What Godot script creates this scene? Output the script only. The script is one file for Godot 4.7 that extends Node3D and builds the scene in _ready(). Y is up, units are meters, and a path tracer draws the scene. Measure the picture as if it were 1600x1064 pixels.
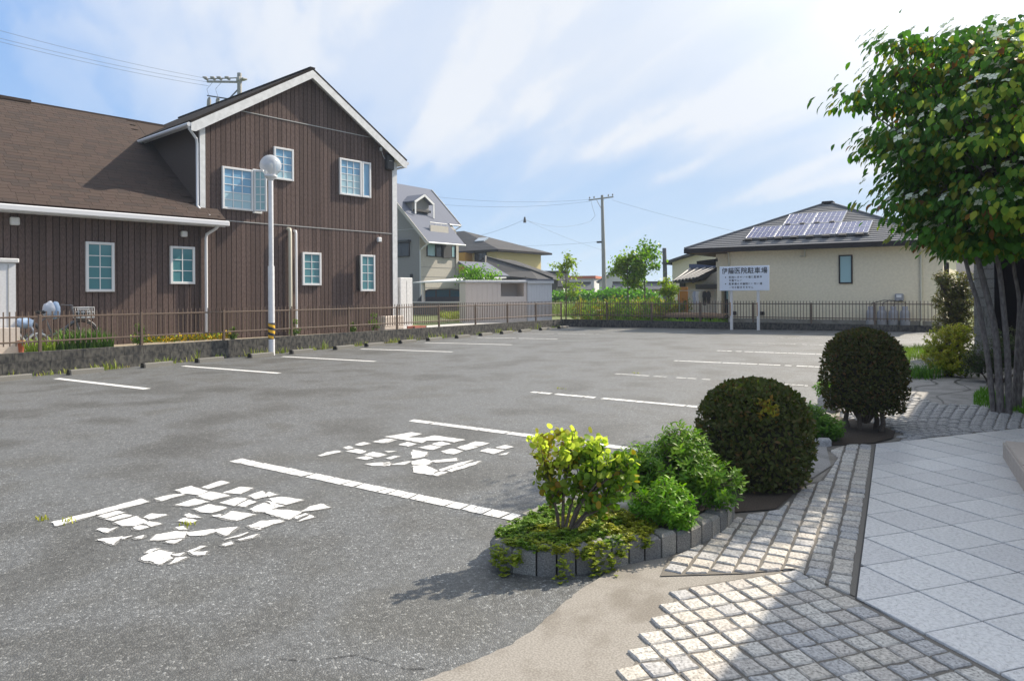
extends Node3D
# A clinic's car park in a Japanese suburb. x runs right along the rear fence, -z away along the left fence, metres.

const SUN_DIR := Vector3(0.2537, 0.6266, -0.7369)
const HOUSE_TURN := -0.1009
const HOUSE_AT := Vector3(-16.745, 0.0, -9.934)
const PAVE_TURN := 0.6493          # the paving grid: first axis 37.2 degrees right of -z
const YARD := 0.30                 # level of the gardens behind the walls

var rng := RandomNumberGenerator.new()
var M := {}
var taken := {}
var noise := FastNoiseLite.new()

func _ready():
	rng.seed = 41
	noise.seed = 7
	noise.frequency = 1.0
	var cam := Camera3D.new()
	cam.name = "camera"
	add_child(cam)
	cam.position = Vector3(0, 1.42, 0)
	cam.rotation = Vector3(0, 0.6119, -0.0057)
	cam.near = 0.1
	cam.far = 900.0
	cam.keep_aspect = Camera3D.KEEP_HEIGHT
	cam.set_frustum(0.1 * 1064.0 / 1096.93, Vector2(0, -0.1 * 71.56 / 1096.93), 0.1, 900.0)
	cam.current = true
	var sun := DirectionalLight3D.new()
	sun.name = "sun"
	add_child(sun)
	sun.basis = Basis.looking_at(-SUN_DIR)
	sun.light_color = Color(1.0, 0.95, 0.87)
	sun.light_energy = 1.3
	sun.light_angular_distance = 0.5
	sun.shadow_enabled = true
	var world := WorldEnvironment.new()
	world.name = "world"
	var env := Environment.new()
	env.background_mode = Environment.BG_SKY
	var sky := Sky.new()
	var pano := PanoramaSkyMaterial.new()
	pano.panorama = sky_picture()
	sky.sky_material = pano
	env.sky = sky
	env.tonemap_mode = Environment.TONE_MAPPER_LINEAR
	env.tonemap_exposure = 1.95
	env.background_energy_multiplier = 1.0
	env.sdfgi_enabled = true
	env.ssao_enabled = true
	env.ssil_enabled = true
	env.fog_enabled = true
	env.fog_density = 0.0009
	env.fog_light_color = Color(0.86, 0.92, 1.0)
	world.environment = env
	add_child(world)
	make_materials()
	make_ground()
	make_brown_house()
	make_left_fence()
	make_rear_fence()
	make_cream_house()
	make_neighbours()
	make_poles()
	make_car_park_things()
	make_paving()
	make_planting()
	make_yard_things()

# ---------- air: sky colours and high cloud by direction ----------
func sky_picture() -> ImageTexture:
	var w := 1536
	var h := 768
	var im := Image.create_empty(w, h, false, Image.FORMAT_RGBF)
	var big := FastNoiseLite.new()
	big.seed = 12
	big.frequency = 0.32
	big.fractal_octaves = 5
	big.domain_warp_enabled = true
	big.domain_warp_amplitude = 1.1
	big.domain_warp_frequency = 0.35
	var fine := FastNoiseLite.new()
	fine.seed = 33
	fine.frequency = 1.0
	fine.fractal_octaves = 6
	fine.domain_warp_enabled = true
	fine.domain_warp_amplitude = 0.5
	fine.domain_warp_frequency = 0.7
	var sd := SUN_DIR.normalized()
	for j in h:
		var lat := (0.5 - (j + 0.5) / h) * PI
		for i in w:
			var az := (i + 0.5) / w * TAU
			var d := Vector3(sin(az) * cos(lat), sin(lat), -cos(az) * cos(lat))
			var c: Color
			if d.y < -0.02:
				c = Color(0.20, 0.20, 0.19)
			else:
				var e := maxf(d.y, 0.0)
				var t := 1.0 - exp(-e * 6.0)
				var near := maxf(0.0, d.dot(sd))
				c = Color(0.72, 0.89, 1.0).lerp(Color(0.22, 0.44, 0.88), t)
				c = c.lerp(Color(0.80, 0.93, 1.0), 0.42 * near * near)
				# cirrus on a layer overhead, combed along one direction
				var p := Vector2(d.x, d.z) / (e + 0.16)
				var q := Vector2(p.x * 0.83 + p.y * 0.56, -p.x * 0.56 + p.y * 0.83)
				var a := big.get_noise_2d(q.x * 0.55 + 3.1, q.y * 1.15 + 0.6)
				var b := fine.get_noise_2d(q.x * 0.55, q.y * 2.3)
				# the sheet's lower edge sinks from the upper left towards the sun
				var deg := rad_to_deg(atan2(d.x, -d.z))
				var edge := 0.20 - 0.10 * sin(deg_to_rad(deg + 52.0)) + 0.13 * smoothstep(-48.0, -72.0, deg) * smoothstep(-170.0, -120.0, deg)
				var cov := smoothstep(-0.09, 0.15, lat - edge + 0.10 * a + 0.07 * b)
				cov *= (0.34 + 0.46 * near + 0.28 * smoothstep(0.40, 0.9, lat)) * (1.0 + 0.34 * b + 0.26 * a)
				var wisp := smoothstep(0.05, 0.5, b + 0.4 * a) * smoothstep(0.02, 0.08, e) * (0.14 + 0.2 * near)
				var veil := 0.25 * pow(near, 3.0) + 0.6 * pow(near, 12.0)
				var k := clampf(maxf(cov, 0.0) + wisp + veil, 0.0, 0.97)
				c = c.lerp(Color(0.87, 0.91, 0.975), k)
				c = c * (1.0 + 4.0 * pow(near, 18.0))
			im.set_pixel(i, j, Color(c.r / 1.95, c.g / 1.95, c.b / 1.95))
	return ImageTexture.create_from_image(im)

# ---------- naming ----------
func numbered(called: String) -> String:
	var n: int = taken.get(called, 0)
	taken[called] = n + 1
	return called if n == 0 else "%s_%03d" % [called, n]

func tag(o: Node, label: String, category: String, group := ""):
	o.set_meta("label", label)
	o.set_meta("category", category)
	if group != "":
		o.set_meta("group", group)
	return o

func thing(called: String, label: String, category: String, at := Vector3.ZERO, turn := 0.0, group := "") -> Node3D:
	var o := Node3D.new()
	o.name = numbered(called)
	add_child(o)
	o.position = at
	o.rotation.y = turn
	tag(o, label, category, group)
	return o

func obj(called: String, st, m: Material, parent: Node = null) -> MeshInstance3D:
	var o := MeshInstance3D.new()
	if st is SurfaceTool:
		st.generate_normals()
		o.mesh = st.commit()
	else:
		o.mesh = st
	o.material_override = m
	if parent == null:
		o.name = numbered(called)
		add_child(o)
	else:
		o.name = child_name(parent, called)
		parent.add_child(o)
	return o

func child_name(parent: Node, called: String) -> String:
	var key := str(parent.get_instance_id()) + called
	var n: int = taken.get(key, 0)
	taken[key] = n + 1
	return called if n == 0 else "%s_%03d" % [called, n]

func group_part(called: String, parent: Node) -> Node3D:
	var o := Node3D.new()
	o.name = child_name(parent, called)
	parent.add_child(o)
	return o

func struct(called: String, st, m: Material) -> MeshInstance3D:
	var o := obj(called, st, m)
	o.set_meta("kind", "structure")
	return o

func stuff(o: Node):
	o.set_meta("kind", "stuff")
	return o

# ---------- shapes ----------
func mb() -> SurfaceTool:
	var st := SurfaceTool.new()
	st.begin(Mesh.PRIMITIVE_TRIANGLES)
	st.set_smooth_group(-1)
	return st

func tri(st: SurfaceTool, a: Vector3, b: Vector3, c: Vector3, out: Vector3):
	if (a - c).cross(a - b).dot(out) < 0.0:
		var t := b
		b = c
		c = t
	st.add_vertex(a)
	st.add_vertex(b)
	st.add_vertex(c)

func quad(st: SurfaceTool, a: Vector3, b: Vector3, c: Vector3, d: Vector3, out: Vector3):
	tri(st, a, b, c, out)
	tri(st, a, c, d, out)

func box(st: SurfaceTool, lo: Vector3, hi: Vector3, t := Transform3D.IDENTITY):
	var c := []
	for i in 8:
		c.append(t * Vector3(hi.x if i & 1 else lo.x, hi.y if i & 2 else lo.y, hi.z if i & 4 else lo.z))
	var b := t.basis
	quad(st, c[0], c[2], c[6], c[4], -b.x)
	quad(st, c[1], c[3], c[7], c[5], b.x)
	quad(st, c[0], c[1], c[5], c[4], -b.y)
	quad(st, c[2], c[3], c[7], c[6], b.y)
	quad(st, c[0], c[1], c[3], c[2], -b.z)
	quad(st, c[4], c[5], c[7], c[6], b.z)

func soft_box(st: SurfaceTool, lo: Vector3, hi: Vector3, ch: float, t := Transform3D.IDENTITY):
	# a box whose edges are all chamfered
	var m := (lo + hi) * 0.5
	var e := (hi - lo) * 0.5
	ch = minf(ch, minf(e.x, minf(e.y, e.z)) * 0.9)
	var f := e - Vector3(ch, ch, ch)
	for ax in 3:
		for s in [-1.0, 1.0]:
			var n := Vector3.ZERO
			n[ax] = s
			var u := (ax + 1) % 3
			var v := (ax + 2) % 3
			var p := []
			for k in [[-1, -1], [1, -1], [1, 1], [-1, 1]]:
				var q := Vector3.ZERO
				q[ax] = e[ax] * s
				q[u] = f[u] * k[0]
				q[v] = f[v] * k[1]
				p.append(t * (m + q))
			quad(st, p[0], p[1], p[2], p[3], t.basis * n)
		# four edges along this axis
		var u2 := (ax + 1) % 3
		var v2 := (ax + 2) % 3
		for k in [[-1, -1], [1, -1], [1, 1], [-1, 1]]:
			var p2 := []
			for w in [[-1, 0], [1, 0], [1, 1], [-1, 1]]:
				var q2 := Vector3.ZERO
				q2[ax] = f[ax] * w[0]
				q2[u2] = (e[u2] if w[1] == 0 else f[u2]) * k[0]
				q2[v2] = (f[v2] if w[1] == 0 else e[v2]) * k[1]
				p2.append(t * (m + q2))
			var n2 := Vector3.ZERO
			n2[u2] = k[0]
			n2[v2] = k[1]
			quad(st, p2[0], p2[1], p2[2], p2[3], t.basis * n2)
	for i in 8:
		var s3 := Vector3(1 if i & 1 else -1, 1 if i & 2 else -1, 1 if i & 4 else -1)
		tri(st, t * (m + Vector3(e.x, f.y, f.z) * s3), t * (m + Vector3(f.x, e.y, f.z) * s3), t * (m + Vector3(f.x, f.y, e.z) * s3), t.basis * s3)

func tube(st: SurfaceTool, pts: Array, radii, sides := 8, cap := true):
	# a round bar through points; radii: one number or one per point
	st.set_smooth_group(1)
	var rings := []
	var up := Vector3.UP
	for i in pts.size():
		var a: Vector3 = pts[maxi(i - 1, 0)]
		var b: Vector3 = pts[mini(i + 1, pts.size() - 1)]
		var d := (b - a).normalized()
		if absf(d.dot(up)) > 0.95:
			up = Vector3.RIGHT if absf(d.x) < 0.9 else Vector3.UP
		var x := d.cross(up).normalized()
		var y := x.cross(d)
		up = y
		var r: float = radii if radii is float else radii[i]
		var ring := []
		for k in sides:
			var an := TAU * k / sides
			ring.append(pts[i] + (x * cos(an) + y * sin(an)) * r)
		rings.append(ring)
	for i in pts.size() - 1:
		var mid: Vector3 = (pts[i] + pts[i + 1]) * 0.5
		for k in sides:
			var l := (k + 1) % sides
			var q: Vector3 = (rings[i][k] + rings[i + 1][l]) * 0.5 - mid
			quad(st, rings[i][k], rings[i][l], rings[i + 1][l], rings[i + 1][k], q)
	st.set_smooth_group(-1)
	if cap:
		for e in [0, pts.size() - 1]:
			var o: Vector3 = pts[e] - pts[1 if e == 0 else e - 1]
			for k in sides:
				tri(st, pts[e], rings[e][k], rings[e][(k + 1) % sides], o)

func lathe(st: SurfaceTool, prof: Array, at: Vector3, sides := 20):
	# prof: [radius, height] pairs from the bottom up
	st.set_smooth_group(2)
	for i in prof.size() - 1:
		for k in sides:
			var a0 := TAU * k / sides
			var a1 := TAU * (k + 1) / sides
			var d0 := Vector3(cos(a0), 0, sin(a0))
			var d1 := Vector3(cos(a1), 0, sin(a1))
			var y0 := Vector3(0, prof[i][1], 0)
			var y1 := Vector3(0, prof[i + 1][1], 0)
			var hint := d0 + d1
			hint.y = 2.0 * (float(prof[i][0]) - float(prof[i + 1][0])) / maxf(0.0001, absf(float(prof[i + 1][1]) - float(prof[i][1])))
			quad(st, at + y0 + d0 * prof[i][0], at + y0 + d1 * prof[i][0], at + y1 + d1 * prof[i + 1][0], at + y1 + d0 * prof[i + 1][0], hint)
	st.set_smooth_group(-1)

func ball(st: SurfaceTool, at: Vector3, r: float, sides := 14):
	var prof := []
	for i in sides / 2 + 1:
		var a := -PI / 2 + PI * i / (sides / 2)
		prof.append([r * cos(a) + 0.00001, r * sin(a)])
	lathe(st, prof, at, sides)

func prism(st: SurfaceTool, poly: PackedVector2Array, f: Transform3D, z0: float, z1: float, back := true):
	# a flat outline given in f's x and y, thick from z0 to z1 along f's z
	var n := poly.size()
	var mid := Vector2.ZERO
	for p in poly:
		mid += p / n
	var idx := Geometry2D.triangulate_polygon(poly)
	for i in range(0, idx.size(), 3):
		var a := poly[idx[i]]
		var b := poly[idx[i + 1]]
		var c := poly[idx[i + 2]]
		tri(st, f * Vector3(a.x, a.y, z1), f * Vector3(b.x, b.y, z1), f * Vector3(c.x, c.y, z1), f.basis.z)
		if back:
			tri(st, f * Vector3(a.x, a.y, z0), f * Vector3(b.x, b.y, z0), f * Vector3(c.x, c.y, z0), -f.basis.z)
	var turn := -1.0 if Geometry2D.is_polygon_clockwise(poly) else 1.0
	for i in n:
		var a2 := poly[i]
		var b2 := poly[(i + 1) % n]
		var e := (b2 - a2) * turn
		quad(st, f * Vector3(a2.x, a2.y, z0), f * Vector3(b2.x, b2.y, z0), f * Vector3(b2.x, b2.y, z1), f * Vector3(a2.x, a2.y, z1), f.basis * Vector3(e.y, -e.x, 0))

func bar(st: SurfaceTool, a: Vector3, b: Vector3, w: float, h: float, side := Vector3.UP):
	# a square bar between two points; w along the cross direction, h along side
	var d := b - a
	var z := d.normalized()
	var x := side.cross(z).normalized()
	var y := z.cross(x)
	box(st, Vector3(-w / 2, -h / 2, 0), Vector3(w / 2, h / 2, d.length()), Transform3D(Basis(x, y, z), a))

func slab(st: SurfaceTool, a: Vector3, b: Vector3, c: Vector3, d: Vector3, thick: float):
	# a sloping four-cornered plate, its top face through the points
	var n := (b - a).cross(d - a).normalized()
	if n.y < 0:
		n = -n
	var o := n * -thick
	quad(st, a, b, c, d, n)
	quad(st, a + o, b + o, c + o, d + o, -n)
	var m := (a + b + c + d) * 0.25
	var p := [a, b, c, d]
	for i in 4:
		var e: Vector3 = p[i]
		var g: Vector3 = p[(i + 1) % 4]
		quad(st, e, g, g + o, e + o, (e + g) * 0.5 - m)

func ground(x: float, z: float) -> float:
	return 0.0073 * clampf(-z, -30.0, 60.0) + 0.0080 * clampf(x, -25.0, 15.0)

func on(x: float, z: float, up := 0.0) -> Vector3:
	return Vector3(x, ground(x, z) + up, z)

func sheet(st: SurfaceTool, poly: PackedVector2Array, up: float):
	# a flat outline (x, z) laid on the sloping ground
	var idx := Geometry2D.triangulate_polygon(poly)
	for i in range(0, idx.size(), 3):
		var v := []
		for k in 3:
			var p := poly[idx[i + k]]
			v.append(on(p.x, p.y, up))
		tri(st, v[0], v[1], v[2], Vector3.UP)

func pv(list: Array) -> PackedVector2Array:
	var out := PackedVector2Array()
	for i in range(0, list.size(), 2):
		out.append(Vector2(list[i], list[i + 1]))
	return out

# ---------- leaves ----------
func leaf_mesh(length: float, width: float, fold := 0.25, droop := 0.3) -> ArrayMesh:
	# an oval pointed leaf along +z, its upper face +y
	var st := mb()
	st.set_smooth_group(3)
	var at := [[0.0, 0.0], [0.18, 0.62], [0.42, 1.0], [0.70, 0.78], [1.0, 0.0]]
	for s in [-1.0, 1.0]:
		for i in 4:
			var m := []
			var e := []
			for k in 2:
				var q: Array = at[i + k]
				var y: float = -droop * length * 0.6 * q[0] * q[0]
				m.append(Vector3(0, y, length * q[0]))
				e.append(Vector3(s * width * 0.5 * q[1], y + fold * width * 0.5 * q[1], length * q[0]))
			if i == 0:
				tri(st, m[0], m[1], e[1], Vector3.UP)
			elif i == 3:
				tri(st, m[0], m[1], e[0], Vector3.UP)
			else:
				quad(st, m[0], m[1], e[1], e[0], Vector3.UP)
	st.generate_normals()
	return st.commit()

func round_leaf(r: float) -> ArrayMesh:
	var st := mb()
	st.set_smooth_group(3)
	var c := Vector3(0, -0.12 * r, r)
	for k in 8:
		var a0 := TAU * k / 8
		var a1 := TAU * (k + 1) / 8
		tri(st, c, c + Vector3(sin(a0) * r * 0.9, 0.12 * r * absf(sin(a0)), -cos(a0) * r), c + Vector3(sin(a1) * r * 0.9, 0.12 * r * absf(sin(a1)), -cos(a1) * r), Vector3.UP)
	st.generate_normals()
	return st.commit()

func blade_mesh(height: float, width: float, lean := 0.3) -> ArrayMesh:
	var st := mb()
	st.set_smooth_group(3)
	var p := [Vector3(0, 0, 0), Vector3(0, height * 0.55, lean * height * 0.25), Vector3(0, height, lean * height)]
	var x := Vector3(width * 0.5, 0, 0)
	quad(st, p[0] - x, p[0] + x, p[1] + x * 0.8, p[1] - x * 0.8, Vector3(0, 0.3, -1))
	tri(st, p[1] - x * 0.8, p[1] + x * 0.8, p[2], Vector3(0, 0.3, -1))
	st.generate_normals()
	return st.commit()

func many(called: String, mesh: Mesh, m: Material, xf: Array, cols: Array, parent: Node = null) -> MultiMeshInstance3D:
	var mm := MultiMesh.new()
	mm.transform_format = MultiMesh.TRANSFORM_3D
	mm.use_colors = true
	mm.mesh = mesh
	mm.instance_count = xf.size()
	var b := PackedFloat32Array()
	b.resize(xf.size() * 16)
	for i in xf.size():
		var t: Transform3D = xf[i]
		var c: Color = cols[i]
		var k := i * 16
		b[k] = t.basis.x.x; b[k + 1] = t.basis.y.x; b[k + 2] = t.basis.z.x; b[k + 3] = t.origin.x
		b[k + 4] = t.basis.x.y; b[k + 5] = t.basis.y.y; b[k + 6] = t.basis.z.y; b[k + 7] = t.origin.y
		b[k + 8] = t.basis.x.z; b[k + 9] = t.basis.y.z; b[k + 10] = t.basis.z.z; b[k + 11] = t.origin.z
		b[k + 12] = c.r; b[k + 13] = c.g; b[k + 14] = c.b; b[k + 15] = 1.0
	mm.buffer = b
	var o := MultiMeshInstance3D.new()
	o.multimesh = mm
	o.material_override = m
	if parent == null:
		o.name = numbered(called)
		add_child(o)
	else:
		o.name = child_name(parent, called)
		parent.add_child(o)
	stuff(o)
	return o

func aim(dir: Vector3, up: Vector3, size: float, at: Vector3) -> Transform3D:
	# a frame whose z runs along dir
	var z := dir.normalized()
	var x := up.cross(z)
	if x.length() < 0.01:
		x = Vector3(1, 0, 0.1).cross(z)
	x = x.normalized()
	return Transform3D(Basis(x, z.cross(x), z).scaled_local(Vector3(size, size, size)), at)

func rdir() -> Vector3:
	var v := Vector3(rng.randfn(), rng.randfn(), rng.randfn())
	return v.normalized()

func tone(a: Color, b: Color, spread := 0.25) -> Color:
	var c := a.lerp(b, rng.randf())
	return c * (1.0 + spread * rng.randf_range(-1, 1))

# ---------- materials ----------
func srgb(r: float, g: float, b: float) -> Color:
	return Color(r, g, b).linear_to_srgb()

func flat(r: float, g: float, b: float, rough := 0.7, metal := 0.0) -> StandardMaterial3D:
	var m := StandardMaterial3D.new()
	m.albedo_color = srgb(r, g, b)
	m.roughness = rough
	m.metallic = metal
	return m

func noise_tex(freq: float, ramp: Array, size := 512, kind := FastNoiseLite.TYPE_SIMPLEX_SMOOTH, octaves := 4, sd := 1) -> NoiseTexture2D:
	# ramp: [offset, r, g, b] rows, linear colours
	var n := FastNoiseLite.new()
	n.noise_type = kind
	n.frequency = freq
	n.fractal_octaves = octaves
	n.seed = sd
	var t := NoiseTexture2D.new()
	t.width = size
	t.height = size
	t.seamless = true
	t.noise = n
	if ramp.size() > 0:
		var g := Gradient.new()
		var off := PackedFloat32Array()
		var col := PackedColorArray()
		for r in ramp:
			off.append(r[0])
			col.append(srgb(r[1], r[2], r[3]))
		g.offsets = off
		g.colors = col
		t.color_ramp = g
	return t

func grained(a: Array, b: Array, freq: float, metres: float, rough := 0.8, relief := 0.0, stretch := Vector3.ONE, in_world := true) -> StandardMaterial3D:
	# a surface that wavers between two linear colours; metres: the size of one repeat
	var m := StandardMaterial3D.new()
	m.albedo_texture = noise_tex(freq, [[0.25, a[0], a[1], a[2]], [0.75, b[0], b[1], b[2]]], 512, FastNoiseLite.TYPE_SIMPLEX_SMOOTH, 5, int(freq * 1000) + 3)
	m.roughness = rough
	m.uv1_triplanar = true
	m.uv1_world_triplanar = in_world
	m.uv1_scale = stretch / metres
	if relief > 0.0:
		m.heightmap_enabled = true
		m.heightmap_texture = m.albedo_texture
		m.heightmap_scale = relief
	return m

func with_detail(m: StandardMaterial3D, t: Texture2D, metres: float, mul := true):
	m.detail_enabled = true
	m.detail_albedo = t
	m.detail_blend_mode = BaseMaterial3D.BLEND_MODE_MUL if mul else BaseMaterial3D.BLEND_MODE_MIX
	m.detail_uv_layer = BaseMaterial3D.DETAIL_UV_2
	m.uv2_triplanar = true
	m.uv2_world_triplanar = true
	m.uv2_scale = Vector3.ONE / metres
	return m

func matt(m: StandardMaterial3D) -> StandardMaterial3D:
	m.metallic_specular = 0.2
	return m

func leafy(rough := 0.5, through := 0.85) -> StandardMaterial3D:
	var m := StandardMaterial3D.new()
	m.albedo_color = Color.WHITE
	m.vertex_color_use_as_albedo = true
	m.roughness = rough
	m.metallic_specular = 0.28
	m.backlight_enabled = true
	m.backlight = Color(0.9, 1.0, 0.35) * through
	return m

func asphalt_pictures() -> Array:
	# crushed stone bound in bitumen: chips of many greys with dark gaps
	var w := 1024
	var cell := FastNoiseLite.new()
	cell.noise_type = FastNoiseLite.TYPE_CELLULAR
	cell.cellular_return_type = FastNoiseLite.RETURN_CELL_VALUE
	cell.frequency = 0.16
	cell.fractal_type = FastNoiseLite.FRACTAL_NONE
	cell.seed = 5
	var gap := FastNoiseLite.new()
	gap.noise_type = FastNoiseLite.TYPE_CELLULAR
	gap.cellular_return_type = FastNoiseLite.RETURN_DISTANCE2_SUB
	gap.frequency = 0.16
	gap.fractal_type = FastNoiseLite.FRACTAL_NONE
	gap.seed = 5
	var lump := FastNoiseLite.new()
	lump.frequency = 0.02
	lump.fractal_octaves = 5
	lump.seed = 8
	var a := cell.get_seamless_image(w, w).get_data()
	var b := gap.get_seamless_image(w, w).get_data()
	var c := lump.get_seamless_image(w, w).get_data()
	var col := PackedByteArray()
	var hgt := PackedByteArray()
	col.resize(w * w * 3)
	hgt.resize(w * w)
	var r := RandomNumberGenerator.new()
	r.seed = 3
	for i in w * w:
		var s := a[i] / 255.0
		var g := minf(1.0, b[i] / 90.0)
		var l := c[i] / 255.0 - 0.5
		var v := 0.070 + 0.066 * s * s + 0.034 * l
		if s > 0.95:
			v += 0.06
		v *= 0.52 + 0.48 * g
		v *= 0.9 + 0.2 * r.randf()
		var q := pow(clampf(v * 1.55, 0.004, 1.0), 0.4545) * 255.0
		var warm := (a[(i * 7 + 13) % (w * w)] / 255.0 - 0.5) * 0.05
		col[i * 3] = clampi(int(q * (0.985 + warm)), 0, 255)
		col[i * 3 + 1] = clampi(int(q), 0, 255)
		col[i * 3 + 2] = clampi(int(q * (1.0 - warm)), 0, 255)
		hgt[i] = clampi(int(255.0 * (0.25 + 0.55 * g * (0.5 + 0.5 * s) + 0.2 * l)), 0, 255)
	return [ImageTexture.create_from_image(Image.create_from_data(w, w, false, Image.FORMAT_RGB8, col)), ImageTexture.create_from_image(Image.create_from_data(w, w, false, Image.FORMAT_L8, hgt))]

func worn(ramp: Array) -> StandardMaterial3D:
	# road paint pitted down to the stones
	var m := StandardMaterial3D.new()
	m.albedo_texture = noise_tex(0.06, ramp, 1024, FastNoiseLite.TYPE_SIMPLEX_SMOOTH, 5, 17)
	m.roughness = 0.75
	m.uv1_triplanar = true
	m.uv1_world_triplanar = true
	m.uv1_scale = Vector3.ONE / 0.9
	return m

func make_materials():
	var pics := asphalt_pictures()
	var asp := StandardMaterial3D.new()
	asp.albedo_texture = pics[0]
	asp.heightmap_enabled = true
	asp.heightmap_texture = pics[1]
	asp.heightmap_scale = 0.35
	asp.roughness = 0.62
	asp.uv1_triplanar = true
	asp.uv1_world_triplanar = true
	asp.uv1_scale = Vector3.ONE / 1.7
	with_detail(asp, noise_tex(0.008, [[0.18, 0.60, 0.585, 0.56], [0.38, 0.80, 0.79, 0.775], [0.5, 0.92, 0.925, 0.94], [0.62, 0.97, 0.98, 1.0], [0.82, 0.80, 0.785, 0.76]], 1024, FastNoiseLite.TYPE_SIMPLEX_SMOOTH, 6, 21), 13.0)
	M.asphalt = asp
	M.paint = worn([[0.0, 0.16, 0.16, 0.155], [0.30, 0.22, 0.22, 0.21], [0.36, 0.60, 0.60, 0.59], [1.0, 0.72, 0.72, 0.72]])
	M.old_paint = worn([[0.0, 0.13, 0.13, 0.125], [0.40, 0.17, 0.17, 0.165], [0.50, 0.50, 0.50, 0.49], [1.0, 0.66, 0.66, 0.66]])
	M.ghost_paint = worn([[0.0, 0.11, 0.11, 0.108], [0.52, 0.13, 0.13, 0.127], [0.62, 0.24, 0.24, 0.235], [1.0, 0.40, 0.40, 0.395]])
	M.concrete = with_detail(grained([0.19, 0.175, 0.155], [0.285, 0.265, 0.238], 0.09, 0.55, 0.85, 0.25), noise_tex(0.012, [[0.3, 0.72, 0.70, 0.67], [0.6, 1, 1, 1]], 512, FastNoiseLite.TYPE_SIMPLEX_SMOOTH, 6, 4), 2.7)
	M.slab = with_detail(grained([0.22, 0.21, 0.20], [0.31, 0.30, 0.29], 0.08, 0.6, 0.85, 0.2), noise_tex(0.012, [[0.3, 0.75, 0.75, 0.74], [0.6, 1, 1, 1]], 512, FastNoiseLite.TYPE_SIMPLEX_SMOOTH, 6, 14), 2.2)
	M.bed = grained([0.10, 0.092, 0.08], [0.19, 0.172, 0.15], 0.12, 0.3, 0.95, 0.3)
	M.soil = grained([0.028, 0.020, 0.014], [0.075, 0.055, 0.038], 0.06, 0.4, 0.95, 1.0)
	M.yard = grained([0.20, 0.17, 0.12], [0.33, 0.28, 0.21], 0.05, 1.4, 0.95, 0.5)
	M.field = grained([0.07, 0.10, 0.025], [0.15, 0.17, 0.05], 0.03, 6.0, 0.95)
	var k := 0
	M.granite = []
	for g in [[0.37, 0.345, 0.315], [0.43, 0.41, 0.375], [0.33, 0.325, 0.32], [0.40, 0.37, 0.325]]:
		k += 1
		var gm := StandardMaterial3D.new()
		gm.albedo_texture = noise_tex(0.11, [[0.12, g[0] * 0.3, g[1] * 0.3, g[2] * 0.32], [0.34, g[0] * 0.8, g[1] * 0.8, g[2] * 0.8], [0.5, g[0], g[1], g[2]], [0.72, g[0] * 1.32, g[1] * 1.32, g[2] * 1.34]], 512, FastNoiseLite.TYPE_VALUE_CUBIC, 4, 60 + k)
		gm.heightmap_enabled = true
		gm.heightmap_texture = gm.albedo_texture
		gm.heightmap_scale = 0.35
		gm.roughness = 0.78
		gm.uv1_triplanar = true
		gm.uv1_world_triplanar = true
		gm.uv1_scale = Vector3.ONE / 0.42
		M.granite.append(gm)
	M.tile = []
	for g in [[0.57, 0.56, 0.55], [0.60, 0.59, 0.58], [0.54, 0.53, 0.525]]:
		k += 1
		var tm := StandardMaterial3D.new()
		tm.albedo_texture = noise_tex(0.05, [[0.2, g[0] * 0.84, g[1] * 0.84, g[2] * 0.84], [0.5, g[0], g[1], g[2]], [0.8, g[0] * 1.08, g[1] * 1.08, g[2] * 1.08]], 512, FastNoiseLite.TYPE_SIMPLEX_SMOOTH, 5, 70 + k)
		var pit := FastNoiseLite.new()
		tm.heightmap_enabled = true
		tm.heightmap_texture = noise_tex(0.035, [[0.30, 0, 0, 0], [0.42, 0.9, 0.9, 0.9], [1.0, 1, 1, 1]], 512, FastNoiseLite.TYPE_SIMPLEX_SMOOTH, 4, 75)
		tm.heightmap_scale = 0.28
		tm.roughness = 0.42
		tm.uv1_triplanar = true
		tm.uv1_world_triplanar = true
		tm.uv1_scale = Vector3.ONE / 0.62
		M.tile.append(tm)
	M.porch = grained([0.40, 0.34, 0.29], [0.47, 0.41, 0.36], 0.04, 0.5, 0.5, 0.1)
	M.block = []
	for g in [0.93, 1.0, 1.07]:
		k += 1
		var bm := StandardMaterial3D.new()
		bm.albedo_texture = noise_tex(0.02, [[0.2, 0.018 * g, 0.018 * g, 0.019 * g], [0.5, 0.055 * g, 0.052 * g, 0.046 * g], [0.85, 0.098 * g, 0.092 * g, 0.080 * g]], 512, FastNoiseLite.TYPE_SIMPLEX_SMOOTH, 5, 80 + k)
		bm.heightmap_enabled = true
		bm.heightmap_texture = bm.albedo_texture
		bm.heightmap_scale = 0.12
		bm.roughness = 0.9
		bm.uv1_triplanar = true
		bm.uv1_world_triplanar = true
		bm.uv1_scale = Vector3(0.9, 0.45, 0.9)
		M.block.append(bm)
	M.wall_top = grained([0.10, 0.095, 0.085], [0.19, 0.18, 0.16], 0.05, 1.2, 0.9, 0.2)
	M.stop = grained([0.115, 0.112, 0.10], [0.18, 0.172, 0.155], 0.05, 0.4, 0.85, 0.3)
	M.board = []
	for g in [0.86, 1.0, 1.18]:
		k += 1
		var wm := StandardMaterial3D.new()
		wm.albedo_texture = noise_tex(0.035, [[0.2, 0.066 * g, 0.045 * g, 0.039 * g], [0.5, 0.104 * g, 0.075 * g, 0.066 * g], [0.85, 0.150 * g, 0.110 * g, 0.099 * g]], 512, FastNoiseLite.TYPE_SIMPLEX_SMOOTH, 5, 90 + k)
		wm.roughness = 0.8
		wm.metallic_specular = 0.2
		wm.uv1_triplanar = true
		wm.uv1_world_triplanar = true
		wm.uv1_scale = Vector3(5.0, 0.5, 5.0)
		M.board.append(wm)
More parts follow.
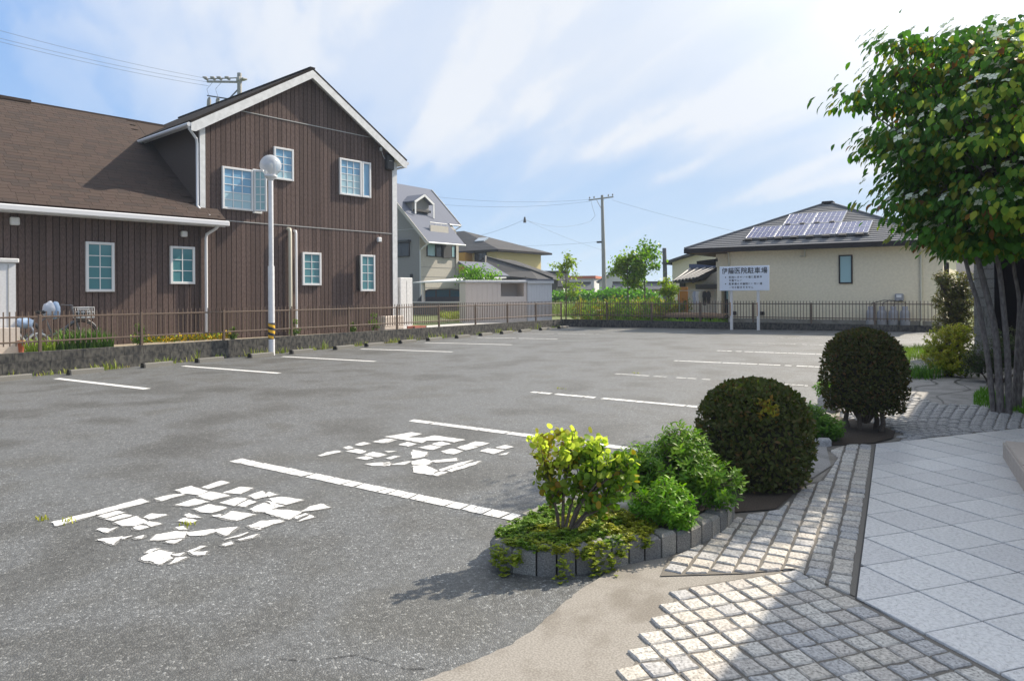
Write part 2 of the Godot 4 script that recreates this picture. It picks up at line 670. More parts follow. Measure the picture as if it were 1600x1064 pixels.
	M.brown_wall = grained([0.050, 0.034, 0.028], [0.075, 0.052, 0.042], 0.04, 1.0, 0.8)
	M.shingle = []
	for g in [[0.042, 0.026, 0.019], [0.050, 0.031, 0.023], [0.036, 0.023, 0.018], [0.047, 0.028, 0.021]]:
		k += 1
		M.shingle.append(grained([g[0] * 0.65, g[1] * 0.65, g[2] * 0.65], [g[0] * 1.25, g[1] * 1.25, g[2] * 1.25], 0.15 + 0.001 * k, 0.4, 0.95, 0.3))
	M.white = flat(0.66, 0.66, 0.66, 0.45)
	M.trim = grained([0.60, 0.60, 0.60], [0.70, 0.70, 0.70], 0.02, 2.0, 0.5)
	M.pipe = flat(0.62, 0.62, 0.64, 0.35)
	M.cream_pipe = flat(0.50, 0.47, 0.38, 0.45)
	M.black = flat(0.012, 0.012, 0.013, 0.55)
	M.dark = flat(0.03, 0.028, 0.027, 0.6)
	M.glass = flat(0.075, 0.21, 0.235, 0.06)
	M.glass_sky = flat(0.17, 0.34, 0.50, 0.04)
	M.glass_blind = flat(0.34, 0.50, 0.56, 0.12)
	M.glass_pale = flat(0.26, 0.42, 0.44, 0.10)
	M.glass_dark = flat(0.018, 0.022, 0.028, 0.05)
	M.curtain = flat(0.30, 0.42, 0.40, 0.5)
	M.fence = flat(0.105, 0.070, 0.048, 0.55)
	M.cream = grained([0.68, 0.60, 0.445], [0.74, 0.655, 0.49], 0.03, 1.8, 0.85, 0.05)
	M.roof_tile = matt(grained([0.125, 0.128, 0.136], [0.17, 0.173, 0.182], 0.06, 1.2, 0.8))
	M.fascia = matt(flat(0.030, 0.026, 0.026, 0.7))
	M.roof_dark = matt(grained([0.022, 0.018, 0.016], [0.045, 0.036, 0.031], 0.08, 0.8, 0.95))
	M.cell = flat(0.050, 0.056, 0.155, 0.2)
	M.cell_line = flat(0.34, 0.36, 0.40, 0.4)
	M.metal = flat(0.38, 0.39, 0.41, 0.4, 0.6)
	M.dull_metal = flat(0.17, 0.17, 0.18, 0.5, 0.3)
	M.kerb = []
	for g in [[0.20, 0.19, 0.172], [0.24, 0.23, 0.205], [0.165, 0.16, 0.15]]:
		var km := grained([g[0] * 0.55, g[1] * 0.55, g[2] * 0.55], [g[0] * 1.35, g[1] * 1.35, g[2] * 1.35], 0.05 + g[0] * 0.1, 0.35, 0.85, 0.4)
		M.kerb.append(km)
	M.steel = flat(0.32, 0.32, 0.31, 0.6)
	M.pole_concrete = grained([0.24, 0.235, 0.22], [0.33, 0.325, 0.31], 0.03, 1.5, 0.85)
	M.wire = flat(0.16, 0.18, 0.20, 0.6)
	M.rust = grained([0.58, 0.57, 0.56], [0.66, 0.64, 0.62], 0.03, 0.5, 0.6)
	M.rust_spot = grained([0.30, 0.13, 0.05], [0.52, 0.40, 0.30], 0.06, 0.3, 0.8)
	M.sign_white = flat(0.66, 0.70, 0.78, 0.4)
	M.ink = flat(0.03, 0.033, 0.04, 0.5)
	M.yellow = flat(0.72, 0.40, 0.02, 0.5)
	M.bark = grained([0.10, 0.088, 0.082], [0.20, 0.18, 0.17], 0.03, 0.5, 0.85, 0.5, Vector3(1, 0.35, 1))
	M.twig = grained([0.07, 0.052, 0.04], [0.16, 0.125, 0.095], 0.05, 0.3, 0.9)
	M.leaf = leafy(0.42, 0.95)
	M.matt_leaf = leafy(0.6, 0.7)
	M.petal = leafy(0.6, 0.5)
	M.stone = grained([0.24, 0.225, 0.20], [0.46, 0.44, 0.41], 0.04, 0.6, 0.85, 1.0)
	M.wood = grained([0.30, 0.18, 0.11], [0.42, 0.27, 0.17], 0.04, 0.6, 0.7, 0.1, Vector3(0.3, 1, 1))
	M.orange = flat(0.50, 0.20, 0.045, 0.6)
	M.terracotta = flat(0.40, 0.12, 0.06, 0.8)
	M.grey_wall = grained([0.21, 0.20, 0.19], [0.245, 0.235, 0.222], 0.03, 1.5, 0.85)
	M.beige_wall = grained([0.40, 0.37, 0.32], [0.47, 0.44, 0.39], 0.03, 1.5, 0.85)
	M.slate = matt(grained([0.12, 0.13, 0.165], [0.165, 0.178, 0.215], 0.06, 1.5, 0.85))
	M.kawara = matt(grained([0.055, 0.055, 0.058], [0.105, 0.103, 0.102], 0.05, 1.0, 0.85))
	M.kawara_pale = grained([0.34, 0.32, 0.29], [0.45, 0.42, 0.39], 0.05, 1.0, 0.6)
	M.ochre = flat(0.62, 0.50, 0.24, 0.85)
	M.ochre_deep = flat(0.42, 0.21, 0.02, 0.8)
	M.shed = grained([0.60, 0.52, 0.46], [0.66, 0.575, 0.51], 0.03, 1.0, 0.5)
	M.shed_pale = grained([0.57, 0.57, 0.58], [0.63, 0.63, 0.64], 0.03, 1.0, 0.45)
	M.car_paint = flat(0.022, 0.030, 0.050, 0.22, 0.2)
	M.car_paint.clearcoat_enabled = true
	M.rubber = flat(0.02, 0.02, 0.02, 0.8)
	M.cloth_pale = flat(0.42, 0.45, 0.52, 0.9)
	M.cloth_blue = flat(0.30, 0.40, 0.56, 0.8)
	M.cloth_dark = flat(0.045, 0.04, 0.04, 0.9)
	M.cloth_cream = flat(0.60, 0.55, 0.42, 0.9)
	M.gas = flat(0.27, 0.27, 0.29, 0.6)
	M.glass_car = flat(0.03, 0.10, 0.16, 0.05)
	M.glass_light = flat(0.40, 0.46, 0.52, 0.1)
	M.pink = flat(0.42, 0.30, 0.26, 0.8)
	M.blue_ridge = flat(0.05, 0.07, 0.14, 0.5)
	M.white_wall = grained([0.50, 0.50, 0.50], [0.58, 0.58, 0.58], 0.03, 1.5, 0.7)
	M.steel_dark = flat(0.10, 0.10, 0.10, 0.6)
	M.white_paint = grained([0.60, 0.60, 0.62], [0.68, 0.68, 0.69], 0.02, 1.5, 0.35)
	M.grout = flat(0.055, 0.052, 0.05, 0.9)
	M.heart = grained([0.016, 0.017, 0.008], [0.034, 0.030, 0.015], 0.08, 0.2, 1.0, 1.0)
	M.bract = leafy(0.6, 0.5)
	M.bract.vertex_color_use_as_albedo = false
	M.bract.albedo_color = srgb(0.62, 0.64, 0.52)
	M.crate_red = flat(0.45, 0.16, 0.12, 0.6)
	M.slab_pale = grained([0.36, 0.35, 0.33], [0.44, 0.43, 0.41], 0.05, 0.8, 0.85)
	M.stone_clad = grained([0.22, 0.205, 0.185], [0.33, 0.31, 0.28], 0.05, 0.7, 0.9, 0.5)
	M.clinic_white = flat(0.70, 0.68, 0.64, 0.8)
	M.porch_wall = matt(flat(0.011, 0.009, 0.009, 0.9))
	var gl := StandardMaterial3D.new()
	gl.transparency = BaseMaterial3D.TRANSPARENCY_ALPHA
	gl.albedo_color = Color(0.80, 0.82, 0.85, 0.50)
	gl.roughness = 0.05
	M.clear = gl
	M.lamp_inner = flat(0.50, 0.50, 0.50, 0.5)

# ---------- ground, asphalt, painted markings ----------
const CHIPS_NEAR := [
	[-5011,-1982, -5006,-2232, -4929,-2206, -4902,-1969],
	[-5006,-2232, -5041,-2565, -4922,-2555, -4925,-2223],
	[-4877,-2208, -4895,-2323, -4816,-2336, -4796,-2216],
	[-4770,-2204, -4779,-2314, -4705,-2331, -4704,-2217],
	[-4656,-2205, -4664,-2342, -4476,-2319, -4473,-2239, -4544,-2200],
	[-4591,-2359, -4631,-2428, -4515,-2465, -4526,-2357],
	[-4468,-2296, -4478,-2331, -4367,-2346, -4370,-2290],
	[-4445,-2217, -4448,-2263, -4375,-2274, -4373,-2217],
	[-4607,-2075, -4615,-2096, -4539,-2118, -4542,-2155, -4493,-2082],
	[-4405,-1990, -4339,-2093, -4239,-1997],
	[-4317,-2082, -4300,-2130, -4289,-2076],
	[-4249,-2126, -4248,-2175, -4207,-2140],
	[-4127,-2155, -4190,-2224, -4155,-2317, -4085,-2353, -3998,-2284, -4084,-2182],
	[-4023,-2192, -3984,-2265, -3955,-2205],
	[-4061,-2343, -3987,-2466, -3934,-2449, -3934,-2379, -4005,-2329],
	[-3968,-2478, -3922,-2546, -3893,-2573, -3818,-2447, -3872,-2450],
	[-3889,-1984, -3918,-2093, -3818,-2114, -3785,-2082, -3771,-1988, -3833,-1969],
	[-3754,-1979, -3771,-2074, -3735,-2068, -3706,-1986],
	[-3791,-2099, -3760,-2151, -3739,-2111],
	[-3668,-2024, -3721,-2081, -3682,-2117, -3665,-2056],
	[-3942,-2035, -3969,-2072, -3946,-2105, -3922,-2041],
	[-3757,-2174, -3777,-2261, -3753,-2272, -3734,-2178],
	[-3725,-2173, -3668,-2231, -3636,-2198, -3662,-2171],
	[-4412,-2530, -4417,-2562, -4276,-2557, -4347,-2512],
	[-4326,-2440, -4352,-2495, -4235,-2504, -4223,-2472],
	[-4218,-2360, -4201,-2397, -4128,-2378, -4166,-2353],
	[-5051,-2827, -5051,-2949, -4818,-2934, -4783,-2847, -4904,-2808],
	[-4964,-2624, -4950,-2744, -4880,-2794, -4864,-2618],
	[-4754,-2830, -4780,-2939, -4562,-2949, -4574,-2821],
	[-4941,-2971, -4989,-3158, -4888,-3160, -4871,-2976],
	[-4667,-2973, -4704,-3136, -4597,-3164, -4540,-3026],
	[-4684,-2621, -4705,-2774, -4556,-2783, -4578,-2655],
	[-4485,-2635, -4497,-2747, -4320,-2769, -4306,-2655, -4373,-2628],
	[-4466,-2822, -4473,-2952, -4387,-2971, -4314,-2829],
	[-4298,-2846, -4347,-2963, -4269,-2961, -4231,-2856],
	[-4439,-3025, -4464,-3153, -4314,-3086, -4328,-3008],
	[-4364,-3107, -4397,-3165, -4289,-3153, -4299,-3095],
	[-4248,-3058, -4212,-3131, -4019,-3166, -4033,-3037, -4157,-3031],
	[-4212,-3013, -4017,-3005, -4048,-2970],
	[-4155,-2841, -4192,-2970, -4029,-2966, -4015,-2853, -4099,-2830],
	[-4165,-2627, -4219,-2740, -4025,-2787, -4016,-2650],
	[-4240,-2623, -4222,-2663, -4183,-2630],
	[-4004,-2859, -3998,-2924, -3922,-2962, -3806,-2983, -3746,-2847, -3871,-2840],
	[-3813,-2994, -3847,-3080, -3836,-3172, -3725,-3156, -3766,-3054],
	[-3746,-2889, -3755,-2977, -3727,-2974, -3716,-2880],
	[-3660,-2859, -3699,-2970, -3647,-2957],
	[-3860,-2625, -3867,-2729, -3795,-2802, -3748,-2804, -3756,-2651],
	[-3830,-2618, -3743,-2633, -3740,-2622],
	[-3762,-2410, -3753,-2476, -3754,-2549, -3738,-2473],
	[-3688,-2445, -3673,-2559, -3646,-2508, -3670,-2444],
	[-3688,-2340, -3691,-2396, -3655,-2380, -3662,-2346],
]
const CHIPS_FAR := [
	[-5099,-5035, -5030,-5337, -4886,-5335, -4888,-5125, -4721,-5190, -4707,-5335, -4315,-5331, -4335,-5191, -4470,-5207, -4623,-5116, -4588,-5009, -4817,-5034],
	[-4922,-4843, -4941,-4961, -4892,-4977, -4881,-4836],
	[-4717,-4839, -4728,-4958, -4596,-4942, -4587,-4826],
	[-4462,-5022, -4454,-5152, -4313,-5110, -4333,-4995],
	[-4468,-4837, -4446,-4970, -4306,-4963, -4299,-4839],
	[-4158,-5022, -4161,-5158, -4010,-5139, -4023,-4986],
	[-4158,-5172, -4172,-5319, -4019,-5328, -4021,-5180],
	[-4181,-4835, -4169,-4957, -4020,-4931, -4010,-4800, -4080,-4785],
	[-3875,-5018, -3892,-5140, -3726,-5164, -3714,-4993],
	[-3846,-5208, -3829,-5337, -3722,-5311, -3740,-5212],
	[-3647,-4991, -3636,-5122, -3610,-5013],
	[-4367,-4640, -4442,-4736, -4262,-4731, -4178,-4592, -4214,-4492],
	[-4147,-4405, -4117,-4524, -3996,-4496, -3951,-4401, -4065,-4332],
	[-4010,-4513, -3898,-4698, -3829,-4622, -3947,-4486],
	[-4032,-4304, -3963,-4370, -3745,-4271, -3706,-4155, -3877,-4146],
	[-3703,-4166, -3707,-4272, -3653,-4283, -3646,-4158],
	[-3754,-4311, -3761,-4564, -3727,-4709, -3704,-4527, -3712,-4292],
	[-3682,-4332, -3678,-4590, -3651,-4719, -3618,-4579, -3633,-4317],
	[-4222,-4237, -4173,-4389, -4141,-4399, -4134,-4276],
	[-4321,-4251, -4309,-4282, -4231,-4232, -4229,-4161],
	[-5026,-4132, -5060,-4250, -5022,-4357, -4964,-4335, -4984,-4131],
	[-5077,-4470, -5086,-4537, -4986,-4513, -4995,-4449],
	[-5084,-4618, -5091,-4739, -4999,-4731, -5006,-4622],
	[-4935,-4381, -4927,-4489, -4782,-4473, -4754,-4389],
	[-4678,-4368, -4706,-4490, -4514,-4467, -4518,-4368],
	[-4656,-4249, -4631,-4332, -4522,-4314, -4536,-4243],
	[-4421,-4374, -4423,-4479, -4373,-4488, -4362,-4374],
	[-4628,-4564, -4549,-4623, -4571,-4553],
	[-4423,-4137, -4383,-4195, -4293,-4289, -4206,-4196, -4324,-4124],
	[-5030,-4807, -5025,-4973, -4901,-4981, -4902,-4819],
]

func make_ground():
	var st := mb()
	# the neighbouring gardens and fields behind the two low walls, and open land to the horizon
	quad(st, Vector3(-500, YARD, 500), Vector3(-15.33, YARD, 500), Vector3(-15.33, YARD, -500), Vector3(-500, YARD, -500), Vector3.UP)
	quad(st, Vector3(-15.33, YARD, -25.6), Vector3(500, YARD, -25.6), Vector3(500, YARD, -500), Vector3(-15.33, YARD, -500), Vector3.UP)
	quad(st, Vector3(1.0, -0.1, -25.6), Vector3(500, -0.1, -25.6), Vector3(500, -0.1, 500), Vector3(1.0, -0.1, 500), Vector3.UP)
	quad(st, Vector3(-15.33, -0.3, 9.0), Vector3(1.0, -0.3, 9.0), Vector3(1.0, -0.3, 500), Vector3(-15.33, -0.3, 500), Vector3.UP)
	struct("ground", st, M.field)
	st = mb()
	sheet(st, pv([-15.33, 9, -15.33, -25.6, 2.0, -25.6, 2.0, 9]), 0.0)
	var lot := struct("car_park_asphalt", st, M.asphalt)
	var right := [[-5.53, -3.64, -2.43, -3.65, 0.16], [-5.54, -5.86, -2.5, -5.79, 0.16], [-5.57, -8.42, -2.9, -8.30, 0.22], [-5.55, -10.99, -2.37, -10.89, 0.45], [-5.52, -13.6, -2.55, -13.6, 0.2], [-5.54, -16.28, -2.6, -16.2, 0.25], [-5.58, -18.97, -2.6, -18.9, 0.7], [-5.5, -21.38, -2.6, -21.4, 0.55]]
	var left := [[-14.26, -5.73, -11.16, -5.79, 0.05], [-14.27, -8.17, -11.13, -8.25, 0.05], [-14.2, -10.62, -11.16, -10.73, 0.06], [-14.18, -13.1, -11.2, -13.38, 0.1], [-14.15, -15.64, -11.2, -15.95, 0.12], [-14.17, -18.18, -11.2, -18.46, 0.25], [-14.2, -20.6, -11.2, -21.1, 0.3], [-14.2, -23.1, -11.2, -23.6, 0.45]]
	for l in right + left:
		obj("parking_line", painted_line(l), M.paint if l[4] < 0.3 else M.old_paint, lot)
	for set in [CHIPS_NEAR, CHIPS_FAR]:
		var ghost := mb()
		var mk := mb()
		for c in set:
			chip(ghost, c, 0.016, 0.0025, 0.014)
			chip(mk, c, 0.005, 0.005, 0.008)
		stuff(obj("worn_marking_trace", ghost, M.ghost_paint, lot))
		stuff(obj("painted_marking", mk, M.paint, lot))
	# hairline cracks and tufts in the asphalt
	st = mb()
	crack(st, Vector2(-2.35, -1.72), Vector2(-1.74, -2.06), 0.0022, 0.003)
	stuff(obj("asphalt_crack", st, M.black, lot))

func painted_line(l: Array) -> SurfaceTool:
	var st := mb()
	var a := Vector2(l[0], l[1])
	var b := Vector2(l[2], l[3])
	var d := (b - a).normalized()
	var n := Vector2(-d.y, d.x)
	var s := 0.0
	var total := (b - a).length()
	var wear: float = l[4]
	while s < total:
		var step := rng.randf_range(0.05, 0.16) if wear > 0.15 else rng.randf_range(0.2, 0.7)
		var e := minf(total, s + step)
		var lost := wear > 0.17 and rng.randf() < wear * 0.35
		if not lost:
			var sl := rng.randf_range(-0.02, 0.03) * (1.0 if wear > 0.15 else 0.0)
			var w0 := 0.065 - rng.randf() * 0.035 * wear * 2.0
			var w1 := 0.065 - rng.randf() * 0.035 * wear * 2.0
			var gap := rng.randf_range(0.002, 0.014) * (1.0 if wear > 0.15 else 0.0)
			sheet(st, PackedVector2Array([a + d * (s + gap) - n * w0, a + d * (e + rng.randf_range(-0.01, 0.01) * wear) - n * w0 * rng.randf_range(0.85, 1.0), a + d * (e + sl) + n * w1, a + d * (s + gap + sl * 0.8) + n * w1]), 0.004)
		s = e
	return st

func chip(st: SurfaceTool, c: Array, grow: float, up: float, ragged: float):
	# one flake of road paint: outline in millimetres, its rim broken up a little
	var p := PackedVector2Array()
	var n := c.size() / 2
	for i in n:
		var a := Vector2(c[i * 2], c[i * 2 + 1]) * 0.001
		var b := Vector2(c[(i * 2 + 2) % c.size()], c[(i * 2 + 3) % c.size()]) * 0.001
		p.append(a)
		var m := int((b - a).length() / 0.04)
		var out := (b - a).orthogonal().normalized()
		for k in m:
			p.append(a.lerp(b, (k + 0.5) / m) + out * rng.randf_range(-1, 1) * ragged)
	for q in Geometry2D.offset_polygon(p, grow):
		if Geometry2D.triangulate_polygon(q).size() > 0:
			sheet(st, q, up)

func crack(st: SurfaceTool, a: Vector2, b: Vector2, w: float, up: float):
	var n := 14
	var last := a
	for i in n:
		var t := (i + 1.0) / n
		var p := a.lerp(b, t) + (b - a).orthogonal() * 0.06 * sin(t * 9.0 + a.x) * (1.0 - t) * t * 4.0 + Vector2(rng.randf_range(-1, 1), rng.randf_range(-1, 1)) * 0.012
		var o := (p - last).orthogonal().normalized() * w * rng.randf_range(0.3, 1.0)
		sheet(st, PackedVector2Array([last - o, p - o, p + o, last + o]), up)
		last = p

# ---------- the brown house ----------
func hv(u: float, v: float, y: float) -> Vector3:
	return Vector3(v, y, -u)

func wall_piece(st: SurfaceTool, poly: Array, v0: float, v1: float):
	prism(st, pv(poly), Transform3D(Basis(Vector3(0, 0, -1), Vector3.UP, Vector3.RIGHT), Vector3.ZERO), v0, v1)

func window_at(parent: Node3D, at: Transform3D, w: float, h: float, cols: int, rows: int, frame_m: Material, glass_m: Material, deep := 0.07, rim := 0.06, low_rows := 0, low_m: Material = null) -> MeshInstance3D:
	# a framed window in at's x-y plane, its outside along z; origin at the lower left corner
	var st := mb()
	soft_box(st, Vector3(0, 0, 0), Vector3(rim, h, deep), 0.006)
	soft_box(st, Vector3(w - rim, 0, 0), Vector3(w, h, deep), 0.006)
	soft_box(st, Vector3(rim, 0, 0), Vector3(w - rim, rim, deep - 0.003), 0.006)
	soft_box(st, Vector3(rim, h - rim, 0), Vector3(w - rim, h, deep - 0.003), 0.006)
	var f := obj("window", st, frame_m, parent)
	f.transform = at
	var gw := (w - 2 * rim) / cols
	var gh := (h - 2 * rim) / rows
	for i in cols:
		for j in rows:
			var g := mb()
			box(g, Vector3(rim + i * gw, rim + j * gh, 0.010), Vector3(rim + (i + 1) * gw, rim + (j + 1) * gh, deep * 0.42 + rng.randf_range(0, 0.0015)))
			var pn := obj("pane", g, low_m if j < low_rows else glass_m, f)
			pn.rotation = Vector3(rng.randf_range(-1, 1), rng.randf_range(-1, 1), 0) * 0.0025
	if cols * rows > 1:
		var b := mb()
		for i in range(1, cols):
			box(b, Vector3(rim + i * gw - 0.010, rim, 0.012), Vector3(rim + i * gw + 0.010, h - rim, deep * 0.42 + 0.012))
		for j in range(1, rows):
			box(b, Vector3(rim, rim + j * gh - 0.010, 0.012), Vector3(w - rim, rim + j * gh + 0.010, deep * 0.42 + 0.010))
		obj("glazing_bar", b, frame_m, f)
	return f

func u_frame(u: float, y: float, v: float) -> Transform3D:
	return Transform3D(Basis(Vector3(0, 0, -1), Vector3.UP, Vector3.RIGHT), hv(u, v, y))

func make_brown_house():
	var h := thing("brown_house", "two storey brown board clad house with white trimmed gable and shingled side wing", "house", HOUSE_AT, HOUSE_TURN)
	var top := func(u): return 7.94 - 0.611 * absf(u - 3.3)
	var st := mb()
	wall_piece(st, [0.11, 0.2, 6.5, 0.2, 6.5, top.call(6.5) - 0.2, 3.3, 7.72, 0.11, top.call(0.11) - 0.2], -8.0, -0.035)
	var wall := obj("gable_wall", st, M.brown_wall, h)
	var seams := [0.2, 3.40, 6.355, 9.0]
	var u := 0.13
	while u < 6.35:
		var w := 0.136
		for k in 3:
			var y0: float = seams[k] + (0.012 if k > 0 else 0.0)
			var ya: float = minf(seams[k + 1] - 0.012, top.call(u) - 0.21)
			var yb: float = minf(seams[k + 1] - 0.012, top.call(u + w) - 0.21)
			if minf(ya, yb) - y0 < 0.02:
				continue
			st = mb()
			var d := rng.randf_range(-0.004, 0.0)
			var pl: Array = [u + 0.008, y0, u + w - 0.008, y0, u + w - 0.008, yb, u + 0.008, ya]
			if u < 3.3 and u + w > 3.3 and k == 2:
				pl = [u + 0.007, y0, u + w - 0.007, y0, u + w - 0.007, yb, 3.3, 7.72, u + 0.007, ya]
			wall_piece(st, pl, -0.033, d)
			obj("board", st, M.board[rng.randi() % 3], wall)
		u += w
	# side wing wall and boards
	st = mb()
	wall_piece(st, [-14, 0.2, 0.11, 0.2, 0.11, 3.3, -14, 3.3], -8.1, -0.10)
	# the gable end of the wing hides behind the tall block; its far end closes the roof
	prism(st, pv([-8.1, 3.3, -0.1, 3.3, -4.04, 6.4]), Transform3D(Basis(Vector3.RIGHT, Vector3.UP, Vector3(0, 0, 1)), Vector3.ZERO), 13.8, 14.0)
	var ww := obj("wing_wall", st, M.brown_wall, h)
	u = -5.6
	while u < 0.05:
		st = mb()
		wall_piece(st, [u + 0.008, 0.2, minf(0.105, u + 0.122), 0.2, minf(0.105, u + 0.122), 3.28, u + 0.008, 3.28], -0.097, -0.060 + rng.randf_range(-0.004, 0.0))
		obj("board", st, M.board[rng.randi() % 3], ww)
		u += 0.13
	st = mb()
	wall_piece(st, [-13.9, 0.2, -5.62, 0.2, -5.62, 3.28, -13.9, 3.28], -0.097, -0.065)
	obj("end_cladding", st, M.board[1], ww)
	# flashings, corner posts
	for y in [3.40, 6.355]:
		var half := minf(3.15, (7.7 - y) / 0.611)
		st = mb()
		box(st, Vector3(-0.02, y - 0.012, -3.3 - half), Vector3(0.012, y + 0.012, -3.3 + half))
		obj("flashing", st, M.steel, h)
	for c in [[0.11, 0.25, 5.75, 3.62], [6.36, 6.55, 5.72, 0.25]]:
		st = mb()
		box(st, Vector3(-0.16, c[3], -c[1]), Vector3(0.022, c[2], -c[0]))
		obj("corner_trim", st, M.trim, h)
	# gable roof
	for s in [-1.0, 1.0]:
		st = mb()
		var e: float = 3.3 + s * 3.52
		slab(st, hv(3.3, 0.22, 7.96), hv(e, 0.22, 5.81), hv(e, -8.3, 5.81), hv(3.3, -8.3, 7.96), 0.07)
		var r := obj("gable_roof", st, M.roof_dark, h)
		st = mb()
		slab(st, hv(3.3, 0.20, 7.885), hv(e - s * 0.03, 0.20, 5.755), hv(e - s * 0.03, -8.2, 5.755), hv(3.3, -8.2, 7.885), 0.10)
		obj("soffit", st, M.trim, r)
		st = mb()
		var f := Transform3D(Basis(Vector3(0, 0, -1), Vector3.UP, Vector3.RIGHT), Vector3.ZERO)
		prism(st, pv([3.3, 7.885, e - s * 0.02, 5.745, e - s * 0.02, 5.55, e - s * 0.14, 5.55, 3.3, 7.66]), f, 0.203, 0.228)
		obj("rake_board", st, M.trim, r)
		st = mb()
		tube(st, [hv(e + s * 0.03, 0.22, 5.70), hv(e + s * 0.03, -8.2, 5.72)], 0.055, 8)
		obj("gutter", st, M.pipe, r)
	st = mb()
	box(st, Vector3(-8.3, 7.93, -3.38), Vector3(0.22, 7.972, -3.22))
	obj("ridge_cap", st, M.fascia, h)
	# wing roof: eave at v 0.47, ridge at v -4.04
	var th := atan(0.705)
	st = mb()
	slab(st, hv(-14, 0.47, 3.37), hv(0.11, 0.47, 3.37), hv(0.11, -4.04, 6.55), hv(-14, -4.04, 6.55), 0.12)
	slab(st, hv(-14, -8.6, 3.37), hv(0.11, -8.6, 3.37), hv(0.11, -4.045, 6.55), hv(-14, -4.045, 6.55), 0.12)
	slab(st, hv(0.112, 0.47, 3.37), hv(0.56, 0.47, 3.37), hv(0.56, 0.03, 3.68), hv(0.112, 0.03, 3.68), 0.12)
	tri(st, hv(0.11, -3.25, 6.0), hv(0.11, -4.04, 6.555), hv(1.02, -4.04, 6.555), Vector3(1, 1, 0))
	tri(st, hv(0.11, -4.83, 6.0), hv(0.11, -4.04, 6.555), hv(1.02, -4.04, 6.555), Vector3(-1, 1, 0))
	var wr := obj("wing_roof", st, M.shingle[0], h)
	var shapes := []
	for wd in [0.30, 0.33, 0.26]:
		var sm := mb()
		box(sm, Vector3(0.002, -0.01, 0.0), Vector3(wd - 0.004, 0.165, 0.006))
		sm.generate_normals()
		shapes.append(sm.commit())
	var more := [[], [], [], []]
	var made := 0
	var row := 0
	var s0 := 0.0
	while s0 < 5.40:
		var uu := -5.4 + rng.randf() * 0.3
		while uu < 0.50:
			var kind := rng.randi() % 3 if made < 300 else 0
			var wd2: float = [0.30, 0.33, 0.26][kind]
			if not (uu + wd2 > 0.56 or (uu + wd2 > 0.10 and s0 > 0.38)):
				var sl := Basis(Vector3(0, 0, -1), Vector3(-cos(th), sin(th), 0), Vector3(sin(th), cos(th), 0))
				var b := sl * Basis(Vector3.RIGHT, -0.02)
				var t := Transform3D(b, hv(uu, 0.49 - s0 * cos(th), 3.372 + s0 * sin(th)) + sl.z * (0.003 + 0.0015 * rng.randf()))
				var mk := rng.randi() % 4 if rng.randf() < 0.7 else (row % 4)
				if made < 300:
					var o := obj("shingle", shapes[kind], M.shingle[mk], wr)
					o.transform = t
					made += 1
				else:
					more[mk].append(t)
			uu += wd2
		s0 += 0.148
		row += 1
	for mk in 4:
		var cs := []
		for t in more[mk]:
			cs.append(Color.WHITE)
		many("upper_shingles", shapes[0], M.shingle[mk], more[mk], cs, wr)
	st = mb()
	box(st, Vector3(-4.16, 6.52, 2.5), Vector3(-3.92, 6.60, 14.0))
	box(st, Vector3(-4.11, 6.50, -0.95), Vector3(-3.97, 6.572, 2.5))
	obj("ridge_cap", st, M.shingle[1], wr)
	st = mb()
	soft_box(st, Vector3(0.44, 3.20, -0.62), Vector3(0.56, 3.33, 14.0), 0.02)
	box(st, Vector3(0.40, 3.18, -0.56), Vector3(0.437, 3.36, 14.0))
	obj("gutter", st, M.pipe, wr)
	st = mb()
	box(st, Vector3(-0.05, 3.21, -0.55), Vector3(0.41, 3.245, 14.0))
	obj("soffit", st, M.trim, wr)
	# downpipes
	st = mb()
	tube(st, [hv(-0.25, 0.16, 5.68), hv(-0.22, 0.16, 5.60), hv(0.04, -0.02, 5.42), hv(0.06, -0.02, 5.3), hv(0.06, -0.02, 3.72), hv(0.10, 0.10, 3.58), hv(0.20, 0.36, 3.44)], 0.035, 8)
	obj("downpipe", st, M.pipe, h)
	st = mb()
	tube(st, [hv(0.36, 0.48, 3.22), hv(0.34, 0.40, 3.14), hv(0.24, 0.09, 3.0), hv(0.23, 0.07, 2.9), hv(0.23, 0.07, 0.3)], 0.038, 8)
	obj("downpipe", st, M.pipe, h)
	st = mb()
	tube(st, [hv(6.86, 0.12, 5.66), hv(6.83, 0.10, 5.60), hv(6.6, -0.06, 5.52), hv(6.58, -0.10, 5.4), hv(6.58, -0.10, 0.3)], 0.035, 8)
	obj("downpipe", st, M.pipe, h)
	# pipe covers
	st = mb()
	tube(st, [hv(2.60, 0.01, 3.30), hv(2.60, 0.10, 3.29), hv(2.60, 0.12, 3.20), hv(2.60, 0.12, 0.3)], 0.052, 8)
	obj("duct", st, M.cream_pipe, h)
	st = mb()
	tube(st, [hv(2.80, 0.01, 3.25), hv(2.80, 0.08, 3.25), hv(2.80, 0.10, 3.18), hv(2.80, 0.10, 0.3)], 0.038, 8)
	obj("duct", st, M.pipe, h)
	# vents
	for v in [[5.72, 3.10, 0.15, 0.0], [-3.93, 2.95, 0.17, -0.06], [-0.36, 2.91, 0.145, -0.06]]:
		st = mb()
		soft_box(st, hv(v[0] + v[2], v[3], v[1]), hv(v[0], v[3] + 0.10, v[1] + v[2]), 0.02)
		obj("vent_hood", st, M.white, h)
	# antenna unit and small brackets high on the right
	st = mb()
	soft_box(st, hv(6.36, 0.01, 5.42), hv(6.05, 0.14, 5.92), 0.03)
	var speaker := obj("wall_unit", st, M.black, h)
	st = mb()
	box(st, hv(6.26, 0.14, 5.69), hv(6.14, 0.146, 5.71))
	obj("badge", st, M.steel, speaker)
	st = mb()
	soft_box(st, hv(5.93, 0.0, 5.98), hv(5.85, 0.08, 6.1), 0.02)
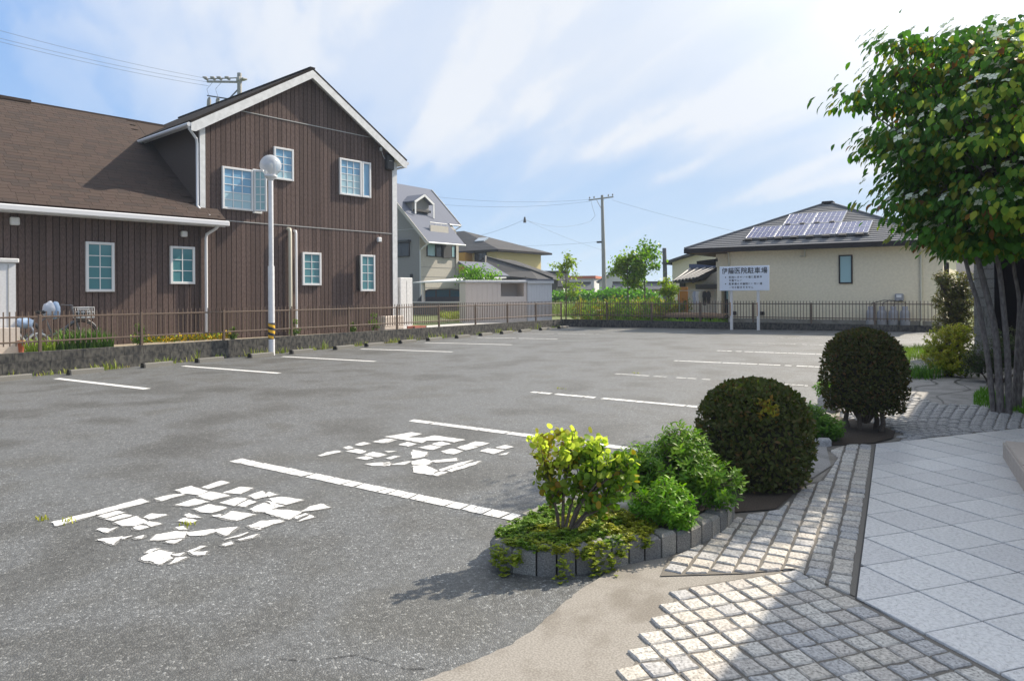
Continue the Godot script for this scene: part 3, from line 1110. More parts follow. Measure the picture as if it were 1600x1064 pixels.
	tube(st, [hv(5.92, 0.04, 5.98), hv(5.97, 0.04, 5.85), hv(6.06, 0.03, 5.75)], 0.008, 5)
	obj("bracket", st, M.pipe, h)
	# windows
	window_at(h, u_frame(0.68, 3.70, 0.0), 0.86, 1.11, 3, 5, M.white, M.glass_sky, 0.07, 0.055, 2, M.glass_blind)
	st = mb()
	box(st, hv(1.76, 0.001, 3.70), hv(1.54, 0.02, 4.81))
	obj("open_gap", st, M.black, h)
	st = mb()
	box(st, hv(1.80, 0.0, 3.66), hv(1.54, 0.05, 3.70))
	box(st, hv(1.80, 0.0, 4.81), hv(1.54, 0.05, 4.85))
	box(st, hv(1.80, 0.0, 3.70), hv(1.765, 0.05, 4.81))
	obj("window_lining", st, M.white, h)
	window_at(h, Transform3D(Basis(Vector3(0.70, 0, -0.71), Vector3.UP, Vector3(0.71, 0, 0.70)), hv(1.58, 0.03, 3.70)), 0.34, 1.12, 2, 5, M.white, M.glass_pale, 0.045, 0.05)
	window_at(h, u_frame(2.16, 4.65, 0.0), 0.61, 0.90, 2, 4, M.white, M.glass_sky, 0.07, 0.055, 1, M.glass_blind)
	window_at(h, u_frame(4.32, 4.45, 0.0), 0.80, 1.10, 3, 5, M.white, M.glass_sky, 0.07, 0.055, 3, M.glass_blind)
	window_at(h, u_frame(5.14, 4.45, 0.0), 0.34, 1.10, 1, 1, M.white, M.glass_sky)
	window_at(h, u_frame(3.04, 1.72, 0.0), 0.62, 0.95, 2, 4, M.white, M.glass)
	window_at(h, u_frame(4.96, 1.55, 0.16), 0.55, 1.12, 2, 4, M.white, M.glass, 0.05)
	st = mb()
	box(st, hv(5.47, 0.001, 1.62), hv(5.02, 0.02, 2.62))
	for y in [1.60, 2.62]:
		box(st, hv(5.0, 0.0, y), hv(4.965, 0.158, y + 0.02))
		box(st, hv(5.50, 0.0, y), hv(5.465, 0.158, y + 0.02))
	obj("open_gap", st, M.black, h)
	window_at(h, u_frame(-2.50, 1.54, -0.06), 0.60, 1.14, 2, 4, M.white, M.glass)
	window_at(h, u_frame(-0.63, 1.73, -0.06), 0.61, 0.94, 2, 3, M.white, M.glass)

# ---------- low block walls with railings ----------
func block_wall(called: String, label: String, a: Vector3, dir: Vector3, out: Vector3, length: float, courses: int):
	var w := thing(called, label, "wall")
	var f := Transform3D(Basis(dir, Vector3.UP, dir.cross(Vector3.UP)), a)
	var sgn := 1.0 if f.basis.z.dot(out) > 0 else -1.0
	var core := mb()
	box(core, Vector3(0, -0.3, -0.13 if sgn > 0 else 0.004), Vector3(length, 0.374, -0.004 if sgn > 0 else 0.13), f)
	obj("core", core, M.wall_top, w)
	var shapes := []
	for k in 3:
		var s := mb()
		soft_box(s, Vector3(0.0015, 0.0015, -0.02), Vector3(0.3985, 0.1885, 0.006 + 0.001 * k), 0.003)
		s.generate_normals()
		shapes.append(s.commit())
	for j in courses:
		var x := -0.2 if j % 2 else 0.0
		while x < length - 0.2:
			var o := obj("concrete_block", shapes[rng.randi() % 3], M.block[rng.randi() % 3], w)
			var b := f.basis
			if sgn < 0:
				b = Basis(-dir, Vector3.UP, out)
			o.transform = Transform3D(b, a + dir * (x if sgn > 0 else x + 0.4) + Vector3.UP * (0.19 - 0.19 * j))
			x += 0.4
	return w

func railing(called: String, label: String, a: Vector3, dir: Vector3, length: float, first: float, bars_from: float):
	var w := thing(called, label, "fence")
	var turn := atan2(dir.x, dir.z)
	var b := Basis(Vector3.UP, turn)
	for y in [0.57, 1.045]:
		var st := mb()
		soft_box(st, Vector3(-0.018, y - 0.016, 0), Vector3(0.018, y + 0.016, length), 0.005, Transform3D(b, a))
		obj("rail", st, M.fence, w)
	var pm := mb()
	soft_box(pm, Vector3(-0.027, 0.36, -0.027), Vector3(0.027, 1.085, 0.027), 0.006)
	pm.generate_normals()
	var post := pm.commit()
	var s := first
	while s < length:
		obj("post", post, M.fence, w).transform = Transform3D(b, a + dir * s)
		s += 1.95
	var bm := mb()
	box(bm, Vector3(-0.009, 0.50, -0.009), Vector3(0.009, 1.15, 0.009))
	bm.generate_normals()
	var one := bm.commit()
	s = bars_from
	while s < length - 0.03:
		obj("bar", one, M.fence, w).transform = Transform3D(b, a + dir * s + dir.cross(Vector3.UP) * 0.0)
		s += 0.1026
	return w

func make_left_fence():
	block_wall("block_wall", "low weathered concrete block wall along the left edge of the car park", Vector3(-15.2, 0, -1.0), Vector3(0, 0, -1), Vector3(1, 0, 0), 24.45, 3)
	railing("metal_fence", "brown metal railing fence on the left block wall before the brown house", Vector3(-15.265, 0, -1.9), Vector3(0, 0, -1), 23.55, 2.0, 1.5)

func make_rear_fence():
	block_wall("block_wall", "low dark block wall in shade along the rear of the car park", Vector3(-15.2, 0, -25.45), Vector3(1, 0, 0), Vector3(0, 0, 1), 16.6, 2)
	railing("metal_fence", "brown metal railing fence on the rear block wall behind the sign board", Vector3(-15.24, 0, -25.51), Vector3(1, 0, 0), 13.75, 2.04, 0.05)

# ---------- the cream house with the solar roof ----------
func make_cream_house():
	var h := thing("cream_house", "single storey cream house with grey hipped roof carrying solar panels", "house")
	var st := mb()
	box(st, Vector3(-8.64, 0.2, -34.4), Vector3(-1.62, 3.05, -26.75))
	box(st, Vector3(-9.17, 0.2, -34.4), Vector3(-9.0, 2.95, -27.0))
	box(st, Vector3(-9.17, 2.45, -27.5), Vector3(-8.64, 2.95, -26.9))
	var wall := obj("wall", st, M.cream, h)
	st = mb()
	box(st, Vector3(-8.66, 0.25, -26.745), Vector3(-1.60, 0.48, -26.735))
	obj("plinth", st, M.concrete, h)
	# porch door in the recess on the left
	st = mb()
	box(st, Vector3(-8.999, 0.3, -27.5), Vector3(-8.642, 2.45, -27.40))
	var door := obj("door", st, M.dark, h)
	st = mb()
	box(st, Vector3(-8.93, 1.2, -27.399), Vector3(-8.70, 2.2, -27.39))
	obj("pane", st, M.glass_pale, door)
	# roof: hipped, eaves at 3.12 m, apex at 5.03 m
	var ap := Vector3(-5.78, 5.03, -30.45)
	var c := [Vector3(-10.17, 3.14, -26.2), Vector3(-1.38, 3.10, -26.2), Vector3(-1.38, 3.10, -34.9), Vector3(-10.17, 3.14, -34.9)]
	st = mb()
	for i in 4:
		tri(st, c[i], c[(i + 1) % 4], ap, Vector3.UP)
	for i in 4:
		var d := Vector3(0, -0.13, 0)
		tri(st, c[i] + d, c[(i + 1) % 4] + d, (c[0] + c[2]) * 0.5 + d, Vector3.DOWN)
	var roof := obj("roof", st, M.roof_tile, h)
	# courses of flat tiles: a thin step every 18 cm, the front slope and its two neighbours
	st = mb()
	for side in [0, 1, 3]:
		var a: Vector3 = c[side]
		var b: Vector3 = c[(side + 1) % 4]
		var n := (b - a).cross(ap - a).normalized()
		if n.y < 0:
			n = -n
		var rows := 24
		for r in rows:
			var t0 := float(r) / rows
			var t1 := float(r + 1) / rows
			if r == rows - 1:
				continue
			slab(st, a.lerp(ap, t0) + n * 0.030, b.lerp(ap, t0) + n * 0.030, b.lerp(ap, t1) + n * 0.012, a.lerp(ap, t1) + n * 0.012, 0.02)
	stuff(obj("tile_courses", st, M.roof_tile, roof))
	st = mb()
	tube(st, [c[0] + Vector3(0, 0.04, 0), ap + Vector3(0, 0.04, 0)], 0.045, 6)
	tube(st, [c[1] + Vector3(0, 0.04, 0), ap + Vector3(0, 0.04, 0)], 0.045, 6)
	obj("hip_cap", st, M.roof_tile, roof)
	st = mb()
	soft_box(st, ap + Vector3(-0.22, -0.04, -0.2), ap + Vector3(0.22, 0.07, 0.2), 0.03)
	obj("apex_cap", st, M.fascia, roof)
	st = mb()
	var lo := Vector3(0, -0.155, 0)
	for i in 4:
		var a2: Vector3 = c[i]
		var b2: Vector3 = c[(i + 1) % 4]
		var nn := (b2 - a2).cross(Vector3.UP).normalized() * 0.03
		if nn.dot((a2 + b2) * 0.5 - Vector3(-5.78, 0, -30.5)) < 0:
			nn = -nn
		quad(st, a2 + nn + Vector3(0, 0.02, 0), b2 + nn + Vector3(0, 0.02, 0), b2 + nn + lo, a2 + nn + lo, nn)
		quad(st, a2 + nn + Vector3(0, 0.02, 0), b2 + nn + Vector3(0, 0.02, 0), b2 - nn, a2 - nn, Vector3.UP)
		quad(st, a2 + nn + lo, b2 + nn + lo, b2 - nn + lo, a2 - nn + lo, Vector3.DOWN)
	obj("fascia", st, M.fascia, roof)
	st = mb()
	for s in [[-10.15, -26.22, -1.40, -26.749], [-1.618, -26.749, -1.40, -34.9], [-10.15, -26.749, -8.645, -34.9]]:
		box(st, Vector3(minf(s[0], s[2]), 3.0, minf(s[1], s[3])), Vector3(maxf(s[0], s[2]), 3.03, maxf(s[1], s[3])))
	obj("soffit", st, M.wood, roof)
	# side canopy, lower left
	st = mb()
	slab(st, Vector3(-9.95, 2.70, -26.9), Vector3(-9.1, 2.78, -26.9), Vector3(-9.1, 2.78, -29.0), Vector3(-9.95, 2.70, -29.0), 0.12)
	obj("side_canopy", st, M.fascia, h)
	# front window, wall lamp box, pipes, vents
	var wf := Transform3D(Basis.IDENTITY, Vector3(-4.74, 1.74, -26.75))
	window_at(h, wf, 0.44, 1.0, 1, 1, M.fascia, M.glass_pale, 0.06, 0.045)
	window_at(h, Transform3D(Basis(Vector3.UP, PI / 2), Vector3(-1.618, 1.3, -27.2)), 1.5, 1.15, 2, 1, M.fascia, M.glass_dark, 0.06, 0.05)
	st = mb()
	tube(st, [Vector3(-2.24, 3.0, -26.55), Vector3(-2.24, 2.9, -26.6), Vector3(-2.24, 2.78, -26.70), Vector3(-2.24, 2.6, -26.70), Vector3(-2.24, 0.3, -26.70)], 0.035, 7)
	tube(st, [Vector3(-8.60, 2.98, -26.62), Vector3(-8.60, 2.7, -26.70), Vector3(-8.60, 0.3, -26.70)], 0.035, 7)
	obj("downpipe", st, M.cream_pipe, h)
	st = mb()
	soft_box(st, Vector3(-6.02, 2.72, -26.748), Vector3(-5.82, 2.76, -26.60), 0.01)
	box(st, Vector3(-5.88, 2.76, -26.70), Vector3(-5.83, 3.0, -26.66))
	obj("lamp_bracket", st, M.cream_pipe, h)
	for x in [-8.42, -7.38]:
		st = mb()
		soft_box(st, Vector3(x - 0.09, 0.60, -26.748), Vector3(x + 0.09, 0.74, -26.70), 0.02)
		obj("vent", st, M.fascia, h)
	# solar panels lie on the front slope
	var a3: Vector3 = c[0]
	var up: Vector3 = ap - (c[0] + c[1]) * 0.5
	up.x = 0
	up = up.normalized()
	var right := Vector3(1, -0.0046, 0).normalized()
	var nor := right.cross(up)
	if nor.y < 0:
		nor = -nor
	var frame := Basis(right, up, right.cross(up))
	var from := Vector3(-8.02, 0, 0)
	var spots := [[-8.02, 3.41, 1.035], [-6.98, 3.41, 1.035], [-5.94, 3.41, 1.07], [-4.86, 3.41, 1.04], [-6.95, 3.945, 1.035], [-5.91, 3.945, 1.06]]
	for s in spots:
		var y: float = s[1]
		var t := (y - 3.12) / (5.03 - 3.12)
		var at := Vector3(s[0], y, lerpf(-26.2, -30.45, t)) + nor * 0.10
		var len := 1.265
		var p := Node3D.new()
		p.name = child_name(h, "solar_panel")
		h.add_child(p)
		p.transform = Transform3D(frame, at)
		st = mb()
		box(st, Vector3(0.012, 0.012, -0.045), Vector3(s[2] - 0.012, len - 0.012, -0.004))
		obj("cell_sheet", st, M.cell, p)
		st = mb()
		for x in [0.0, s[2] - 0.03]:
			box(st, Vector3(x, 0, -0.05), Vector3(x + 0.03, len, 0.004))
		box(st, Vector3(0.03, 0, -0.049), Vector3(s[2] - 0.03, 0.03, 0.003))
		box(st, Vector3(0.03, len - 0.03, -0.049), Vector3(s[2] - 0.03, len, 0.003))
		obj("panel_frame", st, M.metal, p)
		st = mb()
		for k in range(1, 6):
			box(st, Vector3(s[2] * k / 6.0 - 0.006, 0.03, -0.003), Vector3(s[2] * k / 6.0 + 0.006, len - 0.03, 0.001))
		box(st, Vector3(0.03, len * 0.5 - 0.016, -0.003), Vector3(s[2] - 0.03, len * 0.5 + 0.016, 0.0015))
		obj("cell_grid", st, M.cell_line, p)
	st = mb()
	for i in 8:
		var x := -7.85 + i * 0.54
		var q := Vector3(x, 3.37, lerpf(-26.2, -30.45, 0.131)) + nor * 0.05
		box(st, Vector3(-0.12, -0.10, -0.04), Vector3(0.12, 0.07, 0.075), Transform3D(frame, q))
	for i in 4:
		var x2 := -6.75 + i * 0.52
		var q2 := Vector3(x2, 3.95, lerpf(-26.2, -30.45, 0.434)) + nor * 0.11
		box(st, Vector3(-0.09, -0.04, -0.01), Vector3(0.09, 0.06, 0.012), Transform3D(frame, q2))
	box(st, Vector3(-0.1, -0.06, -0.06), Vector3(4.2, 0.03, 0.02), Transform3D(frame, Vector3(-7.98, 3.385, lerpf(-26.2, -30.45, 0.139)) + nor * 0.05))
	obj("mounting_rail", st, M.black, h)
	# terrace deck with posts
	var d2 := thing("terrace_deck", "raised wooden terrace deck on dark posts left of the cream house", "deck")
	for k in 5:
		st = mb()
		var z := -26.35 - 0.36 * k
		box(st, Vector3(-11.7, 0.60, z - 0.34), Vector3(-8.68, 0.645, z))
		obj("plank", st, M.wood, d2)
	st = mb()
	box(st, Vector3(-11.7, 0.50, -26.38), Vector3(-8.68, 0.597, -26.34))
	obj("skirt_beam", st, M.wood, d2)
	for x in [-11.5, -10.95, -10.6, -10.3, -9.95, -9.6, -9.2]:
		st = mb()
		box(st, Vector3(x - 0.05, 0.2, -26.5), Vector3(x + 0.05, 0.50, -26.4))
		obj("post", st, M.black, d2)
	# gas bottles against the wall
	for k in 4:
		var g := thing("gas_cylinder", ["leftmost grey gas cylinder", "second grey gas cylinder from the left", "third grey gas cylinder from the left", "rightmost grey gas cylinder"][k] + " in the row against the cream house wall", "gas cylinder", Vector3(-3.70 + 0.34 * k, 0.30, -26.42), 0.0, "gas cylinders by the cream house")
		st = mb()
		lathe(st, [[0.13, 0.0], [0.145, 0.03], [0.15, 0.08], [0.15, 0.42], [0.13, 0.50], [0.07, 0.55], [0.045, 0.56]], Vector3.ZERO, 14)
		obj("bottle", st, M.gas, g)
		st = mb()
		lathe(st, [[0.085, 0.53], [0.09, 0.66], [0.082, 0.66], [0.08, 0.53]], Vector3.ZERO, 12)
		obj("collar", st, M.gas, g)
		st = mb()
		tube(st, [Vector3(0, 0.55, 0), Vector3(0, 0.63, 0)], 0.025, 6)
		obj("valve", st, M.steel, g)
	var gm := thing("gas_meter", "small grey gas meter with hoses on the cream wall above the cylinders", "gas meter", Vector3(-2.85, 1.08, -26.745))
	st = mb()
	soft_box(st, Vector3(-0.15, 0.04, 0), Vector3(0.11, 0.30, 0.14), 0.03)
	obj("casing", st, M.gas, gm)
	st = mb()
	soft_box(st, Vector3(-0.10, 0.17, 0.139), Vector3(0.05, 0.26, 0.148), 0.003)
	obj("dial", st, M.white, gm)
	st = mb()
	for k in 4:
		var x4 := -0.85 + 0.34 * k
		tube(st, [Vector3(x4, -0.16, 0.32), Vector3(x4 + 0.02, -0.02, 0.25), Vector3(lerpf(x4, -0.1, 0.5), 0.08, 0.16), Vector3(-0.12, 0.06, 0.08)], 0.013, 5)
	obj("hose", st, M.black, gm)

# ---------- neighbouring buildings ----------
func plain_window(parent: Node3D, at: Transform3D, w: float, h: float, panes: int, glass: Material, hood := false):
	var f := window_at(parent, at, w, h, panes, 1, M.fascia, glass, 0.08, 0.05)
	if hood:
		var st := mb()
		box(st, Vector3(-0.1, h, 0), Vector3(w + 0.1, h + 0.14, 0.28))
		obj("shutter_box", st, M.dark, f)

func make_neighbours():
	make_grey_house()
	make_yellow_house()
	make_dark_roofs()
	make_far_houses()
	make_kawara_house()
	make_sheds()

func make_grey_house():
	# gable end towards the car park at z -33.4, side wall at x -30.7 running away, roof slope 45 degrees
	var h := thing("grey_house", "tall grey house with steep slate roof, dormer and balcony cut", "house")
	var y_at := func(x): return 4.79 + (-29.52 - x)
	var st := mb()
	var f := Transform3D(Basis.IDENTITY, Vector3.ZERO)
	prism(st, pv([-36.9, 0.2, -30.7, 0.2, -30.7, y_at.call(-30.7) - 0.12, -33.73, 8.87, -36.9, 5.7]), f, -37.1, -33.4)
	obj("wall", st, M.grey_wall, h)
	st = mb()
	box(st, Vector3(-30.698, 0.2, -37.1), Vector3(-30.66, 5.7, -33.42))
	var side := obj("side_wall", st, M.beige_wall, h)
	for y in [3.22, 2.6, 1.9]:
		st = mb()
		box(st, Vector3(-30.659, y, -37.1), Vector3(-30.65, y + 0.03, -33.42))
		obj("siding_joint", st, M.grey_wall, side)
	st = mb()
	box(st, Vector3(-37.1, 5.68, -33.40), Vector3(-30.72, 5.72, -33.38))
	obj("flashing", st, M.steel, h)
	# roof
	st = mb()
	slab(st, Vector3(-33.74, 9.02, -32.9), Vector3(-29.5, 4.79, -32.9), Vector3(-29.5, 4.79, -36.6), Vector3(-33.74, 9.02, -36.6), 0.14)
	slab(st, Vector3(-33.74, 9.02, -36.603), Vector3(-31.0, 6.29, -36.603), Vector3(-31.0, 6.29, -37.95), Vector3(-33.74, 9.02, -37.95), 0.14)
	slab(st, Vector3(-33.745, 9.02, -32.9), Vector3(-37.6, 5.2, -32.9), Vector3(-37.6, 5.2, -37.95), Vector3(-33.745, 9.02, -37.95), 0.14)
	var roof := obj("roof", st, M.slate, h)
	st = mb()
	bar(st, Vector3(-33.74, 8.9, -32.88), Vector3(-29.52, 4.68, -32.88), 0.04, 0.2)
	bar(st, Vector3(-33.74, 8.9, -32.88), Vector3(-37.5, 5.14, -32.88), 0.04, 0.2)
	bar(st, Vector3(-33.7, 8.94, -37.97), Vector3(-30.98, 6.2, -37.97), 0.04, 0.2)
	obj("rake_board", st, M.beige_wall, roof)
	st = mb()
	tube(st, [Vector3(-29.46, 4.72, -32.9), Vector3(-29.46, 4.72, -36.6)], 0.06, 7)
	tube(st, [Vector3(-30.95, 6.22, -36.7), Vector3(-30.95, 6.22, -37.9)], 0.06, 7)
	tube(st, [Vector3(-29.5, 4.7, -33.0), Vector3(-30.3, 4.45, -33.35), Vector3(-30.64, 4.3, -33.45), Vector3(-30.64, 0.3, -33.45)], 0.05, 7)
	tube(st, [Vector3(-30.9, 6.2, -37.9), Vector3(-31.1, 5.9, -37.5), Vector3(-31.1, 5.0, -37.3)], 0.05, 7)
	obj("gutter", st, M.shed_pale, roof)
	# dormer over the roof: a little gabled box
	var dm := mb()
	var dz := Transform3D(Basis(Vector3(0, 0, -1), Vector3.UP, Vector3.RIGHT), Vector3.ZERO)
	prism(dm, pv([33.75, 5.6, 35.35, 5.6, 35.35, 7.5, 34.55, 7.95, 33.75, 7.5]), dz, -33.2, -31.6)
	var dorm := obj("dormer", dm, M.grey_wall, h)
	st = mb()
	slab(st, Vector3(-31.25, 8.08, -34.55), Vector3(-31.25, 7.55, -33.55), Vector3(-33.3, 7.55, -33.55), Vector3(-33.3, 8.08, -34.55), 0.1)
	slab(st, Vector3(-31.25, 8.08, -34.553), Vector3(-31.25, 7.55, -35.55), Vector3(-33.3, 7.55, -35.55), Vector3(-33.3, 8.08, -34.553), 0.1)
	obj("dormer_roof", st, M.slate, dorm)
	st = mb()
	bar(st, Vector3(-31.24, 8.0, -34.55), Vector3(-31.24, 7.46, -33.6), 0.04, 0.14)
	bar(st, Vector3(-31.24, 8.0, -34.55), Vector3(-31.24, 7.46, -35.5), 0.04, 0.14)
	bar(st, Vector3(-31.24, 7.45, -33.66), Vector3(-31.24, 6.7, -33.66), 0.12, 0.04, Vector3.RIGHT)
	bar(st, Vector3(-31.24, 7.45, -35.44), Vector3(-31.24, 6.55, -35.44), 0.12, 0.04, Vector3.RIGHT)
	obj("dormer_trim", st, M.white, dorm)
	plain_window(h, Transform3D(Basis(Vector3.UP, PI / 2), Vector3(-31.598, 5.75, -33.95)), 1.2, 1.15, 2, M.glass_pale, true)
	# balcony parapet standing in the roof slope
	st = mb()
	box(st, Vector3(-30.35, 5.2, -35.7), Vector3(-30.25, 5.95, -34.0))
	box(st, Vector3(-31.5, 5.2, -35.78), Vector3(-30.25, 5.95, -35.70))
	obj("balcony", st, M.beige_wall, h)
	st = mb()
	tube(st, [Vector3(-30.3, 6.12, -34.0), Vector3(-30.3, 6.12, -35.7)], 0.03, 6)
	for z in [-34.0, -34.6, -35.1, -35.7]:
		tube(st, [Vector3(-30.3, 5.9, z), Vector3(-30.3, 6.12, z)], 0.02, 5)
	obj("balcony_rail", st, M.shed_pale, h)
	# windows
	plain_window(h, Transform3D(Basis.IDENTITY, Vector3(-33.0, 3.93, -33.398)), 1.5, 0.93, 2, M.glass_dark, true)
	plain_window(h, Transform3D(Basis(Vector3.UP, PI / 2), Vector3(-30.655, 3.93, -34.05)), 0.85, 0.88, 1, M.glass_pale)
	plain_window(h, Transform3D(Basis(Vector3.UP, PI / 2), Vector3(-30.655, 3.93, -34.92)), 0.65, 0.88, 1, M.glass_dark)
	st = mb()
	box(st, Vector3(-30.65, 3.9, -36.4), Vector3(-30.5, 4.85, -35.58))
	obj("shutter", st, M.dark, h)
	plain_window(h, Transform3D(Basis(Vector3.UP, PI / 2), Vector3(-30.655, 3.95, -36.5)), 0.42, 0.85, 1, M.glass_pale)
	st = mb()
	soft_box(st, Vector3(-31.46, 2.55, -33.40), Vector3(-31.22, 2.79, -33.3), 0.03)
	obj("vent", st, M.black, h)
	st = mb()
	box(st, Vector3(-30.72, 0.2, -37.2), Vector3(-30.55, 4.85, -36.95))
	obj("corner_trim", st, M.beige_wall, h)
	# entrance wing with its own little roof
	st = mb()
	box(st, Vector3(-32.0, 0.2, -39.4), Vector3(-29.9, 2.9, -37.15))
	obj("entrance_wing", st, M.grey_wall, h)
	st = mb()
	slab(st, Vector3(-30.6, 3.75, -37.15), Vector3(-28.6, 2.75, -37.15), Vector3(-28.6, 2.75, -40.5), Vector3(-30.6, 3.75, -40.5), 0.14)
	obj("entrance_roof", st, M.slate, h)
	# carport and the car in it
	var c := thing("carport", "open carport with thin flat roof before the grey house", "carport", Vector3(-27.0, 0.30, -32.2), 0.10)
	st = mb()
	slab(st, Vector3(-1.2, 1.88, 2.2), Vector3(2.4, 1.92, 2.2), Vector3(2.4, 2.2, -2.4), Vector3(-1.2, 2.2, -2.4), 0.07)
	obj("roof_sheet", st, M.shed_pale, c)
	for p in [[-0.6, 2.0], [-0.6, -2.0], [2.2, -2.0]]:
		st = mb()
		soft_box(st, Vector3(p[0] - 0.08, 0, p[1] - 0.08), Vector3(p[0] + 0.08, 1.9 + (0.25 if p[1] < 0 else 0.0), p[1] + 0.08), 0.015)
		obj("post", st, M.shed, c)
	make_car()
	# low garden wall behind the fence
	var gw := thing("garden_wall", "low brown garden wall in front of the carport", "wall")
	st = mb()
	box(st, Vector3(-31.0, 0.25, -30.2), Vector3(-22.5, 0.98, -30.0))
	obj("wall_body", st, M.bed, gw)
	st = mb()
	box(st, Vector3(-31.0, 0.981, -30.22), Vector3(-22.5, 1.06, -29.98))
	obj("coping", st, M.shed, gw)

func make_car():
	var c := thing("parked_car", "dark blue estate car parked under the carport behind the garden wall", "car", Vector3(-26.75, 0.30, -32.1), 0.62)
	# body profile along x (length), extruded across z, with a narrower cabin
	var st := mb()
	var low := [-2.1, 0.28, 2.1, 0.28, 2.16, 0.55, 2.05, 0.86, 1.1, 0.95, -2.0, 0.95, -2.14, 0.6]
	prism(st, pv(low), Transform3D.IDENTITY, -0.84, 0.84)
	prism(st, pv([-1.95, 0.95, 1.05, 0.95, 0.35, 1.44, -0.1, 1.50, -1.4, 1.48, -1.72, 1.36]), Transform3D.IDENTITY, -0.72, 0.72)
	obj("body", st, M.car_paint, c)
	for s in [-1.0, 1.0]:
		for g in [[-1.66, 1.02, -1.02, 1.02, -1.02, 1.40, -1.50, 1.36], [-0.94, 1.02, -0.22, 1.02, -0.22, 1.42, -0.94, 1.41], [-0.14, 1.02, 0.78, 1.02, 0.30, 1.36, -0.14, 1.41]]:
			st = mb()
			prism(st, pv(g), Transform3D.IDENTITY, 0.716 if s > 0 else -0.728, 0.728 if s > 0 else -0.716)
			obj("side_window", st, M.glass_car, c)
		for x in [-1.3, 1.35]:
			st = mb()
			tube(st, [Vector3(x, 0.31, s * 0.62), Vector3(x, 0.31, s * 0.85)], 0.31, 18)
			var w := obj("wheel", st, M.rubber, c)
			st = mb()
			tube(st, [Vector3(x, 0.31, s * 0.84), Vector3(x, 0.31, s * 0.862)], 0.19, 14)
			obj("rim", st, M.metal, w)
		st = mb()
		soft_box(st, Vector3(2.0, 0.62, s * 0.5 - 0.18), Vector3(2.15, 0.76, s * 0.5 + 0.18), 0.03)
		obj("headlight", st, M.white, c)

func make_yellow_house():
	var h := thing("yellow_house", "two storey yellow house with wide grey hipped roof and skylight", "house")
	# front wall parallel to the rear fence, at z -46
	var at := Transform3D(Basis(Vector3.UP, -0.05), Vector3(-35.47, 0.0, -48.3))
	var st := mb()
	box(st, Vector3(-3.4, 0.2, -6.5), Vector3(0.0, 5.2, 0.0), at)
	obj("wall", st, M.ochre, h)
	st = mb()
	box(st, Vector3(-3.8, 0.2, 0.002), Vector3(-2.75, 5.1, 1.0), at)
	obj("bay_wall", st, M.ochre_deep, h)
	st = mb()
	var e := [Vector3(-13.0, 5.25, 0.7), Vector3(0.75, 5.25, 0.7), Vector3(0.75, 5.25, -7.2), Vector3(-13.0, 5.25, -7.2)]
	var r := [Vector3(-9.0, 7.5, -3.3), Vector3(-6.7, 7.5, -3.3)]
	for i in 4:
		e[i] = at * e[i]
	r[0] = at * r[0]
	r[1] = at * r[1]
	quad(st, e[0], e[1], r[1], r[0], Vector3.UP)
	tri(st, e[1], e[2], r[1], Vector3.UP)
	quad(st, e[2], e[3], r[0], r[1], Vector3.UP)
	tri(st, e[3], e[0], r[0], Vector3.UP)
	quad(st, e[0] + Vector3(0, -0.16, 0), e[1] + Vector3(0, -0.16, 0), e[2] + Vector3(0, -0.16, 0), e[3] + Vector3(0, -0.16, 0), Vector3.DOWN)
	var roof := obj("roof", st, M.kawara, h)
	st = mb()
	for i in 4:
		var a: Vector3 = e[i]
		var b: Vector3 = e[(i + 1) % 4]
		bar(st, a + Vector3(0, -0.08, 0), b + Vector3(0, -0.08, 0), 0.06, 0.17)
	obj("fascia", st, M.fascia, roof)
	st = mb()
	slab(st, at * Vector3(-3.3, 6.22, -0.9), at * Vector3(-2.2, 6.22, -0.9), at * Vector3(-2.2, 6.55, -1.5), at * Vector3(-3.3, 6.55, -1.5), 0.12)
	obj("skylight", st, M.glass_light, roof)
	plain_window(h, at * Transform3D(Basis.IDENTITY, Vector3(-2.45, 4.35, 0.002)), 1.35, 0.75, 3, M.glass_dark, true)

func gabled_house(called: String, label: String, at: Transform3D, w: float, d: float, eave: float, ridge: float, wall_m: Material, roof_m: Material, over := 0.4) -> Node3D:
	# ridge along local x; the front wall at local z 0
	var h := thing(called, label, "house")
	var st := mb()
	prism(st, pv([0, 0.2, -d, 0.2, -d, eave, -d * 0.5, ridge - 0.15, 0, eave]), at * Transform3D(Basis(Vector3(0, 0, 1), Vector3.UP, Vector3(-1, 0, 0)), Vector3.ZERO), -w, 0.0)
	obj("wall", st, wall_m, h)
	st = mb()
	var k := (ridge - eave) / (d * 0.5)
	for s in [0, 1]:
		var z0 := over if s == 0 else -d - over
		slab(st, at * Vector3(-over, eave - over * k + 0.12, z0), at * Vector3(w + over, eave - over * k + 0.12, z0), at * Vector3(w + over, ridge + 0.12, -d * 0.5 + (0.001 if s == 0 else -0.001)), at * Vector3(-over, ridge + 0.12, -d * 0.5 + (0.001 if s == 0 else -0.001)), 0.14)
	obj("roof", st, roof_m, h)
	st = mb()
	tube(st, [at * Vector3(-over - 0.05, ridge + 0.17, -d * 0.5), at * Vector3(w + over + 0.05, ridge + 0.17, -d * 0.5)], 0.11, 7)
	obj("ridge_cap", st, roof_m, h)
	return h

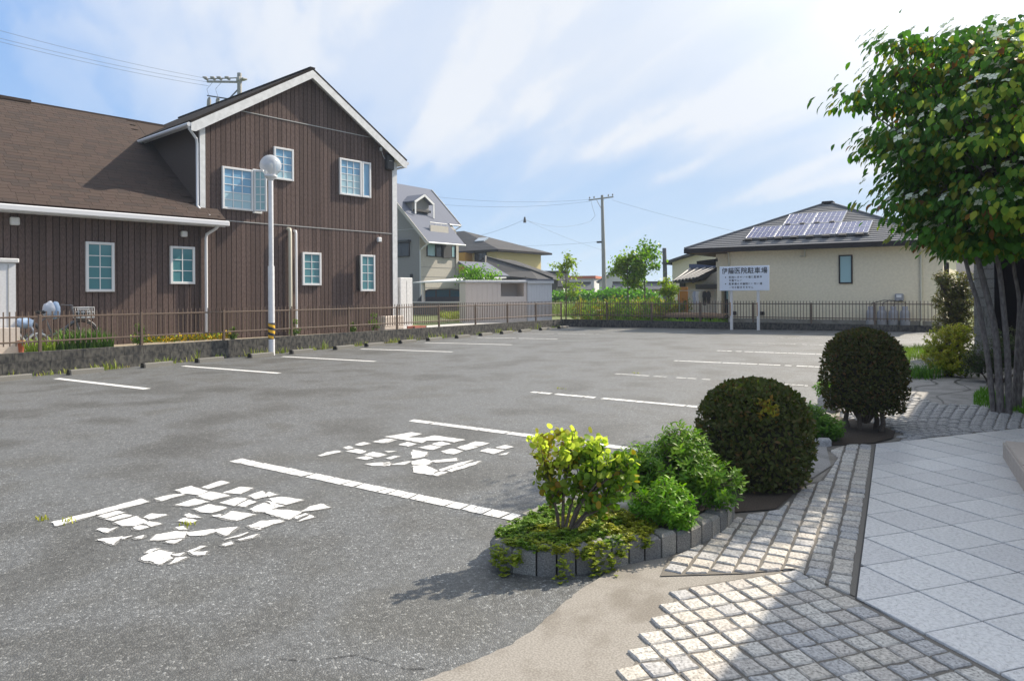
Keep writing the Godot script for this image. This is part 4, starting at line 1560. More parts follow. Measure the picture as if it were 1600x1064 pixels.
func make_dark_roofs():
	var h := thing("dark_roof_house", "low house under a dark hipped tile roof behind the beige shed", "house")
	var st := mb()
	box(st, Vector3(-33.0, 0.2, -47.5), Vector3(-28.9, 2.75, -43.0))
	obj("wall", st, M.dark, h)
	var e := [Vector3(-33.8, 2.75, -41.4), Vector3(-28.1, 2.55, -43.3), Vector3(-28.1, 2.55, -48.0), Vector3(-33.8, 2.75, -47.5)]
	var r := [Vector3(-32.2, 4.28, -42.4), Vector3(-31.4, 4.1, -45.2)]
	st = mb()
	quad(st, e[0], Vector3(-31.4, 2.95, -41.2), r[0], r[0], Vector3.UP)
	quad(st, Vector3(-31.4, 2.95, -41.2), e[1], Vector3(-29.4, 3.25, -44.4), r[0], Vector3.UP)
	tri(st, e[1], e[2], Vector3(-29.4, 3.25, -44.4), Vector3(1, 1, 0))
	quad(st, e[3], e[0], r[0], r[1], Vector3(-1, 1, 0))
	quad(st, e[2], e[3], r[1], Vector3(-29.4, 3.25, -44.4), Vector3(0, 1, -1))
	tri(st, r[0], r[1], Vector3(-29.4, 3.25, -44.4), Vector3.UP)
	quad(st, e[0], e[1], e[2], e[3], Vector3.DOWN)
	var roof := obj("roof", st, M.kawara, h)
	st = mb()
	tube(st, [Vector3(-31.4, 2.99, -41.2), r[0] + Vector3(0, 0.05, 0)], 0.10, 7)
	tube(st, [Vector3(-33.8, 2.8, -41.4), r[0] + Vector3(0, 0.05, 0)], 0.09, 7)
	tube(st, [r[0] + Vector3(0, 0.05, 0), Vector3(-29.4, 3.32, -44.4), Vector3(-28.1, 2.65, -45.5)], 0.08, 7)
	obj("ridge_cap", st, M.dark, roof)
	st = mb()
	bar(st, Vector3(-31.4, 2.88, -41.17), Vector3(-28.1, 2.5, -43.27), 0.06, 0.16)
	obj("fascia", st, M.fascia, roof)
	gabled_house("tiled_house", "small dark tiled roof peeping out behind the beige shed", Transform3D(Basis(Vector3.UP, 0.5), Vector3(-31.6, 0, -48.6)), 2.2, 3.0, 2.2, 3.15, M.shed_pale, M.kawara)
	gabled_house("pink_roof_house", "distant pale house with a pinkish roof between the dark tiled roofs", Transform3D(Basis(Vector3.UP, 0.1), Vector3(-43.4, 0, -61.4)), 2.0, 4.0, 2.9, 3.8, M.shed_pale, M.pink)

func make_far_houses():
	var h := thing("white_house", "distant white house with flat reddish parapet left of the utility pole", "house")
	var at := Transform3D(Basis(Vector3.UP, 0.33), Vector3(-41.2, 0, -68.8))
	var st := mb()
	box(st, Vector3(0, 0.2, -6), Vector3(3.6, 3.25, 0), at)
	obj("wall", st, M.white_wall, h)
	st = mb()
	box(st, Vector3(-0.2, 3.2, -6.2), Vector3(3.8, 3.5, 0.2), at)
	obj("parapet", st, M.terracotta, h)
	plain_window(h, at * Transform3D(Basis.IDENTITY, Vector3(2.5, 1.95, 0.002)), 0.7, 0.8, 1, M.glass_dark)
	plain_window(h, at * Transform3D(Basis.IDENTITY, Vector3(1.7, 2.1, 0.002)), 0.4, 0.5, 1, M.glass_dark)
	var g := gabled_house("blue_roof_house", "distant pale house with blue grey gable roof behind the utility pole", Transform3D(Basis(Vector3.UP, -1.15), Vector3(-37.4, 0, -71.2)), 5.5, 3.6, 2.8, 4.0, M.white_wall, M.slate, 0.3)
	plain_window(g, Transform3D(Basis(Vector3.UP, -0.9), Vector3(-36.6, 2.0, -70.6)), 0.6, 0.6, 1, M.glass_dark)
	# garden walls roofed with grey tiles
	var n := 0
	for s in [[-33.8, -55.6, -31.3, -57.3], [-29.6, -58.4, -20.0, -64.8]]:
		var w := thing("roofed_wall", ["short white garden wall with grey tile roof left of the utility pole", "long white garden wall with grey tile roof right of the utility pole"][n], "wall")
		n += 1
		var a := Vector3(s[0], 0, s[1])
		var b := Vector3(s[2], 0, s[3])
		var side := (b - a).cross(Vector3.UP).normalized()
		st = mb()
		bar(st, a + Vector3(0, 1.0, 0), b + Vector3(0, 1.0, 0), 0.3, 1.7)
		obj("wall_body", st, M.white_wall, w)
		st = mb()
		for k in [1.0, -1.0]:
			slab(st, a + Vector3(0, 2.45, 0), b + Vector3(0, 2.45, 0), b + side * k * 0.9 + Vector3(0, 1.85, 0), a + side * k * 0.9 + Vector3(0, 1.85, 0), 0.08)
		obj("tile_roof", st, M.roof_tile, w)
		st = mb()
		bar(st, a + Vector3(0, 2.5, 0), b + Vector3(0, 2.5, 0), 0.3, 0.16)
		obj("ridge_cap", st, M.kawara, w)
	# low far skyline between the gaps
	var hz := [[-62, -95, 9, 3.4], [-24.5, -90, 6, 3.0], [-9.0, -75, 9, 4.6], [4.0, -80, 10, 4.4]]
	for i in hz.size():
		var q: Array = hz[i]
		gabled_house("far_house", ["far pale house beyond the left trees", "far pale house behind the young trees", "far pale house behind the thin pole", "far pale house hidden behind the cream house"][i], Transform3D(Basis(Vector3.UP, 0.4), Vector3(q[0], 0, q[1])), q[2], 7.0, q[3] - 1.4, q[3], M.white_wall, M.kawara)

func make_kawara_house():
	# traditional house with a wave tiled lower roof, left of the cream house
	var h := thing("tiled_roof_house", "beige house with wave tiled roof and blue ridge behind the terrace deck", "house")
	var st := mb()
	box(st, Vector3(-12.0, 0.2, -38.0), Vector3(-9.4, 2.1, -31.0))
	obj("wall", st, M.shed, h)
	st = mb()
	prism(st, pv([-11.5, 1.9, -9.0, 1.9, -9.0, 3.0, -10.5, 2.5]), Transform3D.IDENTITY, -32.0, -30.95)
	obj("gable_wall", st, M.beige_wall, h)
	st = mb()
	slab(st, Vector3(-12.35, 1.97, -30.4), Vector3(-11.45, 1.99, -30.6), Vector3(-10.9, 2.62, -32.6), Vector3(-12.3, 2.60, -32.4), 0.08)
	slab(st, Vector3(-11.45, 1.99, -30.6), Vector3(-10.8, 2.45, -30.8), Vector3(-9.0, 2.7, -32.8), Vector3(-10.9, 2.62, -32.6), 0.08)
	var roof := obj("roof", st, M.kawara, h)
	for k in 16:
		st = mb()
		var t := k / 15.0
		tube(st, [Vector3(-12.33, 1.99, -30.42).lerp(Vector3(-11.2, 2.15, -30.64), t), Vector3(-12.28, 2.63, -32.42).lerp(Vector3(-9.6, 2.70, -32.7), t)], 0.055, 6)
		obj("tile_row", st, M.kawara_pale if k % 2 == 0 else M.kawara, roof)
	st = mb()
	bar(st, Vector3(-12.35, 2.72, -32.5), Vector3(-9.0, 2.78, -32.8), 0.3, 0.22)
	obj("ridge_cap", st, M.blue_ridge, roof)
	st = mb()
	bar(st, Vector3(-11.5, 1.95, -30.5), Vector3(-9.3, 3.0, -30.5), 0.06, 0.16)
	obj("rake_board", st, M.fascia, roof)
	st = mb()
	box(st, Vector3(-11.3, 1.62, -30.98), Vector3(-9.6, 1.84, -30.4))
	obj("shutter_box", st, M.dark, h)
	st = mb()
	box(st, Vector3(-12.25, 0.25, -31.0), Vector3(-12.0, 1.95, -30.9))
	obj("side_post", st, M.dark, h)
	var b := gabled_house("beige_house", "plain beige gable house rising behind the wave tiled roof", Transform3D(Basis(Vector3.UP, PI / 2), Vector3(-9.8, 0, -42.7)), 6.0, 7.6, 3.45, 4.55, M.cream, M.kawara, 0.5)

func make_sheds():
	# a row of storage sheds beyond the brown house, along the left fence
	var at := Transform3D(Basis(Vector3.UP, atan2(-2.0, 0.0) + PI), Vector3.ZERO)
	var a := Vector3(-17.6, YARD, -21.85)
	var b := Vector3(-15.45, YARD, -24.9)
	var x := (b - a).normalized()
	var z := x.cross(Vector3.UP)
	if z.x < 0:
		z = -z
	var f := Transform3D(Basis(x, Vector3.UP, x.cross(Vector3.UP)), a)
	var L := (b - a).length()
	var s := thing("storage_shed", "beige metal storage shed with an open bay behind the far left fence", "shed")
	var L1 := L * 0.70
	var o1 := L * 0.40
	var hgt := 1.60
	var st := mb()
	box(st, Vector3(0, 0, -0.03), Vector3(o1, hgt, 0.0), f)
	box(st, Vector3(0, 0, -0.9), Vector3(0.03, hgt, -0.03), f)
	box(st, Vector3(L1 - 0.12, 0, -0.9), Vector3(L1, hgt, 0.0), f)
	box(st, Vector3(o1 - 0.04, 0, -0.9), Vector3(o1, hgt, -0.03), f)
	box(st, Vector3(0.03, 0, -0.9), Vector3(L1 - 0.12, hgt, -0.87), f)
	box(st, Vector3(o1, 0, -0.87), Vector3(L1 - 0.12, hgt - 0.55, -0.0), f)
	obj("body", st, M.shed, s)
	st = mb()
	soft_box(st, Vector3(-0.06, hgt, -1.0), Vector3(L1 - 0.01, hgt + 0.11, 0.10), 0.03, f)
	obj("roof", st, M.white_wall, s)
	for k in 7:
		st = mb()
		box(st, Vector3(0.05 + k * o1 / 7.0, 0.05, 0.001), Vector3(0.06 + k * o1 / 7.0, hgt - 0.05, 0.012), f)
		obj("door_rib", st, M.shed, s)
	var s2 := thing("storage_shed", "pale grey ribbed storage shed at the far end of the left fence", "shed")
	st = mb()
	box(st, Vector3(L1 + 0.03, 0, -0.9), Vector3(L, hgt - 0.02, 0.02), f)
	obj("body", st, M.shed_pale, s2)
	st = mb()
	box(st, Vector3(L1 + 0.0, hgt - 0.02, -1.0), Vector3(L + 0.05, hgt + 0.10, 0.12), f)
	obj("roof", st, M.shed_pale, s2)
	st = mb()
	box(st, Vector3(L1 + 0.0, hgt + 0.101, -1.02), Vector3(L + 0.07, hgt + 0.16, 0.15), f)
	obj("roof_rim", st, M.slate, s2)
	for k in 9:
		st = mb()
		box(st, Vector3(L1 + 0.08 + k * 0.12, 0.05, 0.021), Vector3(L1 + 0.11 + k * 0.12, hgt - 0.06, 0.034), f)
		obj("rib", st, M.shed_pale, s2)
	# small bright cabinet beside the brown house corner, and the white shed at the frame's edge
	var c := thing("white_cabinet", "plain white tall cabinet beyond the right corner of the brown house", "cabinet", Vector3(-16.45, YARD, -16.95), 0.1)
	st = mb()
	soft_box(st, Vector3(-0.3, 0, -0.30), Vector3(0.3, 1.70, 0.35), 0.015)
	obj("body", st, M.white_wall, c)
	st = mb()
	box(st, Vector3(0.301, 0.1, 0.01), Vector3(0.306, 1.6, 0.02))
	obj("door_joint", st, M.steel, c)
	var w := thing("white_shed", "white ribbed garden shed at the left edge before the brown house", "shed", HOUSE_AT, HOUSE_TURN)
	st = mb()
	box(st, hv(-4.02, 0.15, YARD), hv(-6.2, 0.75, 2.12))
	obj("body", st, M.shed_pale, w)
	st = mb()
	soft_box(st, hv(-3.97, 0.10, 2.12), hv(-6.25, 0.80, 2.21), 0.015)
	obj("roof", st, M.white_wall, w)
	for k in 14:
		st = mb()
		box(st, hv(-4.14 - k * 0.15, 0.751, YARD + 0.05), hv(-4.155 - k * 0.15, 0.757, 2.08))
		obj("rib", st, M.steel, w)
	st = mb()
	box(st, hv(-4.02, 0.8, YARD), hv(-6.0, 1.02, 0.82))
	obj("plinth_box", st, M.shed, w)

# ---------- poles and wires ----------
func wire(label: String, a: Vector3, b: Vector3, sag: float, group := "overhead wires"):
	var pts := []
	for i in 25:
		var t := i / 24.0
		pts.append(a.lerp(b, t) - Vector3(0, sag * 4.0 * t * (1.0 - t), 0))
	var st := mb()
	tube(st, pts, 0.008, 4)
	tag(obj("overhead_wire", st, M.wire), label, "wire", group)

func make_poles():
	var p := thing("utility_pole", "grey concrete utility pole with crossarm standing in the field behind the rear fence", "utility pole", Vector3(-27.05, YARD, -51.85))
	var st := mb()
	tube(st, [Vector3(0, 0, 0), Vector3(-0.05, 4.5, 0.02), Vector3(-0.13, 9.3, 0.06)], [0.19, 0.16, 0.11], 12)
	obj("pole_shaft", st, M.pole_concrete, p)
	st = mb()
	bar(st, Vector3(-1.05, 8.90, 0.68), Vector3(0.62, 9.16, -0.5), 0.09, 0.11)
	obj("crossarm", st, M.steel, p)
	for t in [0.04, 0.22, 0.8, 0.97]:
		st = mb()
		var q: Vector3 = Vector3(-1.05, 9.0, 0.68).lerp(Vector3(0.62, 9.26, -0.5), t)
		tube(st, [q, q + Vector3(0, 0.08, 0), q + Vector3(0, 0.16, 0)], [0.05, 0.07, 0.04], 7)
		obj("insulator", st, M.pole_concrete, p)
	st = mb()
	tube(st, [Vector3(-0.1, 8.0, 0.05), Vector3(-0.5, 8.9, 0.32)], 0.025, 5)
	tube(st, [Vector3(-0.9, 8.9, 0.6), Vector3(-0.75, 8.2, 0.5), Vector3(-0.6, 7.6, 0.4), Vector3(-0.9, 7.2, 0.6)], 0.014, 4)
	obj("brace", st, M.steel, p)
	st = mb()
	soft_box(st, Vector3(-0.55, 5.35, 0.1), Vector3(-0.15, 5.5, 0.3), 0.02)
	obj("clamp", st, M.dark, p)
	# the pole behind the brown house
	var b := thing("utility_pole", "concrete utility pole with switchgear rising behind the brown house roof", "utility pole", Vector3(-33.87, YARD, -22.66))
	st = mb()
	tube(st, [Vector3.ZERO, Vector3(0, 6, 0), Vector3(0, 13.2, 0)], [0.20, 0.16, 0.115], 12)
	obj("pole_shaft", st, M.pole_concrete, b)
	st = mb()
	soft_box(st, Vector3(-0.13, 12.75, -0.13), Vector3(0.13, 12.98, 0.13), 0.02)
	soft_box(st, Vector3(-0.06, 12.84, -0.3), Vector3(0.3, 12.93, 0.0), 0.02)
	obj("band", st, M.steel, b)
	var l := Vector3(-1.45, 0, 1.0)
	st = mb()
	bar(st, Vector3(0, 12.72, 0), l + Vector3(0, 12.76, 0), 0.09, 0.10)
	bar(st, Vector3(0, 12.95, 0), l * 0.95 + Vector3(0, 12.90, 0), 0.05, 0.05)
	obj("crossarm", st, M.pole_concrete, b)
	st = mb()
	tube(st, [Vector3(0, 12.4, 0), Vector3(-0.52, 11.75, 0.36)], 0.04, 6)
	bar(st, Vector3(-0.2, 11.75, 0.14), l * 1.0 + Vector3(0, 12.0, 0), 0.06, 0.06)
	obj("lower_arm", st, M.slate, b)
	for t in [0.3, 0.55, 0.75, 0.98]:
		st = mb()
		var q2: Vector3 = l * t + Vector3(0, 12.85, 0)
		tube(st, [q2, q2 + Vector3(-0.08, 0.10, 0.05), q2 + Vector3(-0.22, 0.16, 0.15)], [0.06, 0.10, 0.04], 7)
		obj("insulator", st, M.pole_concrete, b)
	for t in [0.68, 0.95]:
		st = mb()
		var q3: Vector3 = l * t + Vector3(0, 11.4, 0)
		tube(st, [q3 + Vector3(0, -0.15, 0), q3 + Vector3(0, 0.05, 0), q3 + Vector3(0.03, 0.36, 0), q3 + Vector3(0.05, 0.50, 0)], [0.07, 0.11, 0.11, 0.05], 8)
		obj("cutout_switch", st, M.pole_concrete, b)
		st = mb()
		tube(st, [q3 + Vector3(0.05, 0.5, 0), q3 + Vector3(-0.1, 0.95, 0.05), q3 + Vector3(0.2, 1.3, -0.1)], 0.012, 4)
		obj("jumper_wire", st, M.wire, b)
	var t2 := thing("utility_pole", "thin dark pole standing right of the young trees", "pole", Vector3(-17.8, YARD, -42.5))
	st = mb()
	tube(st, [Vector3.ZERO, Vector3(0, 2, 0), Vector3(-0.05, 4.05, 0)], [0.15, 0.14, 0.125], 10)
	obj("pole_shaft", st, M.steel_dark, t2)
	st = mb()
	tube(st, [Vector3(0, 3.75, 0), Vector3(-0.35, 3.85, 0.2)], 0.03, 5)
	obj("hook", st, M.steel_dark, t2)
	var a := Vector3(-35.2, 13.2, -21.75)
	wire("uppermost overhead wire in the sky left of the brown house pole", a, Vector3(-35.9, 13.25, -8.0), 0.25)
	wire("middle overhead wire in the sky left of the brown house pole", a + Vector3(0.1, -0.22, 0.1), Vector3(-35.9, 12.85, -8.0), 0.25)
	wire("lowest overhead wire in the sky left of the brown house pole", a + Vector3(-0.1, -0.36, 0.0), Vector3(-35.9, 12.72, -8.0), 0.25)
	wire("overhead wire running from behind the brown house to the far pole's crossarm", Vector3(-42.0, 10.4, -33.5), Vector3(-28.0, 9.25, -51.2), 0.9)
	wire("overhead wire just below the first, running to the far pole's crossarm", Vector3(-42.0, 9.7, -33.5), Vector3(-28.0, 9.1, -51.25), 1.0)
	wire("low overhead wire running level to the far pole's clamp", Vector3(-42.0, 6.2, -37.5), Vector3(-27.5, 5.75, -51.6), 0.6)
	wire("slanting overhead wire from the hanging insulator down to the far pole", Vector3(-27.95, 6.77, -41.47), Vector3(-26.98, 4.99, -51.92), 0.15)
	wire("overhead wire rising from the hanging insulator to the far pole's top", Vector3(-27.95, 6.77, -41.47), Vector3(-27.9, 7.5, -51.3), 0.5)
	wire("overhead wire from the grey house up to the hanging insulator", Vector3(-32.5, 5.4, -39.4), Vector3(-27.95, 6.77, -41.47), 0.2)
	wire("faint overhead wire running right from the far pole over the young trees", Vector3(-26.5, 9.2, -52.2), Vector3(-8.0, 4.6, -60.0), 0.6)
	st = mb()
	tube(st, [Vector3(-27.95, 6.95, -41.47), Vector3(-27.95, 6.55, -41.47)], [0.06, 0.12], 7)
	tag(obj("hanging_insulator", st, M.steel_dark), "small dark insulator hanging where overhead wires meet, left of the far pole", "insulator")
	# lattice mast far behind the sheds
	var m := thing("lattice_mast", "hazy lattice transmission mast far beyond the dark tiled roofs", "mast", Vector3(-86.0, YARD, -128.0))
	st = mb()
	for k in 4:
		var cx := -1.0 if k % 2 == 0 else 1.0
		var cz := -1.0 if k < 2 else 1.0
		bar(st, Vector3(cx, 0, cz), Vector3(cx * 0.5, 10.5, cz * 0.5), 0.12, 0.12, Vector3.RIGHT)
	for j in 9:
		var y := 1.0 + j * 1.1
		var r := lerpf(1.0, 0.5, y / 10.5)
		bar(st, Vector3(-r, y, r), Vector3(r, y + 0.9, r), 0.07, 0.07, Vector3.FORWARD)
		bar(st, Vector3(r, y, -r), Vector3(r, y + 0.9, r), 0.07, 0.07, Vector3.RIGHT)
	obj("lattice", st, M.steel, m)

# ---------- things standing in the car park ----------
func make_car_park_things():
	# lamp
	var l := thing("globe_lamp", "white lamp post with clear globe and yellow and black banded foot", "lamp post", on(-14.8, -10.75))
	var st := mb()
	tube(st, [Vector3(0, -0.1, 0), Vector3(0, 2.2, 0)], 0.076, 16)
	tube(st, [Vector3(0, 2.2, 0), Vector3(0, 4.36, 0)], 0.06, 16)
	obj("post", st, M.white_paint, l)
	st = mb()
	lathe(st, [[0.06, 4.30], [0.10, 4.36], [0.15, 4.39], [0.16, 4.43], [0.10, 4.45], [0.0001, 4.46]], Vector3.ZERO, 18)
	obj("globe_base", st, M.pipe, l)
	st = mb()
	ball(st, Vector3(0, 4.68, 0), 0.262, 28)
	obj("globe", st, M.clear, l)
	st = mb()
	lathe(st, [[0.03, 4.45], [0.04, 4.55], [0.055, 4.64], [0.045, 4.70], [0.02, 4.74], [0.0001, 4.745]], Vector3.ZERO, 14)
	obj("bulb", st, M.lamp_inner, l)
	# banded sleeve: slanting stripes as real strips round the post
	st = mb()
	tube(st, [Vector3(0, 0.40, 0), Vector3(0, 0.80, 0)], 0.0785, 16)
	var sleeve := obj("sleeve", st, M.ink, l)
	for k in 3:
		st = mb()
		for s in 20:
			var a0 := TAU * s / 20
			var a1 := TAU * (s + 1) / 20
			var lift0 := 0.14 * (s % 20) / 20.0
			var lift1 := 0.14 * ((s + 1.0)) / 20.0
			var p := []
			for e in [[a0, 0.40 + k * 0.14 + lift0], [a1, 0.40 + k * 0.14 + lift1], [a1, 0.47 + k * 0.14 + lift1], [a0, 0.47 + k * 0.14 + lift0]]:
				p.append(Vector3(cos(e[0]) * 0.0805, clampf(e[1], 0.40, 0.80), sin(e[0]) * 0.0805))
			if absf(p[2].y - p[1].y) > 0.001 or absf(p[3].y - p[0].y) > 0.001:
				quad(st, p[0], p[1], p[2], p[3], p[0] + p[1] - Vector3(0, p[0].y + p[1].y, 0))
		obj("yellow_stripe", st, M.yellow, sleeve)
	# wheel stops
	var zs := [-4.9, -6.15, -7.56, -8.75, -10.07, -11.25, -12.64, -13.75, -15.08, -16.28, -17.65, -18.9, -20.1, -21.24, -22.6, -23.94]
	var where := ["first from the near end, at the left edge", "second from the near end", "third from the near end", "fourth from the near end", "just before the lamp post", "just beyond the lamp post", "second beyond the lamp post", "third beyond the lamp post", "fourth beyond the lamp post", "fifth beyond the lamp post", "sixth beyond the lamp post", "before the beige storage shed", "opposite the storage shed's open bay", "opposite the storage shed's right part", "second from the far corner", "nearest the far corner"]
	var sm := mb()
	prism(sm, pv([-0.075, 0.0, 0.075, 0.0, 0.06, 0.085, 0.045, 0.10, -0.045, 0.10, -0.06, 0.085]), Transform3D.IDENTITY, -0.60, 0.0)
	sm.generate_normals()
	var bar_mesh := sm.commit()
	sm = mb()
	prism(sm, pv([-0.078, 0.0, 0.078, 0.0, 0.063, 0.088, 0.047, 0.103, -0.047, 0.103, -0.063, 0.088]), Transform3D.IDENTITY, 0.001, 0.035)
	sm.generate_normals()
	var cap_mesh := sm.commit()
	for i in zs.size():
		var x: float = -14.72 + 0.012 * (-zs[i] - 6.0)
		var w := thing("wheel_stop", "concrete wheel stop by the left wall, " + where[i], "wheel stop", on(x, zs[i], -0.004), rng.randf_range(-0.03, 0.03), "wheel stops along the left wall")
		obj("stop_bar", bar_mesh, M.stop, w)
		obj("end_cap", cap_mesh, M.black, w)
	make_sign()

const GLYPHS := {
	"i": [30,0,10,35, 20,25,20,100, 40,10,90,10, 90,10,90,60, 35,35,100,35, 40,60,90,60, 65,10,63,60, 63,60,40,100],
	"to": [0,12,100,12, 30,0,30,24, 70,0,70,24, 10,33,10,80, 10,80,3,100, 10,33,33,33, 33,33,33,100, 10,53,33,53, 10,73,33,73, 45,42,98,42, 42,58,100,58, 70,30,65,58, 65,58,42,80, 73,58,98,80, 70,70,70,100, 52,78,58,88, 88,78,80,88, 50,98,60,90, 80,90,93,98],
	"med": [5,5,95,5, 5,5,5,95, 5,95,98,95, 35,15,25,33, 30,28,80,28, 20,50,90,50, 55,28,53,50, 53,50,25,82, 55,52,88,82],
	"hall": [5,5,5,100, 5,5,32,5, 32,5,20,35, 20,35,33,55, 33,55,16,68, 70,0,70,12, 43,15,98,15, 43,15,43,30, 98,15,98,30, 52,38,90,38, 42,56,100,56, 62,56,60,75, 60,75,40,100, 80,56,80,95, 80,95,100,95, 100,95,100,83],
	"park": [10,5,10,60, 10,5,45,5, 10,22,43,22, 10,40,43,40, 27,5,27,60, 10,60,48,60, 48,60,43,100, 3,75,2,92, 15,73,17,90, 26,73,30,86, 72,0,80,12, 56,20,100,20, 58,55,98,55, 52,95,100,95, 78,20,78,95],
	"car": [8,15,92,15, 18,30,82,30, 18,30,18,68, 82,30,82,68, 18,49,82,49, 18,68,82,68, 2,83,98,83, 50,0,50,100],
	"place": [3,35,36,35, 20,8,20,80, 0,85,38,73, 48,5,90,5, 48,5,48,40, 90,5,90,40, 48,22,90,22, 48,40,90,40, 38,54,100,54, 56,54,40,78, 50,68,97,68, 97,68,90,100, 70,68,50,98, 83,68,68,98],
	"ni": [15,10,15,90, 45,25,85,25, 45,80,90,80],
	"no": [55,15,30,80, 55,15,85,40, 85,40,60,90, 30,80,12,50, 12,50,55,15],
	"go": [20,10,80,10, 20,10,20,45, 80,10,80,45, 20,45,80,45, 10,62,90,62, 30,62,25,95, 70,62,75,95],
	"ma": [10,20,90,20, 15,42,85,42, 50,5,50,85, 50,85,25,75, 50,70,85,95],
	"se": [5,35,95,30, 30,10,30,85, 30,85,85,90, 72,15,70,58],
	"n": [45,5,10,95, 30,60,50,60, 50,60,65,92, 65,92,95,65],
	"one": [5,50,95,50],
	"cut": [5,40,45,35, 22,5,22,80, 22,80,45,70, 50,20,95,20, 70,20,50,95, 95,20,90,95, 90,95,75,90],
	"i2": [15,20,20,70, 20,70,35,80, 75,25,85,60]
}

func glyph(st: SurfaceTool, key: String, x: float, y: float, s: float, pen: float, z: float):
	# strokes of one character: x, y of its upper left corner, size s
	var g: Array = GLYPHS[key]
	for i in range(0, g.size(), 4):
		var a := Vector3(x + g[i] * 0.01 * s, y - g[i + 1] * 0.01 * s, z)
		var b := Vector3(x + g[i + 2] * 0.01 * s, y - g[i + 3] * 0.01 * s, z)
		var d := (b - a).normalized()
		var n := Vector3(-d.y, d.x, 0) * pen * 0.5
		var zz := Vector3(0, 0, 0.00004 * i)
		quad(st, a - d * pen * 0.4 - n + zz, b + d * pen * 0.4 - n + zz, b + d * pen * 0.4 + n + zz, a - d * pen * 0.4 + n + zz, Vector3(0, 0, 1))

func make_sign():
	var s := thing("sign_board", "white notice board with black Japanese lettering on two white posts", "sign", Vector3(-7.52, 0, -25.0))
	var st := mb()
	soft_box(st, Vector3(-0.87, 1.515, -0.02), Vector3(0.87, 2.385, 0.02), 0.012)
	obj("board", st, M.sign_white, s)
	for x in [-0.47, 0.47]:
		st = mb()
		soft_box(st, Vector3(x - 0.045, -0.1, -0.115), Vector3(x + 0.045, 1.95, -0.025), 0.01)
		var p := obj("post", st, M.rust, s)
		st = mb()
		box(st, Vector3(x - 0.0462, 0.62, -0.10), Vector3(x - 0.005, 1.10, -0.0235))
		obj("rust_patch", st, M.rust_spot, p)
	var title := ["i", "to", "med", "hall", "park", "car", "place"]
	for i in 7:
		st = mb()
		glyph(st, title[i], -0.785 + i * 0.231, 2.325, 0.20, 0.024, 0.0215)
		obj("character", st, M.ink, s)
	var rows := [
		[2.035, ["med", "hall", "ni", "go", "no", "i2", "no", "place", "ni", "park", "car", "go"]],
		[1.925, ["go", "to", "se", "n", "i2"]],
		[1.80, ["park", "car", "place", "no", "go", "to", "hall", "ni", "i2", "cut", "i2", "place"]],
		[1.675, ["one", "cut", "no", "park", "go", "ma", "ma", "se", "n"]],
	]
	for k in rows.size():
		st = mb()
		for j in rows[k][1].size():
			glyph(st, rows[k][1][j], -0.53 + j * 0.098, rows[k][0], 0.078, 0.010, 0.0215)
		if k % 2 == 0:
			tube(st, [Vector3(-0.65, rows[k][0] - 0.04, 0.0212), Vector3(-0.65, rows[k][0] - 0.04, 0.023)], 0.022, 10)
		stuff(obj("small_lettering", st, M.ink, s))

# ---------- paving by the clinic ----------
func pave(u: float, v: float) -> Vector2:
	return Vector2(sin(PAVE_TURN), -cos(PAVE_TURN)) * u + Vector2(cos(PAVE_TURN), sin(PAVE_TURN)) * v

func stone_piece(poly: PackedVector2Array, top: float, inset: float, rough: float, drop := 0.05) -> SurfaceTool:
	# a paving piece with worn edges: outline (x, z), its crown at top above the ground
	var st := mb()
	var c := Vector2.ZERO
	var ring := PackedVector2Array()
	for i in poly.size():
		var a := poly[i]
		var b := poly[(i + 1) % poly.size()]
		ring.append(a)
		if (b - a).length() > 0.05 and rough > 0.0:
			ring.append(a.lerp(b, rng.randf_range(0.35, 0.65)) + (b - a).orthogonal().normalized() * rng.randf_range(-rough, rough))
	for p in ring:
		c += p / ring.size()
	var n := ring.size()
	var base := ground(c.x, c.y)
	var tilt := Vector2(rng.randf_range(-1, 1), rng.randf_range(-1, 1)) * rough * 0.7
	var r0 := []
	var r1 := []
	var r2 := []
	for p in ring:
		var d := p - c
		var y := top + d.dot(tilt) * 6.0 + rng.randf_range(-rough, rough) * 0.35
		r0.append(Vector3(p.x, base - drop, p.y))
		r1.append(Vector3(p.x, base + y - inset, p.y))
		var q := c + d * (1.0 - inset * 1.2 / maxf(0.02, d.length()))
		r2.append(Vector3(q.x, base + y + rng.randf_range(0, rough) * 0.3, q.y))
	var mid := Vector3(c.x, base + top + rough * 0.5, c.y)
	for i in n:
		var j := (i + 1) % n
		var o: Vector3 = (r1[i] + r1[j]) * 0.5 - mid
		o.y = 0
		quad(st, r0[i], r0[j], r1[j], r1[i], o)
		quad(st, r1[i], r1[j], r2[j], r2[i], o.normalized() + Vector3.UP)
		tri(st, r2[i], r2[j], mid, Vector3.UP)
	return st

func square(c: Vector2, a: Vector2, b: Vector2) -> PackedVector2Array:
	return PackedVector2Array([c, c + a, c + a + b, c + b])

